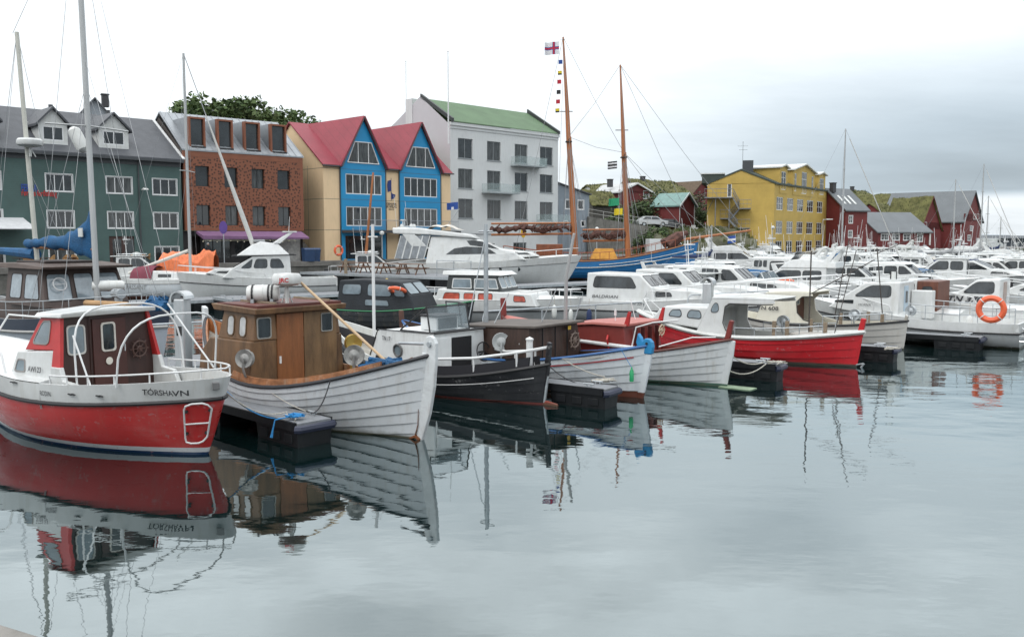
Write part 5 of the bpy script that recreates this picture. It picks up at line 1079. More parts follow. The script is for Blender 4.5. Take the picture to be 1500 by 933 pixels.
# brown ply box boat between 8 and 9
e = empty('fishing_boat', label='x', cat='boat'); hb = mhull(e, 7.0, 2.6, .9, .9, 1.4); deckhouse(e, [(3.4, .7), (4.2, .8), (4.2, 2.2), (3.4, 2.2)], .7, 2.2, 1.0, .95, m_=mat('brown_ply_box', (.12, .04, .022), .55, var=.35, stretch=(4, 4, .6)), bevel=.02, side=[[(3.6, 1.5), (4.0, 1.5), (4.0, 2.0), (3.6, 2.0)]])
deckhouse(e, [(4.2, .8), (6.2, 1.1), (5.6, 1.7), (4.9, 2.25), (4.2, 2.28)], .8, 2.28, 1.0, .9, side=[[(4.3, 1.7), (5.4, 1.7), (4.9, 2.15), (4.3, 2.15)]]); put(e, (20.4, 34.3), DD, 'white fishing boat with a brown plywood box cabin behind the HORNX workboat')
# ---- lifebuoy things
def lifebuoy(p, rz, r, label, tilt=0.0):
    e = empty('lifebuoy', p, rz, label, 'lifebuoy', 'orange lifebuoys on the boats'); e.rotation_euler = (tilt, 0, rz)
    m = MB(); m.torus((0, 0, 0), r, r*.26, (0, 1, 0), 28, 8); m.build('ring', ORANGE, e, smooth=True)
    m = MB()
    for a in (45, 135, 225, 315): c_ = Vector((r*math.cos(R(a)), 0, r*math.sin(R(a)))); m.torus(c_, r*.27, r*.045, (-math.sin(R(a)), 0, math.cos(R(a))), 12, 6)
    m.build('band', WHITE2, e, smooth=True)
lifebuoy(at(1452, 31.68, zof(453, 31.68)), -.6, .40, 'orange lifebuoy hanging on the rail before the number TN 370')
# ---- second row: seen beyond the walkway, bows to the right
DR = (.86, -.5)
e = empty('cabin_cruiser', label='x', cat='boat'); h = mhull(e, 9.0, 3.0, 1.1, 1.05, 1.55, low=HGREY, s0=.74)
H = deckhouse(e, [(1.9, .9), (5.3, 1.1), (5.1, 1.75), (4.5, 2.3), (1.9, 2.35)], .9, 2.35, 1.25, 1.08, side=[[(2.2, 1.68), (4.4, 1.68), (4.1, 2.2), (2.3, 2.22)]], front=[(2, [(.05, .48), (.52, .95)], .08, .92)], glass=GLASS)
deckhouse(e, [(4.9, 1.0), (8.2, 1.3), (7.4, 1.6), (4.9, 1.75)], 1.0, 1.75, 1.05, .9, name='trunk_cabin', side=[[(5.2, 1.32), (6.0, 1.36), (5.9, 1.55), (5.2, 1.57)]])
lettering('BALDRIAN', .2, (2.2, -1.23, 1.22), (1, 0, 0), (0, .09, 1), INK, e, 0, .2, None, 1.3, 'name_lettering', .02)
lettering('TN 229', .13, (4.2, 0, .98), (1, 0, 0), (0, 0, 1), INK, e, 0, .2, lambda p: Vector((p.x, -h.y_at(p.x, p.z), p.z)), .6, 'number_lettering', .02)
pulpit(e, h, .55, .6); wipers(e, H, 2, (.3, .75)); deck_rail(e, h, .0, .2, .4, GALV, 2, .016, .08, name='stern_rail')
put(e, at(822, 43), DR, 'white cabin boat lettered BALDRIAN and TN 229, its bow to the right')
e = empty('cabin_cruiser', label='x', cat='boat'); h = mhull(e, 9.2, 3.0, 1.1, 1.05, 1.6, low=HGREY, s0=.74)
H = deckhouse(e, [(1.9, .9), (5.1, 1.1), (4.9, 1.75), (4.2, 2.35), (1.9, 2.4)], .9, 2.4, 1.25, 1.08, side=[[(2.2, 1.7), (3.0, 1.7), (3.0, 2.25), (2.2, 2.25)], [(3.1, 1.7), (4.4, 1.7), (3.9, 2.25), (3.1, 2.25)]], front=[(2, [(.05, .48), (.52, .95)], .08, .92)])
deckhouse(e, [(4.7, 1.0), (8.2, 1.3), (7.4, 1.6), (4.7, 1.75)], 1.0, 1.75, 1.05, .9, name='trunk_cabin'); pulpit(e, h, .55, .6); wipers(e, H, 2, (.3, .75))
put(e, at(892, 46), DR, 'white cabin boat just behind the one lettered BALDRIAN'); 
e = empty('cabin_cruiser', label='x', cat='boat'); h = mhull(e, 9.6, 3.1, 1.1, 1.1, 1.6, low=HG)
H = deckhouse(e, [(1.5, .9), (5.6, 1.1), (5.4, 1.8), (4.7, 2.4), (1.5, 2.5)], .9, 2.5, 1.3, 1.15, side=[[(1.8, 1.7), (2.8, 1.7), (2.8, 2.35), (1.8, 2.35)], [(3.0, 1.7), (4.0, 1.7), (4.0, 2.35), (3.0, 2.35)], [(4.15, 1.75), (5.1, 1.8), (4.6, 2.3), (4.15, 2.33)]], front=[(2, [(.05, .33), (.36, .64), (.67, .95)], .08, .92)])
deckhouse(e, [(5.2, 1.0), (8.6, 1.3), (7.8, 1.65), (5.2, 1.85)], 1.0, 1.85, 1.1, .95, name='trunk_cabin', side=[[(5.6, 1.38), (7.0, 1.45), (6.8, 1.6), (5.6, 1.66)]]); pulpit(e, h, .5, .6)
put(e, at(957, 49), DR, 'white cabin boat with a row of dark side windows, behind the BALDRIAN pair')
# white cabin boat with red curtains (px 565-850)
e = empty('cabin_cruiser', label='x', cat='boat'); h = mhull(e, 8.9, 3.0, 1.25, 1.15, 1.3, low=HGREY, s0=.70, rake=.7)
DG = mat('dark_green_trim', (.03, .035, .035), .5)
H = deckhouse(e, [(3.4, 1.0), (6.3, 1.0), (6.2, 1.6), (5.9, 2.28), (3.55, 2.3)], 1.0, 2.3, 1.15, 1.0, m_=DG, name='wheelhouse', side=[[(3.75, 1.68), (4.75, 1.68), (4.7, 2.14), (3.8, 2.14)], [(4.85, 1.68), (5.45, 1.68), (5.38, 2.14), (4.85, 2.14)], [(5.53, 1.68), (6.05, 1.68), (5.9, 2.14), (5.5, 2.14)]], front=[(2, [(.05, .35), (.38, .62), (.65, .95)], .15, .88)], trim=WHITE, glass=GLASSL, fw=.045, rnd=.1)
m = MB(); m.hexa([(3.3, -1.1, 2.28), (6.15, -1.05, 2.28), (6.15, 1.05, 2.28), (3.3, 1.1, 2.28)], [(3.3, -1.02, 2.46), (5.9, -.95, 2.44), (5.9, .95, 2.44), (3.3, 1.02, 2.46)]); m.build('roof', WHITE, e, bevel=.03)
deckhouse(e, [(2.9, .9), (7.9, .95), (7.6, 1.52), (3.1, 1.66)], .9, 1.66, 1.25, 1.15, name='long_cabin', side=[[(3.35, 1.18), (4.2, 1.18), (4.2, 1.5), (3.45, 1.5)], [(4.4, 1.18), (4.95, 1.18), (4.95, 1.5), (4.4, 1.5)], [(5.1, 1.18), (5.8, 1.18), (5.8, 1.5), (5.1, 1.5)], [(6.8, 1.15), (7.4, 1.15), (7.3, 1.42), (6.8, 1.44)]], glass=mat('red_curtains', (.42, .08, .05), .3, var=.5, scale=4))
deck_rail(e, h, .02, .28, .4, RAILW, 3, .022, .1, name='stern_rail'); lettering('TN 1480', .12, (2.2, 0, 1.02), (1, 0, 0), (0, 0, 1), INK, e, 0, 0, lambda p: Vector((p.x, -h.y_at(p.x, p.z), p.z)), .5, 'number_lettering', .02)
pulpit(e, h, .75, .4); put(e, at(572, 42.5), (.93, -.36), 'white boat with black-framed wheelhouse and red-orange curtains')
m = MB(); 
for s in range(3):
    m.tube([(0, s*.3, 0), (.22, s*.3, .5), (.30, s*.3, .5)], .02, 5)
# black covered boat with lifebuoy (px 450-570)
e = empty('canopy_boat', label='x', cat='boat'); hk = Hull(8.2, 2.8, 1.05, .9, 1.35, tm=.48, pa=2.2, qa=.8, pf=2.2, qf=.85, tr=.3, ra=.2, rf=.4, keel=.4, tl=.5)
hk.build(e, bands('dark_clinker_hull', (.015, .018, .022), [(.05, (.02, .02, .02))], .45), strakes=6, seam=BLACK, dm=TEAK, inner=GREYC, bul=.1, rail=mat('green_rail', (.02, .2, .08), .5), railr=.03)
CANV = mat('charcoal_canvas', (.018, .022, .027), .8, var=.25, bump=.3)
H = deckhouse(e, [(2.6, .8), (6.4, .95), (6.15, 1.55), (5.6, 2.12), (3.9, 2.2), (2.7, 2.15)], .8, 2.2, 1.15, .95, m_=CANV, name='canvas_cabin', side=[[(2.85, 1.55), (3.8, 1.55), (3.8, 2.0), (2.9, 2.0)], [(4.1, 1.5), (5.3, 1.5), (5.1, 2.0), (4.1, 2.04)], [(5.4, 1.5), (5.98, 1.5), (5.6, 1.98), (5.3, 1.99)], [(4.0, 1.1), (5.2, 1.1), (5.1, 1.35), (4.0, 1.38)]], front=[(2, [(.06, .48), (.52, .94)], .1, .9)], trim=CANV, glass=GLASSL, bevel=.06)
put(e, at(440, 40), (.93, -.36), 'black clinker boat with charcoal canvas cabin and a green rail'); rk = e
lifebuoy(W(rk, (5.6, -1.15, 1.78)), -.36, .32, 'orange lifebuoy lying against the black canvas boat', 1.2)
# ---- flybridge cruiser VN 94
e = empty('motor_cruiser', label='x', cat='boat'); h = mhull(e, 9.2, 3.4, 1.35, 1.3, 1.75, low=HG, s0=.72, rake=.8)
H = deckhouse(e, [(2.9, 1.1), (7.2, 1.4), (6.6, 1.98), (5.3, 2.75), (3.0, 2.85)], 1.1, 2.85, 1.45, 1.28, side=[[(3.3, 2.0), (4.25, 2.0), (4.2, 2.6), (3.6, 2.6)], [(4.4, 2.0), (5.3, 2.0), (5.1, 2.6), (4.4, 2.6)], [(5.4, 2.0), (6.1, 2.0), (5.4, 2.55), (5.3, 2.58)]], front=[(2, [(.04, .33), (.36, .64), (.67, .96)], .06, .94)])
deckhouse(e, [(6.0, 1.3), (8.2, 1.7), (7.7, 1.92), (6.0, 2.05)], 1.3, 2.05, 1.1, .9, name='trunk_cabin', side=[[(6.3, 1.62), (7.6, 1.72), (7.4, 1.82), (6.3, 1.84)]])
deckhouse(e, [(3.0, 2.85), (6.3, 2.80), (5.3, 3.5), (4.8, 3.7), (3.7, 3.55)], 2.8, 3.7, 1.38, .9, name='fly_bridge', bevel=.06)
m = MB(); m.tube([(2.6, s*1.43, 2.83) for s in (-1, 1)], .03, 5); [m.tube([(2.6, s*1.43, 2.83), (6.6, s*1.4, 2.78)], .03, 5) for s in (1, -1)]; m.build('dark_line', BLACK, e)
m = MB(); 
for s in (1, -1): m.hexa([(3.6, s*.95, 3.55), (4.0, s*.95, 3.6), (4.0, s*1.05, 3.6), (3.6, s*1.05, 3.55)], [(2.7, s*.8, 4.3), (2.95, s*.8, 4.3), (2.95, s*.9, 4.3), (2.7, s*.9, 4.3)])
m.box(2.5, 3.4, -.95, .95, 4.28, 4.36); m.build('radar_arch', WHITE, e, bevel=.03); m = MB(); m.box(4.5, 5.2, -.7, .7, 3.65, 3.82); m.build('screen_cover', GREYC, e, bevel=.05)
put(e, at(492, 59.5), (-.96, -.28), 'large white fly-bridge cruiser numbered VN 94 beside the orange tarpaulin'); lettering('VN 94', .34, (4.4, 1.2, 2.98), (-1, 0, 0), (0, -.45, 1), INK, e, 0, .1, None, 1.3, 'number_lettering', .05)
pulpit(e, h, .5, .45); aerials(e, [((3.0, .5, 4.3), 1.0)]); 
# ---- PASSANT sailing boat, tall mast at px 280
e = empty('sailing_boat', label='x', cat='boat'); h = mhull(e, 9.6, 3.0, 1.25, 1.2, 1.5, low=bands('white_hull_red_boot', (.68, .70, .70), [(.22, (.25, .03, .03))], .35), s0=.86, tr=.6, rake=.9, rail=mat('grey_line', (.2, .2, .2), .5), railr=.02)
deckhouse(e, [(2.9, 1.1), (6.8, 1.3), (6.2, 1.62), (3.0, 1.8)], 1.1, 1.8, .95, .8, side=[[(3.4, 1.38), (4.3, 1.38), (4.3, 1.58), (3.4, 1.58)]])
top = Vector((5.2, 0, zof(86, 60))); mast_rig(e, (5.2, 0, 1.4), top, .10, .075, ALU, [(top, (.1, 0, 1.4)), (top, (5.0, 1.4, 1.3)), (top, (5.0, -1.4, 1.3)), (lerp(Vector((5.2, 0, 1)), top, .5), (4.7, 1.4, 1.3)), (lerp(Vector((5.2, 0, 1)), top, .5), (4.7, -1.4, 1.3))], ((.48, 1.0),))
m = MB(); m.tube([(5.1, 0, 3.1), (.9, 0, 1.6)], .11, 8); m.build('boom', mat('white_spar', (.62, .60, .55), .5), e, smooth=True)
m = MB(); a_ = Vector((10.1, 0, 1.9)); m.tube([a_, lerp(a_, top, .25), lerp(a_, top, .5), lerp(a_, top, .72)], [.15, .16, .10, .035], 8); m.build('furled_jib', mat('furled_sail', (.50, .50, .48), .8, var=.1), e, smooth=True); m = MB(); m.tube([a_, top], .03, 5); m.build('forestay', LINE, e)
m = MB(); A = []
for i in range(7):
    a = PI*i/6
    for x, r_ in ((1.5, .72), (2.4, .85), (3.0, .82)): A.append((x, 1.0*math.cos(a), 1.3+r_*math.sin(a)))
m.add(A, [(i*3+k, i*3+k+1, i*3+k+4, i*3+k+3) for i in range(6) for k in range(2)]); m.build('spray_hood', mat('maroon_canvas', (.16, .03, .05), .8, var=.2), e, smooth=True)
lettering('PASSANT', .42, (1.3, 0, .62), (1, 0, 0), (0, 0, 1), mat('grey_lettering', (.3, .3, .3), .5), e, 0, .3, lambda p: Vector((p.x, -h.y_at(p.x, p.z), p.z)), 1.6, 'name_lettering', .03)
put(e, at(172, 59), (.97, -.12), 'white sailing boat lettered PASSANT with maroon spray hood, tall mast and furled jib'); rp = e
# orange tarpaulin over a boat beyond
random.seed(7)
e = empty('covered_boat', label='small boat wrapped in an orange tarpaulin between the sailing boat and the fly-bridge cruiser', cat='boat'); h = mhull(e, 6.2, 2.4, 1.1, 1.0, 1.3, low=CREAM, s0=.8)
m = MB(); A = []; nx, ny = 22, 12
for i in range(nx+1):
    for k in range(ny+1):
        x = lerp(-.3, 6.6, i/nx); u = -1+2*k/ny; w_ = 1.45*(1-max(0, x-4)**2*.09); z = 2.0-.5*abs(u)**1.5+noise.noise(Vector((x*1.1, u*2.2, 1)))*.3+.12*math.sin(x*1.3)
        if abs(u) > .85: z = .75+noise.noise(Vector((x*2, 0, u)))*.25
        A.append((x, u*w_, z))
m.add(A, [(i*(ny+1)+k, (i+1)*(ny+1)+k, (i+1)*(ny+1)+k+1, i*(ny+1)+k+1) for i in range(nx) for k in range(ny)]); m.build('tarpaulin', mat('orange_tarpaulin', (.72, .19, .07), .6, var=.25, scale=3, bump=.5), e, smooth=True)
e.location = at(245, 60.2); e.rotation_euler = (0, 0, -.12); e.scale = (.54, .8, 1.45)
m = MB()
# small white motor boat beyond the brown wheelhouse (px 155-190)
# ---- motor ketch with brown wheelhouse (left)
e = empty('motor_sailer', label='two-masted motor sailer with brown wheelhouse, blue sail cover and navy bow', cat='boat')
hs = Hull(11.5, 3.7, 1.75, 1.35, 1.85, tm=.5, pa=2.2, qa=.85, pf=2.0, qf=.85, tr=.35, ra=.2, rf=.9, keel=.6, tl=.4, full=2.6)
hull_split(hs, e, bands('blue_grey_hull', (.33, .37, .42), [(.1, (.03, .04, .06))], .35), mat('navy_topside', (.018, .025, .045), .4), .80, mat('grey_rail', (.35, .35, .34), .6), .05)
inner_deck(hs, e, .25, TEAK, GREYC, .12)
BW = mat('brown_wheelhouse', (.075, .052, .045), .55, var=.2, scale=1.5, grime=((.04, .03, .025), .4))
LOK = deckhouse(e, [(3.4, 1.0), (10.2, 1.3), (9.8, 1.78), (3.4, 1.85)], 1.0, 1.85, 1.3, 1.2, m_=BW, name='coach_roof', bevel=.04, side=[[(8.2, 1.38), (8.9, 1.38), (8.9, 1.66), (8.2, 1.66)], [(9.0, 1.4), (9.6, 1.4), (9.55, 1.66), (9.0, 1.66)]])
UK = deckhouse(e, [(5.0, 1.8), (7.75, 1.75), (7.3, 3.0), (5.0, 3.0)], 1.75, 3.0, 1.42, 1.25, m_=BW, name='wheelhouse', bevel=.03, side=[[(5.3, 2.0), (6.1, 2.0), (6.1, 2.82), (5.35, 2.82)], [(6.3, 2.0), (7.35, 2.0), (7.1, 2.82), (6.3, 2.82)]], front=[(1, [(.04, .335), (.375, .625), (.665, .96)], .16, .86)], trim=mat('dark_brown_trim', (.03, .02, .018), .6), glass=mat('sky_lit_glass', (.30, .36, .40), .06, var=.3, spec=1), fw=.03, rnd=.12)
m = MB(); k0 = [(3.6, 3.0), (7.85, 2.98), (7.9, 3.06), (6.0, 3.16), (3.6, 3.12)]; House(k0, 2.98, 3.16, 1.52, 1.45).add(m); m.build('roof', mat('brown_roof', (.085, .06, .05), .65, var=.2), e, bevel=.02); m = MB(); m.box(4.6, 6.6, -.8, .8, 3.13, 3.21); m.build('roof_hatch', mat('dark_brown_trim', (.03, .02, .018), .6), e, bevel=.02)
m = MB(); [m.box(3.7, 3.78, s*1.35-.04, s*1.35+.04, 1.85, 3.0) for s in (1, -1)]; m.build('roof_post', mat('dark_red_post', (.08, .02, .018), .6), e)
m = MB(); p_ = Vector((7.62, -.85, 2.5)); m.torus(p_, .21, .022, (.93, 0, .33), 20, 6); m.tube([p_+Vector((0, -.2, 0)), p_+Vector((0, .2, 0))], .012, 5); m.build('clear_view_screen', RAILW, e, smooth=True)
mb_ = Vector((8.3, 0, 1.7)); mt_ = Vector((8.0, 0, 14.6)); mast_rig(e, mb_, mt_, .095, .085, ALU, [(mt_, (12.6, 0, 2.1)), (mt_, (8.0, 1.75, 1.5)), (mt_, (8.0, -1.75, 1.5)), (lerp(mb_, mt_, .55), (7.3, 1.75, 1.5)), (lerp(mb_, mt_, .55), (7.3, -1.75, 1.5)), (lerp(mb_, mt_, .55), (9.3, 1.7, 1.5)), (lerp(mb_, mt_, .55), (9.3, -1.7, 1.5)), (lerp(mb_, mt_, .62), (11.6, 0, 2.1)), (mt_, (3.4, 0, 11.0))], ((.45, 1.35),))
m = MB(); m.tube([(8.2, 0, 3.6), (4.0, 0, 3.66)], .07, 8); m.build('boom', WOODR, e)
m = MB(); A = []; nx, nk = 40, 16
prof_ = [(8.22, 3.3, 5.0, .07), (8.0, 3.3, 4.72, .13), (7.6, 3.38, 4.42, .17), (7.0, 3.5, 4.18, .18), (6.2, 3.58, 4.04, .19), (5.2, 3.62, 4.0, .17), (4.3, 3.62, 3.93, .15), (3.6, 3.66, 3.86, .08)]
for i in range(nx+1):
    u = i/nx*(len(prof_)-1); k = min(len(prof_)-2, int(u)); f_ = u-k; x, zl, zh, ty = [lerp(prof_[k][c], prof_[k+1][c], f_) for c in range(4)]
    for j in range(nk):
        a_ = 2*PI*j/nk; q = Vector((x, ty*math.cos(a_), (zl+zh)/2+(zh-zl)/2*math.sin(a_))); n_ = noise.noise(Vector((x*2.2+q.z*1.6, q.y*3, 4)))*.09; A.append(q+Vector((0, math.cos(a_), math.sin(a_)))*n_)
m.add(A, [(i*nk+j, i*nk+(j+1) % nk, (i+1)*nk+(j+1) % nk, (i+1)*nk+j) for i in range(nx) for j in range(nk)]+[tuple(range(nk)), tuple(nx*nk+j for j in range(nk))[::-1]])
o = m.build('sail_cover', BLUE, e, smooth=True, keep=True); m = MB(); m.box(7.7, 7.95, -.235, -.2, 4.0, 4.28); m.build('white_patch', WHITE2, o)
zb = Vector((4.5, 0, 1.6)); zt = Vector((3.7, 0, 11.0)); mast_rig(e, zb, zt, .085, .07, mat('cream_mast', (.50, .50, .45), .5), [(zt, (4.2, 1.5, 1.6)), (zt, (4.2, -1.5, 1.6)), (zt, (.2, 0, 1.9)), (lerp(zb, zt, .5), (3.6, 1.5, 1.6)), (lerp(zb, zt, .5), (4.9, 1.6, 1.6))])
m = MB(); m.tube([(4.3, 0, 3.4), (1.4, 0, 3.5)], [.2, .12], 8); m.build('mizzen_sail_cover', BLUE, e, smooth=True)
put(e, at(247, 26.2)-Vector((.8, -.6, 0)).normalized()*12.2, (.8, -.6), 'two-masted motor sailer with brown wheelhouse, blue sail cover and navy bow'); rs = e
radar_dome(W(rs, (4.25, -.0, 6.75)), 0, .42, 'white radar dome high on the cream mizzen mast', None, .35)
lr = empty('liferaft_canister', W(rs, (8.35, .35, 2.42)), rs.rotation_euler.z+1.15, 'white ribbed liferaft canister on the deck before the brown wheelhouse windows', 'liferaft'); lr.scale = (.8, .8, .8); m = MB(); m.lathe([(0, -.62), (.15, -.6), (.21, -.5), (.22, -.02), (.235, -.02), (.235, .02), (.22, .02), (.21, .5), (.15, .6), (0, .62)], (0, 0, 0), 20, (1, 0, 0)); m.build('canister', WHITE2, lr, smooth=True)
m = MB(); m.lathe([(0, -.75), (.12, -.72), (.27, -.55), (.29, -.3), (.29, .3), (.27, .55), (.12, .72), (0, .75)], (0, 0, 0), 16, (.0, 0, 1)); m.build('float_bag', WHITE2, None, smooth=True); o = bpy.data.objects['float_bag']; o.location = at(115, 30, zof(205, 30)); o.rotation_euler = (0, -.45, 0); o.scale = (.72, .72, .62); o.name = 'hanging_fender'; tag(o, 'fat white fender hoisted in the rigging beside the tall left mast', 'fender')
m = MB()
for k in range(14):
    a = random.Random(k+30); m.tube([(a.uniform(-.5, .5), a.uniform(-.3, .3), a.uniform(0, .15)), (a.uniform(-.2, .4), a.uniform(-.2, .2), a.uniform(.15, .4)), (a.uniform(-.1, .5), a.uniform(-.3, .3), a.uniform(.0, .3))], .12, 6)
o = m.build('sail_bag', BLUE, smooth=True); o.location = W(rs, (11.3, .1, 1.75)); tag(o, 'crumpled blue sail bag on the navy bow', 'sail bag')
deck_rail(rs, hs, .25, .95, .55, GALV, 8, .016, .08, mid=True, name='life_lines')
m = MB(); m.tube([(9.2, .2, 1.9), (9.2, .2, 2.35)], .12, 10); m.tube([(9.0, .2, 2.2), (9.4, .2, 2.2)], .16, 10); m.build('windlass', GALV, rs, smooth=True)
m = MB(); m.tube([(9.0, -.75, 1.95), (10.9, -.45, 1.95)], .10, 8); m.build('rolled_awning', mat('tan_canvas', (.42, .26, .13), .8, var=.2), rs, smooth=True)
# ------------------------------------------------------------------ motor yacht at the picnic pontoon
e = empty('motor_yacht', label='x', cat='boat'); h = mhull(e, 13.2, 4.2, 1.9, 1.85, 2.5, low=HG2, s0=.80, rake=1.9, railr=.025, rail=mat('fine_grey_line', (.15, .15, .15), .4), N=28)
H = House([(2.2, 1.7), (10.6, 2.1), (9.4, 2.85), (8.2, 3.1), (6.7, 3.75), (5.5, 4.05), (2.6, 4.05)], 1.7, 4.05, 1.75, 1.25); m = MB(); H.add(m); m.build('superstructure', WHITE, e, bevel=.12)
def curvewin(root, H, pts, name, m_=GLASS, side=(1, -1), off=.012):
    b = MB()
    for s in side: b.add([H.P(x, z, s, off) for x, z in pts], [tuple(range(len(pts)))])
    return b.build(name, m_, root)
curvewin(e, H, [(3.9, 2.55), (8.1, 2.62), (7.6, 2.95), (6.8, 3.15), (5.6, 3.2), (4.6, 3.05)], 'side_window'); curvewin(e, H, [(5.9, 3.32), (8.3, 3.0), (7.6, 3.35), (6.9, 3.62), (6.2, 3.72), (5.6, 3.68)], 'upper_window')
H2 = House([(8.5, 2.2), (11.6, 2.4), (10.9, 2.75), (8.6, 3.0)], 2.2, 3.0, 1.3, .9); m = MB(); H2.add(m); m.build('foredeck_cabin', WHITE, e, bevel=.1); curvewin(e, H2, [(9.3, 2.55), (10.9, 2.55), (10.6, 2.7), (9.6, 2.76)], 'fore_window')
m = MB(); k1 = [(-.5, 4.25), (2.6, 4.15), (6.5, 3.85), (6.0, 4.2), (4.0, 4.45), (1.5, 4.75), (-.6, 4.75)]; House(k1, 3.9, 4.8, 1.5, 1.35).add(m); m.build('fly_bridge', WHITE, e, bevel=.1)
m = MB(); 
for s in (1, -1): m.hexa([(1.2, s*1.3, 3.0), (2.6, s*1.3, 3.0), (2.6, s*1.45, 3.0), (1.2, s*1.45, 3.0)], [(.2, s*1.25, 4.3), (1.2, s*1.25, 4.3), (1.2, s*1.4, 4.3), (.2, s*1.4, 4.3)])
m.build('rear_wing', WHITE, e, bevel=.05)
g = MB(); f = MB()
for i in range(4):
    x0, x1 = .2+i*.62, .2+(i+1)*.62; q = [(x0-.55, -1.55, 2.2), (x1-.6, -1.55, 2.2), (x1-.1, -1.35, 4.1), (x0-.05, -1.35, 4.1)]; g.add(q, [(0, 1, 2, 3)]); f.tube([q[0], q[3]], .04, 5); f.tube([q[1], q[2]], .04, 5)
o = f.build('enclosure_frame', WHITE, e); g.build('enclosure_panes', mat('clear_vinyl', (.22, .24, .26), .15, var=.3), o)
m = MB(); m.box(-.3, .5, -.5, .5, 4.75, 4.83); m.tube([(.1, .3, 4.75), (.1, .3, 5.4)], .04, 6); m.tube([(.1, -.3, 4.75), (.1, -.3, 5.4)], .04, 6); m.box(-.05, .25, -.45, .45, 5.35, 5.45); m.build('mast_frame', WHITE, e); m = MB(); [m.lathe([(.16, 0), (.18, .1), (.12, .24), (0, .28)], (x, y, 4.8), 12) for x, y in ((.9, .6), (.9, -.6), (-.2, .9))]; m.build('satellite_domes', WHITE, e, smooth=True)
m = MB(); A = []
for i in range(9):
    for k in range(6): x = lerp(1.8, 5.2, i/8); u = -1+2*k/5; A.append((x, u*1.2, 4.5+.55*math.sin(PI*i/8)**.7*(1-.35*abs(u))+.08*math.sin(x*5)))
m.add(A, [(i*6+k, i*6+6+k, i*6+7+k, i*6+1+k) for i in range(8) for k in range(5)]); m.build('helm_cover', mat('cream_canvas', (.55, .52, .47), .85, var=.15), e, smooth=True)
m = MB(); 
for x in (7.4, 8.4, 9.9): q = Vector((x, -h.y_at(x, 1.35)-.01, 1.35)); m.lathe([(0, 0), (.16, 0)], q, 12, (0, -1, -.2))
m.build('portholes', GLASS, e); pulpit(e, h, .45, .6, .02); aerials(e, [((.3, .8, 4.8), 2.2), ((-.3, -.8, 4.8), 2.6)])
put(e, at(590, 75), (1, -.07), 'large white motor yacht with fly bridge and curved dark windows beside the picnic tables')
# ---- two-masted blue sailing ship
e = empty('sailing_ship', label='x', cat='ship'); hh = Hull(18.0, 4.6, 2.6, 1.75, 3.6, tm=.5, pa=2.4, qa=.8, pf=2.2, qf=.85, tr=.3, ra=.8, rf=.9, keel=.6, tl=.42)
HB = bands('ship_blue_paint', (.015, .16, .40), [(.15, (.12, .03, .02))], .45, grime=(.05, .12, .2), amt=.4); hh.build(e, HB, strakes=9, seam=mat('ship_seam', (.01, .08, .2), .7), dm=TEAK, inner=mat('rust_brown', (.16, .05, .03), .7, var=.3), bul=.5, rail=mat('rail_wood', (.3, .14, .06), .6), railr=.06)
m = MB(); ts = [lerp(.05, .985, i/30) for i in range(31)]
for s in (1, -1): m.tube([hh.pt(t, .74, s, .04) for t in ts], .045, 5); m.tube([hh.pt(t, .84, s, .04) for t in ts[15:]], .035, 5)
m.build('white_stripes', WHITE2, e)
VAR = mat('varnished_mast', (.36, .13, .045), .45, var=.3, scale=1, stretch=(3, 3, .3))
def shipmast(x0, rake, zt, r, hb):
    b0 = Vector((x0, 0, 1.2)); t0 = Vector((x0-rake, 0, zt)); cut = lerp(b0, t0, .57)
    m = MB(); m.tube([b0, cut], [r, r*.85], 10); m.tube([cut-Vector((0, .0, .6)), lerp(b0, t0, .68), t0], [r*.75, r*.65, r*.25], 8); m.build('mast', VAR, e, smooth=True)
    m = MB(); m.tube([cut+Vector((0, -1.1, -.3)), cut+Vector((0, 1.1, -.3))], .05, 5); m.box(cut.x-.3, cut.x+.3, -.45, .45, cut.z-.5, cut.z-.42); m.tube([lerp(b0, t0, .68)+Vector((-.7, 0, 0)), lerp(b0, t0, .68)+Vector((.5, 0, 0))], .04, 5); m.build('crosstrees', mat('dark_iron', (.04, .035, .03), .6), e)
    m = MB()
    for s in (1, -1):
        for k in range(5): m.tube([cut, (x0-1.4+k*.7, s*2.2, 2.3)], .016, 4)
        m.tube([t0, cut+Vector((0, s*1.1, -.3))], .012, 4); m.tube([cut+Vector((0, s*1.1, -.3)), (x0, s*2.3, 2.3)], .012, 4)
    m.build('shrouds', LINE, e); return b0, cut, t0
TP = (1, .0)
D0 = 85.0; eL = at(735, D0)
z1m = zof(55, D0); z2m = zof(96, D0)
m1 = shipmast(7.3, 1.35, z1m, .3, 0); m2 = shipmast(12.3, 1.0, z2m, .28, 0)
m = MB()
for a, c in ((m1[2], m2[1]), (m2[2], (18.9, 0, 3.8)), (m2[2], (23.5, 0, 4.2)), (m2[1], (20.5, 0, 4.0)), (m1[1], m2[2]), (m1[2], (1.5, 0, 2.8)), (m1[1], m2[1]), (m2[1], (18.5, 0, 3.6))): m.tube([a, lerp(Vector(a), Vector(c), .5)-Vector((0, 0, .25)), c], .018, 4)
m.build('stays', LINE, e)
m = MB(); m.tube([(17.2, 0, 3.7), (23.8, 0, 4.6)], [.16, .09], 8); m.build('bowsprit', VAR, e, smooth=True)
FS = mat('furled_tan_sail', (.10, .045, .035), .85, var=.6, scale=3, bump=.6)
random.seed(11)
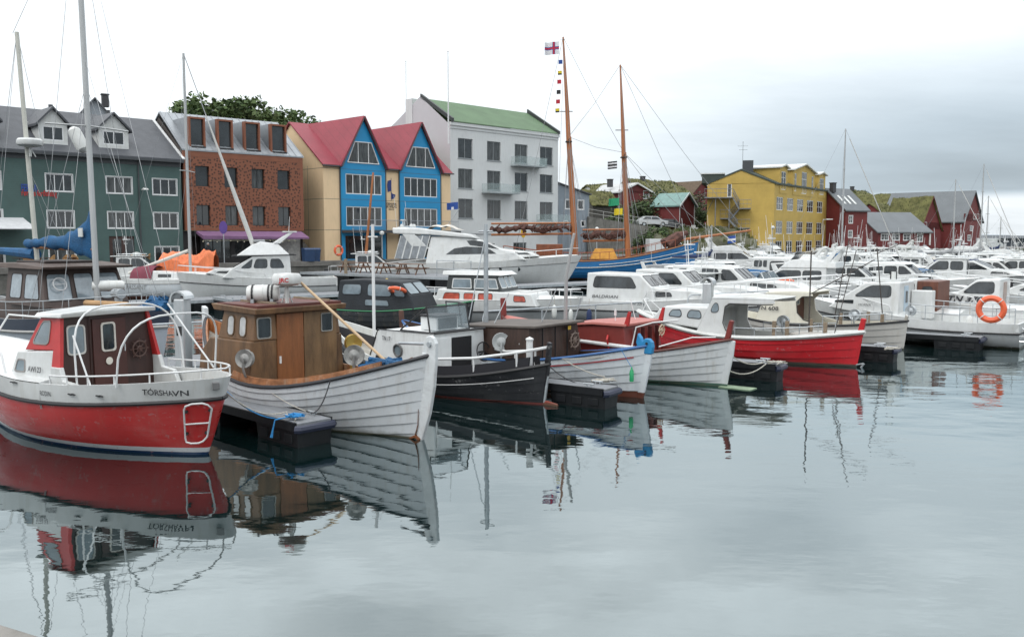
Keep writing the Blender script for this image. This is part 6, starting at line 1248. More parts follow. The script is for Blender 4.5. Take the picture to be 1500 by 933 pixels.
for (x0, x1, z0) in ((6.9, -.8, 4.3), (11.9, 7.9, 3.7)):
    m = MB(); m.tube([(x0, 0, z0), (x1, 0, z0-.1)], .11, 8); m.tube([(x0, 0, z0+1.0), (x1, 0, z0+.95)], .09, 8); m.build('boom_and_gaff', VAR, e, smooth=True)
    m = MB(); n_ = 30; m.tube([(lerp(x0, x1, i/n_), random.uniform(-.12, .12), z0+.48+.16*math.sin(i*.42)+random.uniform(-.1, .1)) for i in range(n_+1)], [.27*random.uniform(.55, 1.3) for _ in range(n_+1)], 9); [m.tube([(lerp(x0, x1, u), -.2, z0+.15), (lerp(x0, x1, u+.03), -.3, z0+.5), (lerp(x0, x1, u-.02), -.15, z0+.85)], [.08, .12, .06], 6) for u in [random.uniform(.05, .95) for _ in range(12)]]; m.build('furled_sail', FS, e, smooth=True)
m = MB(); m.tube([(16.0, 0, 3.2), (17.0, .1, 4.0), (17.9, 0, 4.4)], [.7, .55, .2], 8); m.tube([(15.6, .4, 3.3), (16.6, .5, 3.9)], [.5, .3], 7); m.build('furled_jib', FS, e, smooth=True)
m = MB(); m.box(3.5, 6.0, -1.1, 1.1, 2.0, 3.3); m.build('deckhouse', mat('deckhouse_wood', (.22, .07, .03), .6, var=.3), e, bevel=.04); m = MB(); m.hexa([(8.6, -.9, 1.9), (11.2, -.9, 1.9), (11.2, .9, 1.9), (8.6, .9, 1.9)], [(9.1, -.3, 2.9), (10.8, -.3, 2.9), (10.8, .3, 2.9), (9.1, .3, 2.9)]); m.build('yellow_cover', mat('ochre_cover', (.50, .24, .04), .8, var=.2), e, bevel=.05)
deck_rail(e, hh, .05, .9, .75, mat('red_rail', (.3, .09, .05), .6), 18, .03, .1, name='bulwark_rail')
e.location = eL+Vector((-.2, 0, 0)); e.rotation_euler = (0, 0, -.02); e['label'] = 'bright blue sailing ship with two varnished masts and furled tan sails'; ship = e
# flags
def flag(p, w_, h_, cols, label, cat='flag', group=None, rz=0, pat=None, droop=.1, wave=.12):
    m = MB(); nx, ny = 26, 16; A = []
    for j in range(ny+1):
        for i in range(nx+1):
            x = w_*i/nx; A.append((-x, wave*w_*math.sin(i*.42)*i/nx, -h_*j/ny - droop*x))
    for j in range(ny):
        for i in range(nx): 
            u, v = (i+.5)/nx, (j+.5)/ny; m.f.append(tuple(q for q in (j*(nx+1)+i, j*(nx+1)+i+1, (j+1)*(nx+1)+i+1, (j+1)*(nx+1)+i))); m.m.append(pat(u, v) if pat else 0)
    m.v = A; o = m.build('flag', cols, smooth=True); o.location = p; o.rotation_euler = (0, 0, rz); return tag(o, label, cat, group)
FW, FR, FB, FY, FK, FG = [mat(n_, c, .85, var=.08) for n_, c in (('flag_white', (.7, .7, .72)), ('flag_red', (.5, .03, .05)), ('flag_blue', (.03, .08, .3)), ('flag_yellow', (.7, .55, .03)), ('flag_black', (.03, .03, .03)), ('flag_green', (.03, .3, .15)))]
def cross(u, v):
    a = abs(u-.36); b_ = abs(v-.5)
    if a < .055 or b_ < .075: return 1
    if a < .10 or b_ < .14: return 2
    return 0
mt = W(ship, m1[2])
flag(at(819, 84.8, zof(61, 84.8)), 1.35, 1.15, [FW, FR, FB], 'white flag with red and blue cross at the top of the taller varnished mast', pat=cross, rz=.0)
for i, (r_, c, lb) in enumerate(((88, FB, 'dark blue'), (104, FY, 'upper yellow'), (117, FR, 'upper red'), (132, FK, 'black and yellow'), (146, FR, 'lower red'), (159, FY, 'lower yellow'))):
    flag(at(824-i*.9, 84.8, zof(r_, 84.8)), .42, .38, [c, FK if i in (1, 3, 5) else c], lb+' signal pennant on the hoist beside the taller mast', group='signal flags on the hoist', pat=lambda u, v: 1 if v > .6 else 0, rz=.3)
m = MB(); m.tube([at(826, 84.8, zof(75, 84.8)), at(818, 84.8, zof(300, 84.8)), at(816, 84.8, zof(395, 84.8))], .014, 4); m.tube([at(820, 84.8, zof(58, 84.8)), at(828, 84.8, zof(58, 84.8))], .02, 4); o = m.build('flag_halyard', LINE, ship); o.matrix_parent_inverse = Matrix.Translation(ship.location).inverted() if False else (Matrix.Translation(ship.location) @ Matrix.Rotation(-.02, 4, 'Z')).inverted()
flag(at(904, 84.6, zof(236, 84.6)), .9, .7, [FK, FW], 'black and white striped signal flag by the second mast', pat=lambda u, v: int(v*5) % 2, group='flags flying in the rigging of the ship')
flag(at(907, 84.6, zof(290, 84.6)), 1.0, .7, [FG], 'green flag low by the second mast', group='flags flying in the rigging of the ship')
flag(at(912, 84.6, zof(305, 84.6)), .8, .6, [FY], 'yellow flag low by the second mast', group='flags flying in the rigging of the ship')
# ---- crowd
G_ = {'p': 'white pilothouse boat', 'f': 'white fly-bridge cruiser', 's': 'white cruiser with navy canopy', 'h': 'white hard-top cruiser', 'c': 'white boat with blue canopy', 'o': 'small white cuddy boat'}
PR = {'p': proto_pilothouse(), 'f': proto_fly(), 's': proto_sport(), 'h': proto_hardtop(), 'c': proto_canopy(), 'o': proto_open()}
SN = {k: snapshot(v) for k, v in PR.items()}; used = set()
ORD = ['first', 'second', 'third', 'fourth', 'fifth', 'sixth', 'seventh', 'eighth', 'ninth', 'tenth', 'eleventh', 'twelfth', 'thirteenth', 'fourteenth', 'fifteenth', 'sixteenth', 'seventeenth', 'eighteenth', 'nineteenth', 'twentieth']
def pxof(p): return 750+F*p.x/(p.y*_c+(CAM_H-p.z)*_s)
RM = {}
def remat(me, slot, m_):
    key = (me.name, slot, m_.name)
    if key not in RM: q = me.copy(); q.materials[slot] = m_; RM[key] = q
    return RM[key]
NVH = bands('navy_motor_hull', (.02, .035, .08), [(.08, (.05, .02, .02))], .25); CRC = mat('cream_canvas', (.55, .52, .47), .85, var=.15)
VAR_ = {k: [(v, None, 0, None)] for k, v in G_.items()}
VAR_['p'] += [('white pilothouse boat', None, 0, None), ('navy-hulled pilothouse boat', 'hull', 0, NVH)]; VAR_['h'] += [('white hard-top cruiser', None, 0, None), ('white cruiser with grey hull', 'hull', 0, HGREY)]
VAR_['s'] += [('white cruiser with grey canopy', 'canopy', 0, GREYC), ('white cruiser with cream canopy', 'canopy', 0, CRC)]; VAR_['c'] += [('white boat with navy canopy', 'canopy', 0, NAVY), ('white boat with grey canopy', 'canopy', 0, GREYC), ('white boat with cream canopy', 'canopy', 0, CRC)]
VAR_['f'] += [('white fly-bridge cruiser', None, 0, None), ('navy-hulled fly-bridge cruiser', 'hull', 0, NVH)]
def row(n_, a0, a1, seq, sp, flip, rowname, lim=(960, 1560), seed=1, skip=(), sc=1.0):
    rd = random.Random(seed); i = 0; a = a0; cnt = {}
    while a < a1:
        k = seq[i % len(seq)]; i += 1
        w_ = {'f': 3.9, 'h': 3.8, 's': 3.7, 'p': 3.4, 'c': 3.2, 'o': 2.8}[k]*sp*sc
        p = grid(a+w_/2, n_); a += w_
        if not lim[0] < pxof(p) < lim[1] or any(s0 < a < s1 for s0, s1 in skip): continue
        L = {'p': 7.6, 'f': 9.4, 's': 8.6, 'h': 8.8, 'c': 6.8, 'o': 5.6}[k]*sc
        fl = flip if not callable(flip) else flip(i)
        jit = rd.uniform(-.13, .13)
        if fl: d = BD; q = p-d*0
        else: d = -BD; q = p
        ang = math.atan2(d.y, d.x)+jit; q = q+Vector((-d.x, -d.y, 0))*L/2 if True else q
        v = rd.choice(VAR_[k]); kk = v[0]; cnt[kk] = cnt.get(kk, 0)+1; o_ = ORD[cnt[kk]-1]
        lb = f'{kk}, {o_} of its kind in the {rowname}'
        if k not in used and v is VAR_[k][0]: e = PR[k]; used.add(k); e.location = q; e.rotation_euler = (0, 0, ang); e['label'] = lb; e['group'] = 'white pleasure boats crowding the marina'; tag(e, cat='boat')
        else:
            c = place(SN[k], q, ang, lb, 'white pleasure boats crowding the marina', sc*rd.uniform(.92, 1.08))
            if v[1]:
                for ch in bpy.data.objects:
                    if ch.parent == c and ch.name.split('.')[0] == v[1]: ch.data = remat(ch.data, v[2], v[3])
row(16.5, 18.5, 70, 'phcfspohcpsh', .95, lambda i: i % 3 != 1, 'row behind the near walkway', (985, 1580), 3, (), .9)
row(1.5, 27.5, 40, 'fhp', 1.2, False, 'row at the right edge', (1440, 1640), 5)
row(30.5, 24, 98, 'hpfschopfshcp', .95, lambda i: i % 2 == 0, 'middle row of the marina', (985, 1560), 9, (), .84)
row(43.5, 36, 112, 'fhspochpfhscop', .95, lambda i: i % 3 == 0, 'row facing the yellow building', (985, 1540), 12, (), .84)
row(60, 62, 125, 'fshpohfcs', 1.05, lambda i: i % 2 == 1, 'row below the red warehouses', (1090, 1520), 21, (), .85)
for k in PR:
    if k not in used: bpy.data.objects.remove(PR[k])
pontoon('walkway_pontoon', grid(40, 36), grid(120, 37), 2.0, .55, 'far walkway pontoon among the crowded white boats at right', floats=6)
pontoon('walkway_pontoon', grid(45, 53), grid(125, 53), 2.0, .55, 'farthest walkway pontoon before the red warehouses', floats=6)
# sailing boats with masts
def sail(px, Y_, rowtop, cover, label, d=(.8, -.6), L=8.5):
    s = sailboat(zof(rowtop, Y_)-0, cover, L=L); a = Vector((d[0], d[1], 0)).normalized(); p = at(px, Y_)-a*(L*.55); put(s, p, d, label, 'sailing boats with bare masts'); return s
sail(1231, 74, 189, BLUE, 'sailing boat with tall mast and blue boom cover in front of the yellow house', (.97, -.2), 9.5)
sail(1394, 96, 263, GREYC, 'sailing boat with mast in front of the low red shed gable')
sail(1434, 102, 240, GREYC, 'sailing boat with the tall mast in front of the right end of the red warehouse', (.7, -.7))
sail(1443, 112, 287, GREYC, 'sailing boat with the short mast just right of the warehouse corner', (.6, -.8))
sail(1463, 128, 318, NAVY, 'distant sailing boat whose mast stands against open sky', (.5, -.8))
sail(1041, 78, 330, NAVY, 'sailing boat with short mast left of the yellow house', (.9, -.4))
lifebuoy(at(1166, 54, zof(397, 54)), .3, .4, 'orange lifebuoy lying on a white cabin roof among the crowded boats', 1.3)
lifebuoy(at(1150, 48, zof(413, 48)), -.3, .4, 'orange lifebuoy on a white foredeck among the crowded boats', 1.3)
# lone small boats at left beyond the brown wheelhouse and around the piers
e = place(SN['p'], at(205, 68)+Vector((-4, 0, 0)), .2, 'small white wheelhouse boat moored left of the sailing boat with the maroon hood'); e = place(SN['c'], at(1005, 98), 2.6, 'white boat with blue canopy just right of the blue ship bow')
e = place(SN['h'], at(1085, 62), -.5, 'white hard-top cruiser nearest below the fire stairs of the yellow house')
e = place(SN['f'], at(1010, 88), -.35, 'white fly-bridge cruiser at the foot of the rocky bank')
# masts without sails: flag poles behind the buildings
# ------------------------------------------------------------------ buildings
def wall_holes(m, x0, x1, z0, z1, holes, y=0.0, dep=.16, mi=0, ri=None):
    """wall in the x-z plane at y with rectangular openings and reveals going to +y"""
    ri = mi if ri is None else ri
    xs = sorted({x0, x1, *[q for h_ in holes for q in h_[:2]]}); zs = sorted({z0, z1, *[q for h_ in holes for q in h_[2:4]]})
    for i in range(len(xs)-1):
        for j in range(len(zs)-1):
            cx, cz = (xs[i]+xs[i+1])/2, (zs[j]+zs[j+1])/2
            if any(a < cx < b and c < cz < d for a, b, c, d in holes): continue
            m.add([(xs[i], y, zs[j]), (xs[i+1], y, zs[j]), (xs[i+1], y, zs[j+1]), (xs[i], y, zs[j+1])], [(0, 1, 2, 3)], mi)
    for a, b, c, d in holes:
        for q in ([(a, c), (a, d)], [(a, d), (b, d)], [(b, d), (b, c)], [(b, c), (a, c)]):
            (p0, r0), (p1, r1) = q; m.add([(p0, y, r0), (p1, y, r1), (p1, y+dep, r1), (p0, y+dep, r0)], [(0, 1, 2, 3)], ri)
def bwin(parent, x0, x1, z0, z1, fm, gm, muls=(), bars=(), y=0.0, dep=.10, fw=.09, sill=None, name='window'):
    """framed window set into the opening: frame object with its pane as child"""
    m = MB(); ya, yb = y+dep-.06, y+dep
    m.box(x0, x0+fw, ya, yb, z0, z1); m.box(x1-fw, x1, ya, yb, z0, z1); m.box(x0+fw, x1-fw, ya, yb, z0, z0+fw); m.box(x0+fw, x1-fw, ya, yb, z1-fw, z1)
    for u in muls: x = lerp(x0, x1, u); m.box(x-fw*.45, x+fw*.45, ya+.003, yb-.003, z0+fw, z1-fw)
    for v in bars: z = lerp(z0, z1, v); m.box(x0+fw, x1-fw, ya+.006, yb-.006, z-fw*.28, z+fw*.28)
    if sill: m.box(x0-.06, x1+.06, y-sill, y-.003, z0-.08, z0-.003)
    f = m.build(name, fm, parent); g = MB(); g.add([(x0+.01, yb-.03, z0+.01), (x1-.01, yb-.03, z0+.01), (x1-.01, yb-.03, z1-.01), (x0+.01, yb-.03, z1-.01)], [(0, 1, 2, 3)]); g.build('pane', gm, f); return f
def surround(m, x0, x1, z0, z1, w_=.12, y=0.0, t=.03):
    m.box(x0-w_, x0, y-t, y+.02, z0-w_, z1+w_); m.box(x1, x1+w_, y-t, y+.02, z0-w_, z1+w_); m.box(x0, x1, y-t, y+.02, z1, z1+w_); m.box(x0, x1, y-t, y+.02, z0-w_, z0)
def house_mat(name, col, horiz=True, pitch=.14, rough=.7, var=.14, grime=((.08, .09, .08), .35), depth=.3):
    if name in MATS: return MATS[name]
    m = mat(name, col, rough, var=var, scale=.5, grime=grime); t = m.node_tree; b = t.nodes['Principled BSDF']
    tcn = t.nodes.new('ShaderNodeTexCoord'); wv = t.nodes.new('ShaderNodeTexWave'); wv.wave_type = 'BANDS'; wv.bands_direction = 'Z' if horiz else 'X'; wv.wave_profile = 'SAW'
    wv.inputs['Scale'].default_value = (2*PI/20)/pitch; wv.inputs['Distortion'].default_value = 0; t.links.new(tcn.outputs['Object'], wv.inputs[0])
    bp = t.nodes.new('ShaderNodeBump'); bp.inputs['Strength'].default_value = depth; bp.inputs['Distance'].default_value = .03; t.links.new(wv.outputs[1], bp.inputs['Height']); t.links.new(bp.outputs[0], b.inputs['Normal'])
    src = b.inputs['Base Color'].links[0].from_socket; r = t.nodes.new('ShaderNodeMapRange'); r.inputs[1].default_value = 0; r.inputs[2].default_value = .14; r.inputs[3].default_value = .78; r.inputs[4].default_value = 1; t.links.new(wv.outputs[1], r.inputs[0])
    v = t.nodes.new('ShaderNodeVectorMath'); v.operation = 'SCALE'; t.links.new(src, v.inputs[0]); t.links.new(r.outputs[0], v.inputs[3]); t.links.new(v.outputs[0], b.inputs['Base Color']); return m
def frame_b(name, a, b, label, cat='building'):
    a = Vector(a); b = Vector(b); d = b-a; e = empty(name, (a.x, a.y, QZ), math.atan2(d.y, d.x), label, cat); return e, Vector((d.x, d.y)).length
BG = mat('window_glass_dark', (.025, .03, .033), .05, var=.6, scale=.9, spec=.9); BG2 = mat('window_glass_curtain', (.065, .07, .07), .08, var=.8, scale=1.6, spec=.7, stretch=(4, 4, .6)); WF = mat('white_window_frame', (.72, .73, .73), .5, var=.05)
rg = random.Random(5)
def gl(): return BG if rg.random() < .6 else BG2
GUT = mat('dark_gutter', (.05, .055, .06), .5)
# columns on the photo -> metres along a facade, rows -> heights
class Fac:
    def __init__(s, a, b): s.a = Vector((a[0], a[1])); s.d = Vector((b[0]-a[0], b[1]-a[1])); s.L = s.d.length; s.d /= s.L
    def x(s, px):
        k = (px-750)/F; # solve (ax+dx t) = k*(ay+dy t)
        return (k*s.a.y*1.0-s.a.x)/(s.d.x-k*s.d.y)
    def z(s, px, row): t = s.x(px); return zof(row, s.a.y+s.d.y*t)-QZ
# ---- green building
A0, A1 = (-49, 56.2), (-28.35, 76.8); fc = Fac(A0, A1); e, L = frame_b('apartment_building', (*A0, 0), (*A1, 0), 'dark green timber building with white window bands and gabled white dormers')
GR_ = house_mat('green_boarding', (.070, .122, .114)); EV = fc.z(273, 236)
cols_ = [(-55, -25), (-18, 9), (73, 113), (161, 199), (228, 264)]; rows_ = [(241, 266), (293, 317), (341, 366)]
holes = []; 
base = {2: ((73, 241, 266), (73, 294, 318), (73, 341, 366))}
for ci, (c0, c1) in enumerate(cols_):
    x0, x1 = fc.x(c0), fc.x(c1)
    for ri_, (r0, r1) in enumerate(rows_):
        if ci == 3 and ri_ == 2: continue
        zc = [EV-3.15, EV-5.98, EV-8.85][ri_]*1.0; hgt = 1.35; holes.append((x0+.02, x1-.02, zc+.2, zc+.2+hgt))
dx0, dx1 = fc.x(162), fc.x(199); holes.append((dx0, dx1, .05, 2.35))
m = MB(); wall_holes(m, 0, L, 0, EV, holes); m.add([(L, 0, 0), (L, 11, 0), (L, 11, EV), (L, 5.5, EV+3.7), (L, 0, EV)], [(0, 1, 2, 3, 4)]); m.add([(0, 0, 0), (0, 11, 0), (0, 11, EV), (0, 5.5, EV+3.7), (0, 0, EV)], [(4, 3, 2, 1, 0)]); m.add([(0, 11, 0), (L, 11, 0), (L, 11, EV), (0, 11, EV)], [(3, 2, 1, 0)]); m.build('wall', GR_, e)
for (a, b, c, d) in holes[:-1]:
    bwin(e, a, b, c, d, WF, gl(), (.333, .667), fw=.075); 
m = MB(); [surround(m, a, b, c, d, .05) for a, b, c, d in holes[:-1]]; m.build('window_surrounds', WF, e)
m = MB(); m.box(dx0, dx1, .08, .12, .05, 2.35); dd = m.build('entrance', mat('dark_brown_entrance', (.05, .025, .02), .6), e); m = MB(); m.box(dx0+.3, dx0+1.0, .07, .078, .3, 2.1); m.box(dx0+1.3, dx0+2.0, .07, .078, .3, 2.1); m.build('pane', BG, dd)
SL = mat('slate_roof', (.075, .08, .09), .6, var=.18, scale=1.5, bump=.3, bscale=6); t = .15
m = MB(); m.hexa([(-.2, -.4, EV-.1), (L+.15, -.4, EV-.1), (L+.15, 5.5, EV+3.75), (-.2, 5.5, EV+3.75)], [(-.2, -.4, EV+.1), (L+.15, -.4, EV+.1), (L+.15, 5.5, EV+3.95), (-.2, 5.5, EV+3.95)]); m.hexa([(-.2, 5.5, EV+3.75), (L+.15, 5.5, EV+3.75), (L+.15, 11.4, EV-.1), (-.2, 11.4, EV-.1)], [(-.2, 5.5, EV+3.95), (L+.15, 5.5, EV+3.95), (L+.15, 11.4, EV+.1), (-.2, 11.4, EV+.1)]); rf = m.build('roof', SL, e)
m = MB(); m.box(-.2, L+.1, -.55, -.4, EV-.2, EV-.02); m.box(-.1, L-.05, -.04, -.003, EV-.55, EV-.1); m.build('gutter', GUT, rf)
m = MB(); m.hexa([(L+.0, -.42, EV+.1), (L+.22, -.42, EV+.1), (L+.22, 5.5, EV+3.96), (L, 5.5, EV+3.96)], [(L, -.42, EV+.2), (L+.22, -.42, EV+.2), (L+.22, 5.5, EV+4.06), (L, 5.5, EV+4.06)]); m.build('verge_board', WF, rf)
m = MB(); [m.tube([(x, 5.4, EV+3.8), (x, 5.4, EV+4.4)], .18, 8) for x in (fc.x(28), fc.x(120), fc.x(205))]; m.build('roof_vents', GUT, rf)
for (c0, c1) in ((-38, 12), (70, 112), (157, 200)):
    x0, x1 = fc.x(c0), fc.x(c1); xm = (x0+x1)/2; z0 = EV+.55; z1 = z0+1.7; zp = z1+1.2; d_ = MB(); hw = (x1-x0)*.36
    wall_holes(d_, x0, x1, z0, z1, [(xm-hw, xm+hw, z0+.45, z1-.15)], y=.55, dep=.1); d_.add([(x0, .55, z1), (x1, .55, z1), (xm, .55, zp)], [(0, 1, 2)])
    for x in (x0, x1): d_.add([(x, .55, z0), (x, 3.2, z1+.4), (x, 2.0, z1), (x, .55, z1)], [(0, 1, 2, 3)])
    dm_ = d_.build('dormer', WHITE2, e); r_ = MB()
    for s in (-1, 1): xe = x0-.25 if s < 0 else x1+.25; r_.hexa([(xe, .25, z1-.2), (xm, .25, zp), (xm, 5.2, zp), (xe, 3.6, z1-.2)], [(xe, .25, z1-.02), (xm, .25, zp+.18), (xm, 5.2, zp+.18), (xe, 3.6, z1-.02)])
    r_.build('dormer_roof', SL, dm_); bwin(dm_, xm-hw, xm+hw, z0+.45, z1-.15, WF, BG, (.5,), y=.55, dep=.07, name='dormer_window')
m = MB(); m.tube([(fc.x(208), -.08, 0), (fc.x(208), -.08, EV)], .06, 6); m.build('drainpipe', GUT, e)
m = MB(); m.tube([(fc.x(212), -.05, EV-2.6), (fc.x(212), -.5, EV-2.45)], .05, 6); m.lathe([(.28, 0), (.2, .12), (0, .16)], (fc.x(214), -.55, EV-2.6), 10); m.build('wall_lamp', WHITE2, e)
lettering('FERÐA', .75, (fc.x(37), -.01, fc.z(37, 280)), (1, 0, 0), (0, 0, 1), mat('sign_blue', (.02, .06, .30), .5), e, .02, 0, None, fc.x(60)-fc.x(37), 'sign_lettering', .05)
lettering('Føroya ferðafelag', .62, (fc.x(37), -.01, fc.z(37, 286.5)), (1, 0, 0), (0, 0, 1), mat('sign_red', (.45, .03, .03), .5), e, .01, 0, None, fc.x(88)-fc.x(37), 'sign_lettering', .05)
m = MB(); m.hexa([(fc.x(-30), -2.4, 2.85), (fc.x(42), -2.4, 2.85), (fc.x(38), -.01, 3.3), (fc.x(-30), -.01, 3.3)], [(fc.x(-30), -2.4, 2.92), (fc.x(42), -2.4, 2.92), (fc.x(38), -.01, 3.75), (fc.x(-30), -.01, 3.75)]); m.build('awning', mat('pale_awning', (.55, .56, .57), .8), e)
# ---- copper building
B0, B1 = (-28.1, 76.8), (-19.65, 84.3); fc = Fac(B0, B1); e, L = frame_b('restaurant_building', (*B0, 0), (*B1, 0), 'copper-coloured perforated building with four tall slanted dormers and purple awning')
ET, EB = fc.z(447, 231.7), fc.z(447, 338.5)
def copper():
    m = mat('perforated_copper', (.225, .080, .042), .55, metal=.15, var=.12, scale=.8); t = m.node_tree; b = t.nodes['Principled BSDF']; src = b.inputs['Base Color'].links[0].from_socket
    tcn = t.nodes.new('ShaderNodeTexCoord'); vo = t.nodes.new('ShaderNodeTexVoronoi'); vo.voronoi_dimensions = '2D'; vo.inputs['Scale'].default_value = 3.4; vo.inputs['Randomness'].default_value = .85; sx_ = t.nodes.new('ShaderNodeSeparateXYZ'); cx_ = t.nodes.new('ShaderNodeCombineXYZ'); t.links.new(tcn.outputs['Object'], sx_.inputs[0]); t.links.new(sx_.outputs[0], cx_.inputs[0]); t.links.new(sx_.outputs[2], cx_.inputs[1]); t.links.new(cx_.outputs[0], vo.inputs[0])
    l = t.nodes.new('ShaderNodeMath'); l.operation = 'LESS_THAN'; l.inputs[1].default_value = .29; t.links.new(vo.outputs['Distance'], l.inputs[0])
    nz = t.nodes.new('ShaderNodeTexNoise'); nz.inputs['Scale'].default_value = .9; t.links.new(tcn.outputs['Object'], nz.inputs[0]); g2 = t.nodes.new('ShaderNodeMath'); g2.operation = 'GREATER_THAN'; g2.inputs[1].default_value = .33; t.links.new(nz.outputs[0], g2.inputs[0])
    mu = t.nodes.new('ShaderNodeMath'); mu.operation = 'MULTIPLY'; t.links.new(l.outputs[0], mu.inputs[0]); t.links.new(g2.outputs[0], mu.inputs[1])
    x = t.nodes.new('ShaderNodeMix'); x.data_type = 'RGBA'; t.links.new(mu.outputs[0], x.inputs[0]); t.links.new(src, x.inputs[6]); x.inputs[7].default_value = (.075, .028, .016, 1); t.links.new(x.outputs[2], b.inputs['Base Color']); return m
CU = mat('plain_copper', (.225, .080, .042), .55, metal=.15, var=.12, scale=.8)
wc = [(291, 311), (333, 352), (372.5, 391), (410, 428)]; holes = []
for c0, c1 in wc:
    for r0, r1 in ((ET-1.25-1.75, ET-1.25), (ET-4.6-1.75, ET-4.6)): holes.append((fc.x(c0), fc.x(c1), r0, r1))
m = MB(); wall_holes(m, .35, L-.3, EB+.25, ET-.5, holes, dep=.3); m.build('perforated_cladding', copper(), e); m = MB(); m.box(0, .345, 0.0, .3, EB, ET); m.box(L-.295, L, 0, .3, EB, ET); m.box(.35, L-.3, 0, .3, ET-.49, ET); m.box(.35, L-.3, 0, .3, EB, EB+.24); m.build('copper_border', CU, e)
m = MB(); m.box(L-.001, L, .3, 11, 0, EB-.01) ; m.add([(L, .3, EB), (L, 11, EB), (L, 11, ET), (L, 5.5, ET+3.4), (L, .3, ET)], [(0, 1, 2, 3, 4)]); m.add([(.0, .3, EB), (0, 11, EB), (0, 11, ET), (0, 5.5, ET+3.4), (0, .3, ET)], [(4, 3, 2, 1, 0)]); m.box(0, L, 2.2, 2.4, 0, EB-.01); m.box(.02, L-.02, .31, 2.2, EB+.01, EB+.1); m.build('wall', mat('dark_render', (.06, .05, .045), .8), e)
for (a, b, c, d) in holes: bwin(e, a, b, c, d, mat('black_frame', (.02, .02, .02), .4), gl(), (.5,) if rg.random() < .4 else (), dep=.28, fw=.05)
GRR = mat('grey_standing_seam', (.30, .32, .34), .45, metal=.3, var=.1)
m = MB(); ym, zr = 5.0, ET+3.75
m.hexa([(-.1, -.05, ET+.0), (L+.1, -.05, ET), (L+.1, ym, zr-.12), (-.1, ym, zr-.12)], [(-.1, -.05, ET+.12), (L+.1, -.05, ET+.12), (L+.1, ym, zr), (-.1, ym, zr)]); m.hexa([(-.1, ym, zr-.12), (L+.1, ym, zr-.12), (L+.1, 11, ET), (-.1, 11, ET)], [(-.1, ym, zr), (L+.1, ym, zr), (L+.1, 11, ET+.12), (-.1, 11, ET+.12)])
for i in range(18): x = L*i/17; m.hexa([(x, -.04, ET+.12), (x+.04, -.04, ET+.12), (x+.04, ym, zr), (x, ym, zr)], [(x, -.04, ET+.17), (x+.04, -.04, ET+.17), (x+.04, ym, zr+.05), (x, ym, zr+.05)])
rf = m.build('roof', GRR, e)
for c0, c1, in ((286, 310), (327, 350), (366, 389), (404, 427)):
    x0, x1 = fc.x(c0), fc.x(c1); z0, z1 = ET+.35, ET+2.95; m = MB(); m.hexa([(x0, .6, z0), (x1, .6, z0), (x1, .9, z0), (x0, .9, z0)], [(x0, .6, z1), (x1, .6, z1), (x1, 4.0, z1), (x0, 4.0, z1)]) if False else None
    for x in (x0, x1-.16): m.box(x, x+.16, .35, .75, z0, z1)
    m.box(x0+.16, x1-.16, .35, .75, z1-.16, z1); dm_ = m.build('tall_dormer', CU, e); m = MB(); m.hexa([(x0-.02, .76, z0-.1), (x1+.02, .76, z0-.1), (x1+.02, 1.0, z0), (x0-.02, 1.0, z0)], [(x0-.02, .76, z1), (x1+.02, .76, z1), (x1+.02, 4.1, z1-.0), (x0-.02, 4.1, z1)]); m.build('dormer_hood', GRR, dm_); m = MB(); m.add([(x0+.16, .60, z0), (x1-.16, .60, z0), (x1-.16, .6, z1-.16), (x0+.16, .6, z1-.16)], [(0, 1, 2, 3)]); m.build('pane', BG, dm_); m = MB(); m.box(x0+.16, x1-.05, .2, .58, z0-.15, z0+.1); m.build('balcony_slot', BLACK, dm_)
PUR = mat('purple_awning', (.20, .105, .20), .8, var=.1); m = MB(); m.hexa([(.9, -1.5, EB-.75), (L-.3, -1.5, EB-.75), (L-.3, -.02, EB-.25), (.9, -.02, EB-.25)], [(.9, -1.5, EB-.45), (L-.3, -1.5, EB-.6), (L-.3, -.02, EB-.05), (.9, -.02, EB-.05)]); m.build('awning', PUR, e)
m = MB(); wall_holes(m, 0, L-2.2, 0, EB-.02, [(.5, 1.6, .1, EB-.5), (1.9, 4.4, .3, EB-.5), (4.7, 7.0, .3, EB-.5), (7.3, L-2.5, .3, EB-.5)], y=.8); m.build('shopfront', mat('shop_black', (.03, .028, .028), .5), e)
for a, b in ((1.9, 4.4), (4.7, 7.0), (7.3, L-2.5)): bwin(e, a, b, .3, EB-.5, mat('black_frame', (.02, .02, .02), .4), BG, (.33, .66), y=.8)
m = MB(); m.box(L-2.2, L-.05, .7, .9, 0, EB-.02); m.build('rough_white_wall', mat('rough_white_stone', (.45, .44, .42), .95, var=.3, scale=4, bump=.8), e)
m = MB(); [m.lathe([(0, -.06), (.06, 0), (0, .06)], (.9+i*.62, -1.45, EB-.95+.06*math.sin(i*2.)), 6) for i in range(15)]; m.tube([(.9+i*.31, -1.45, EB-.86) for i in range(29)], .012, 4); m.build('bulb_string', mat('bulb', (.7, .65, .5), .3), e)
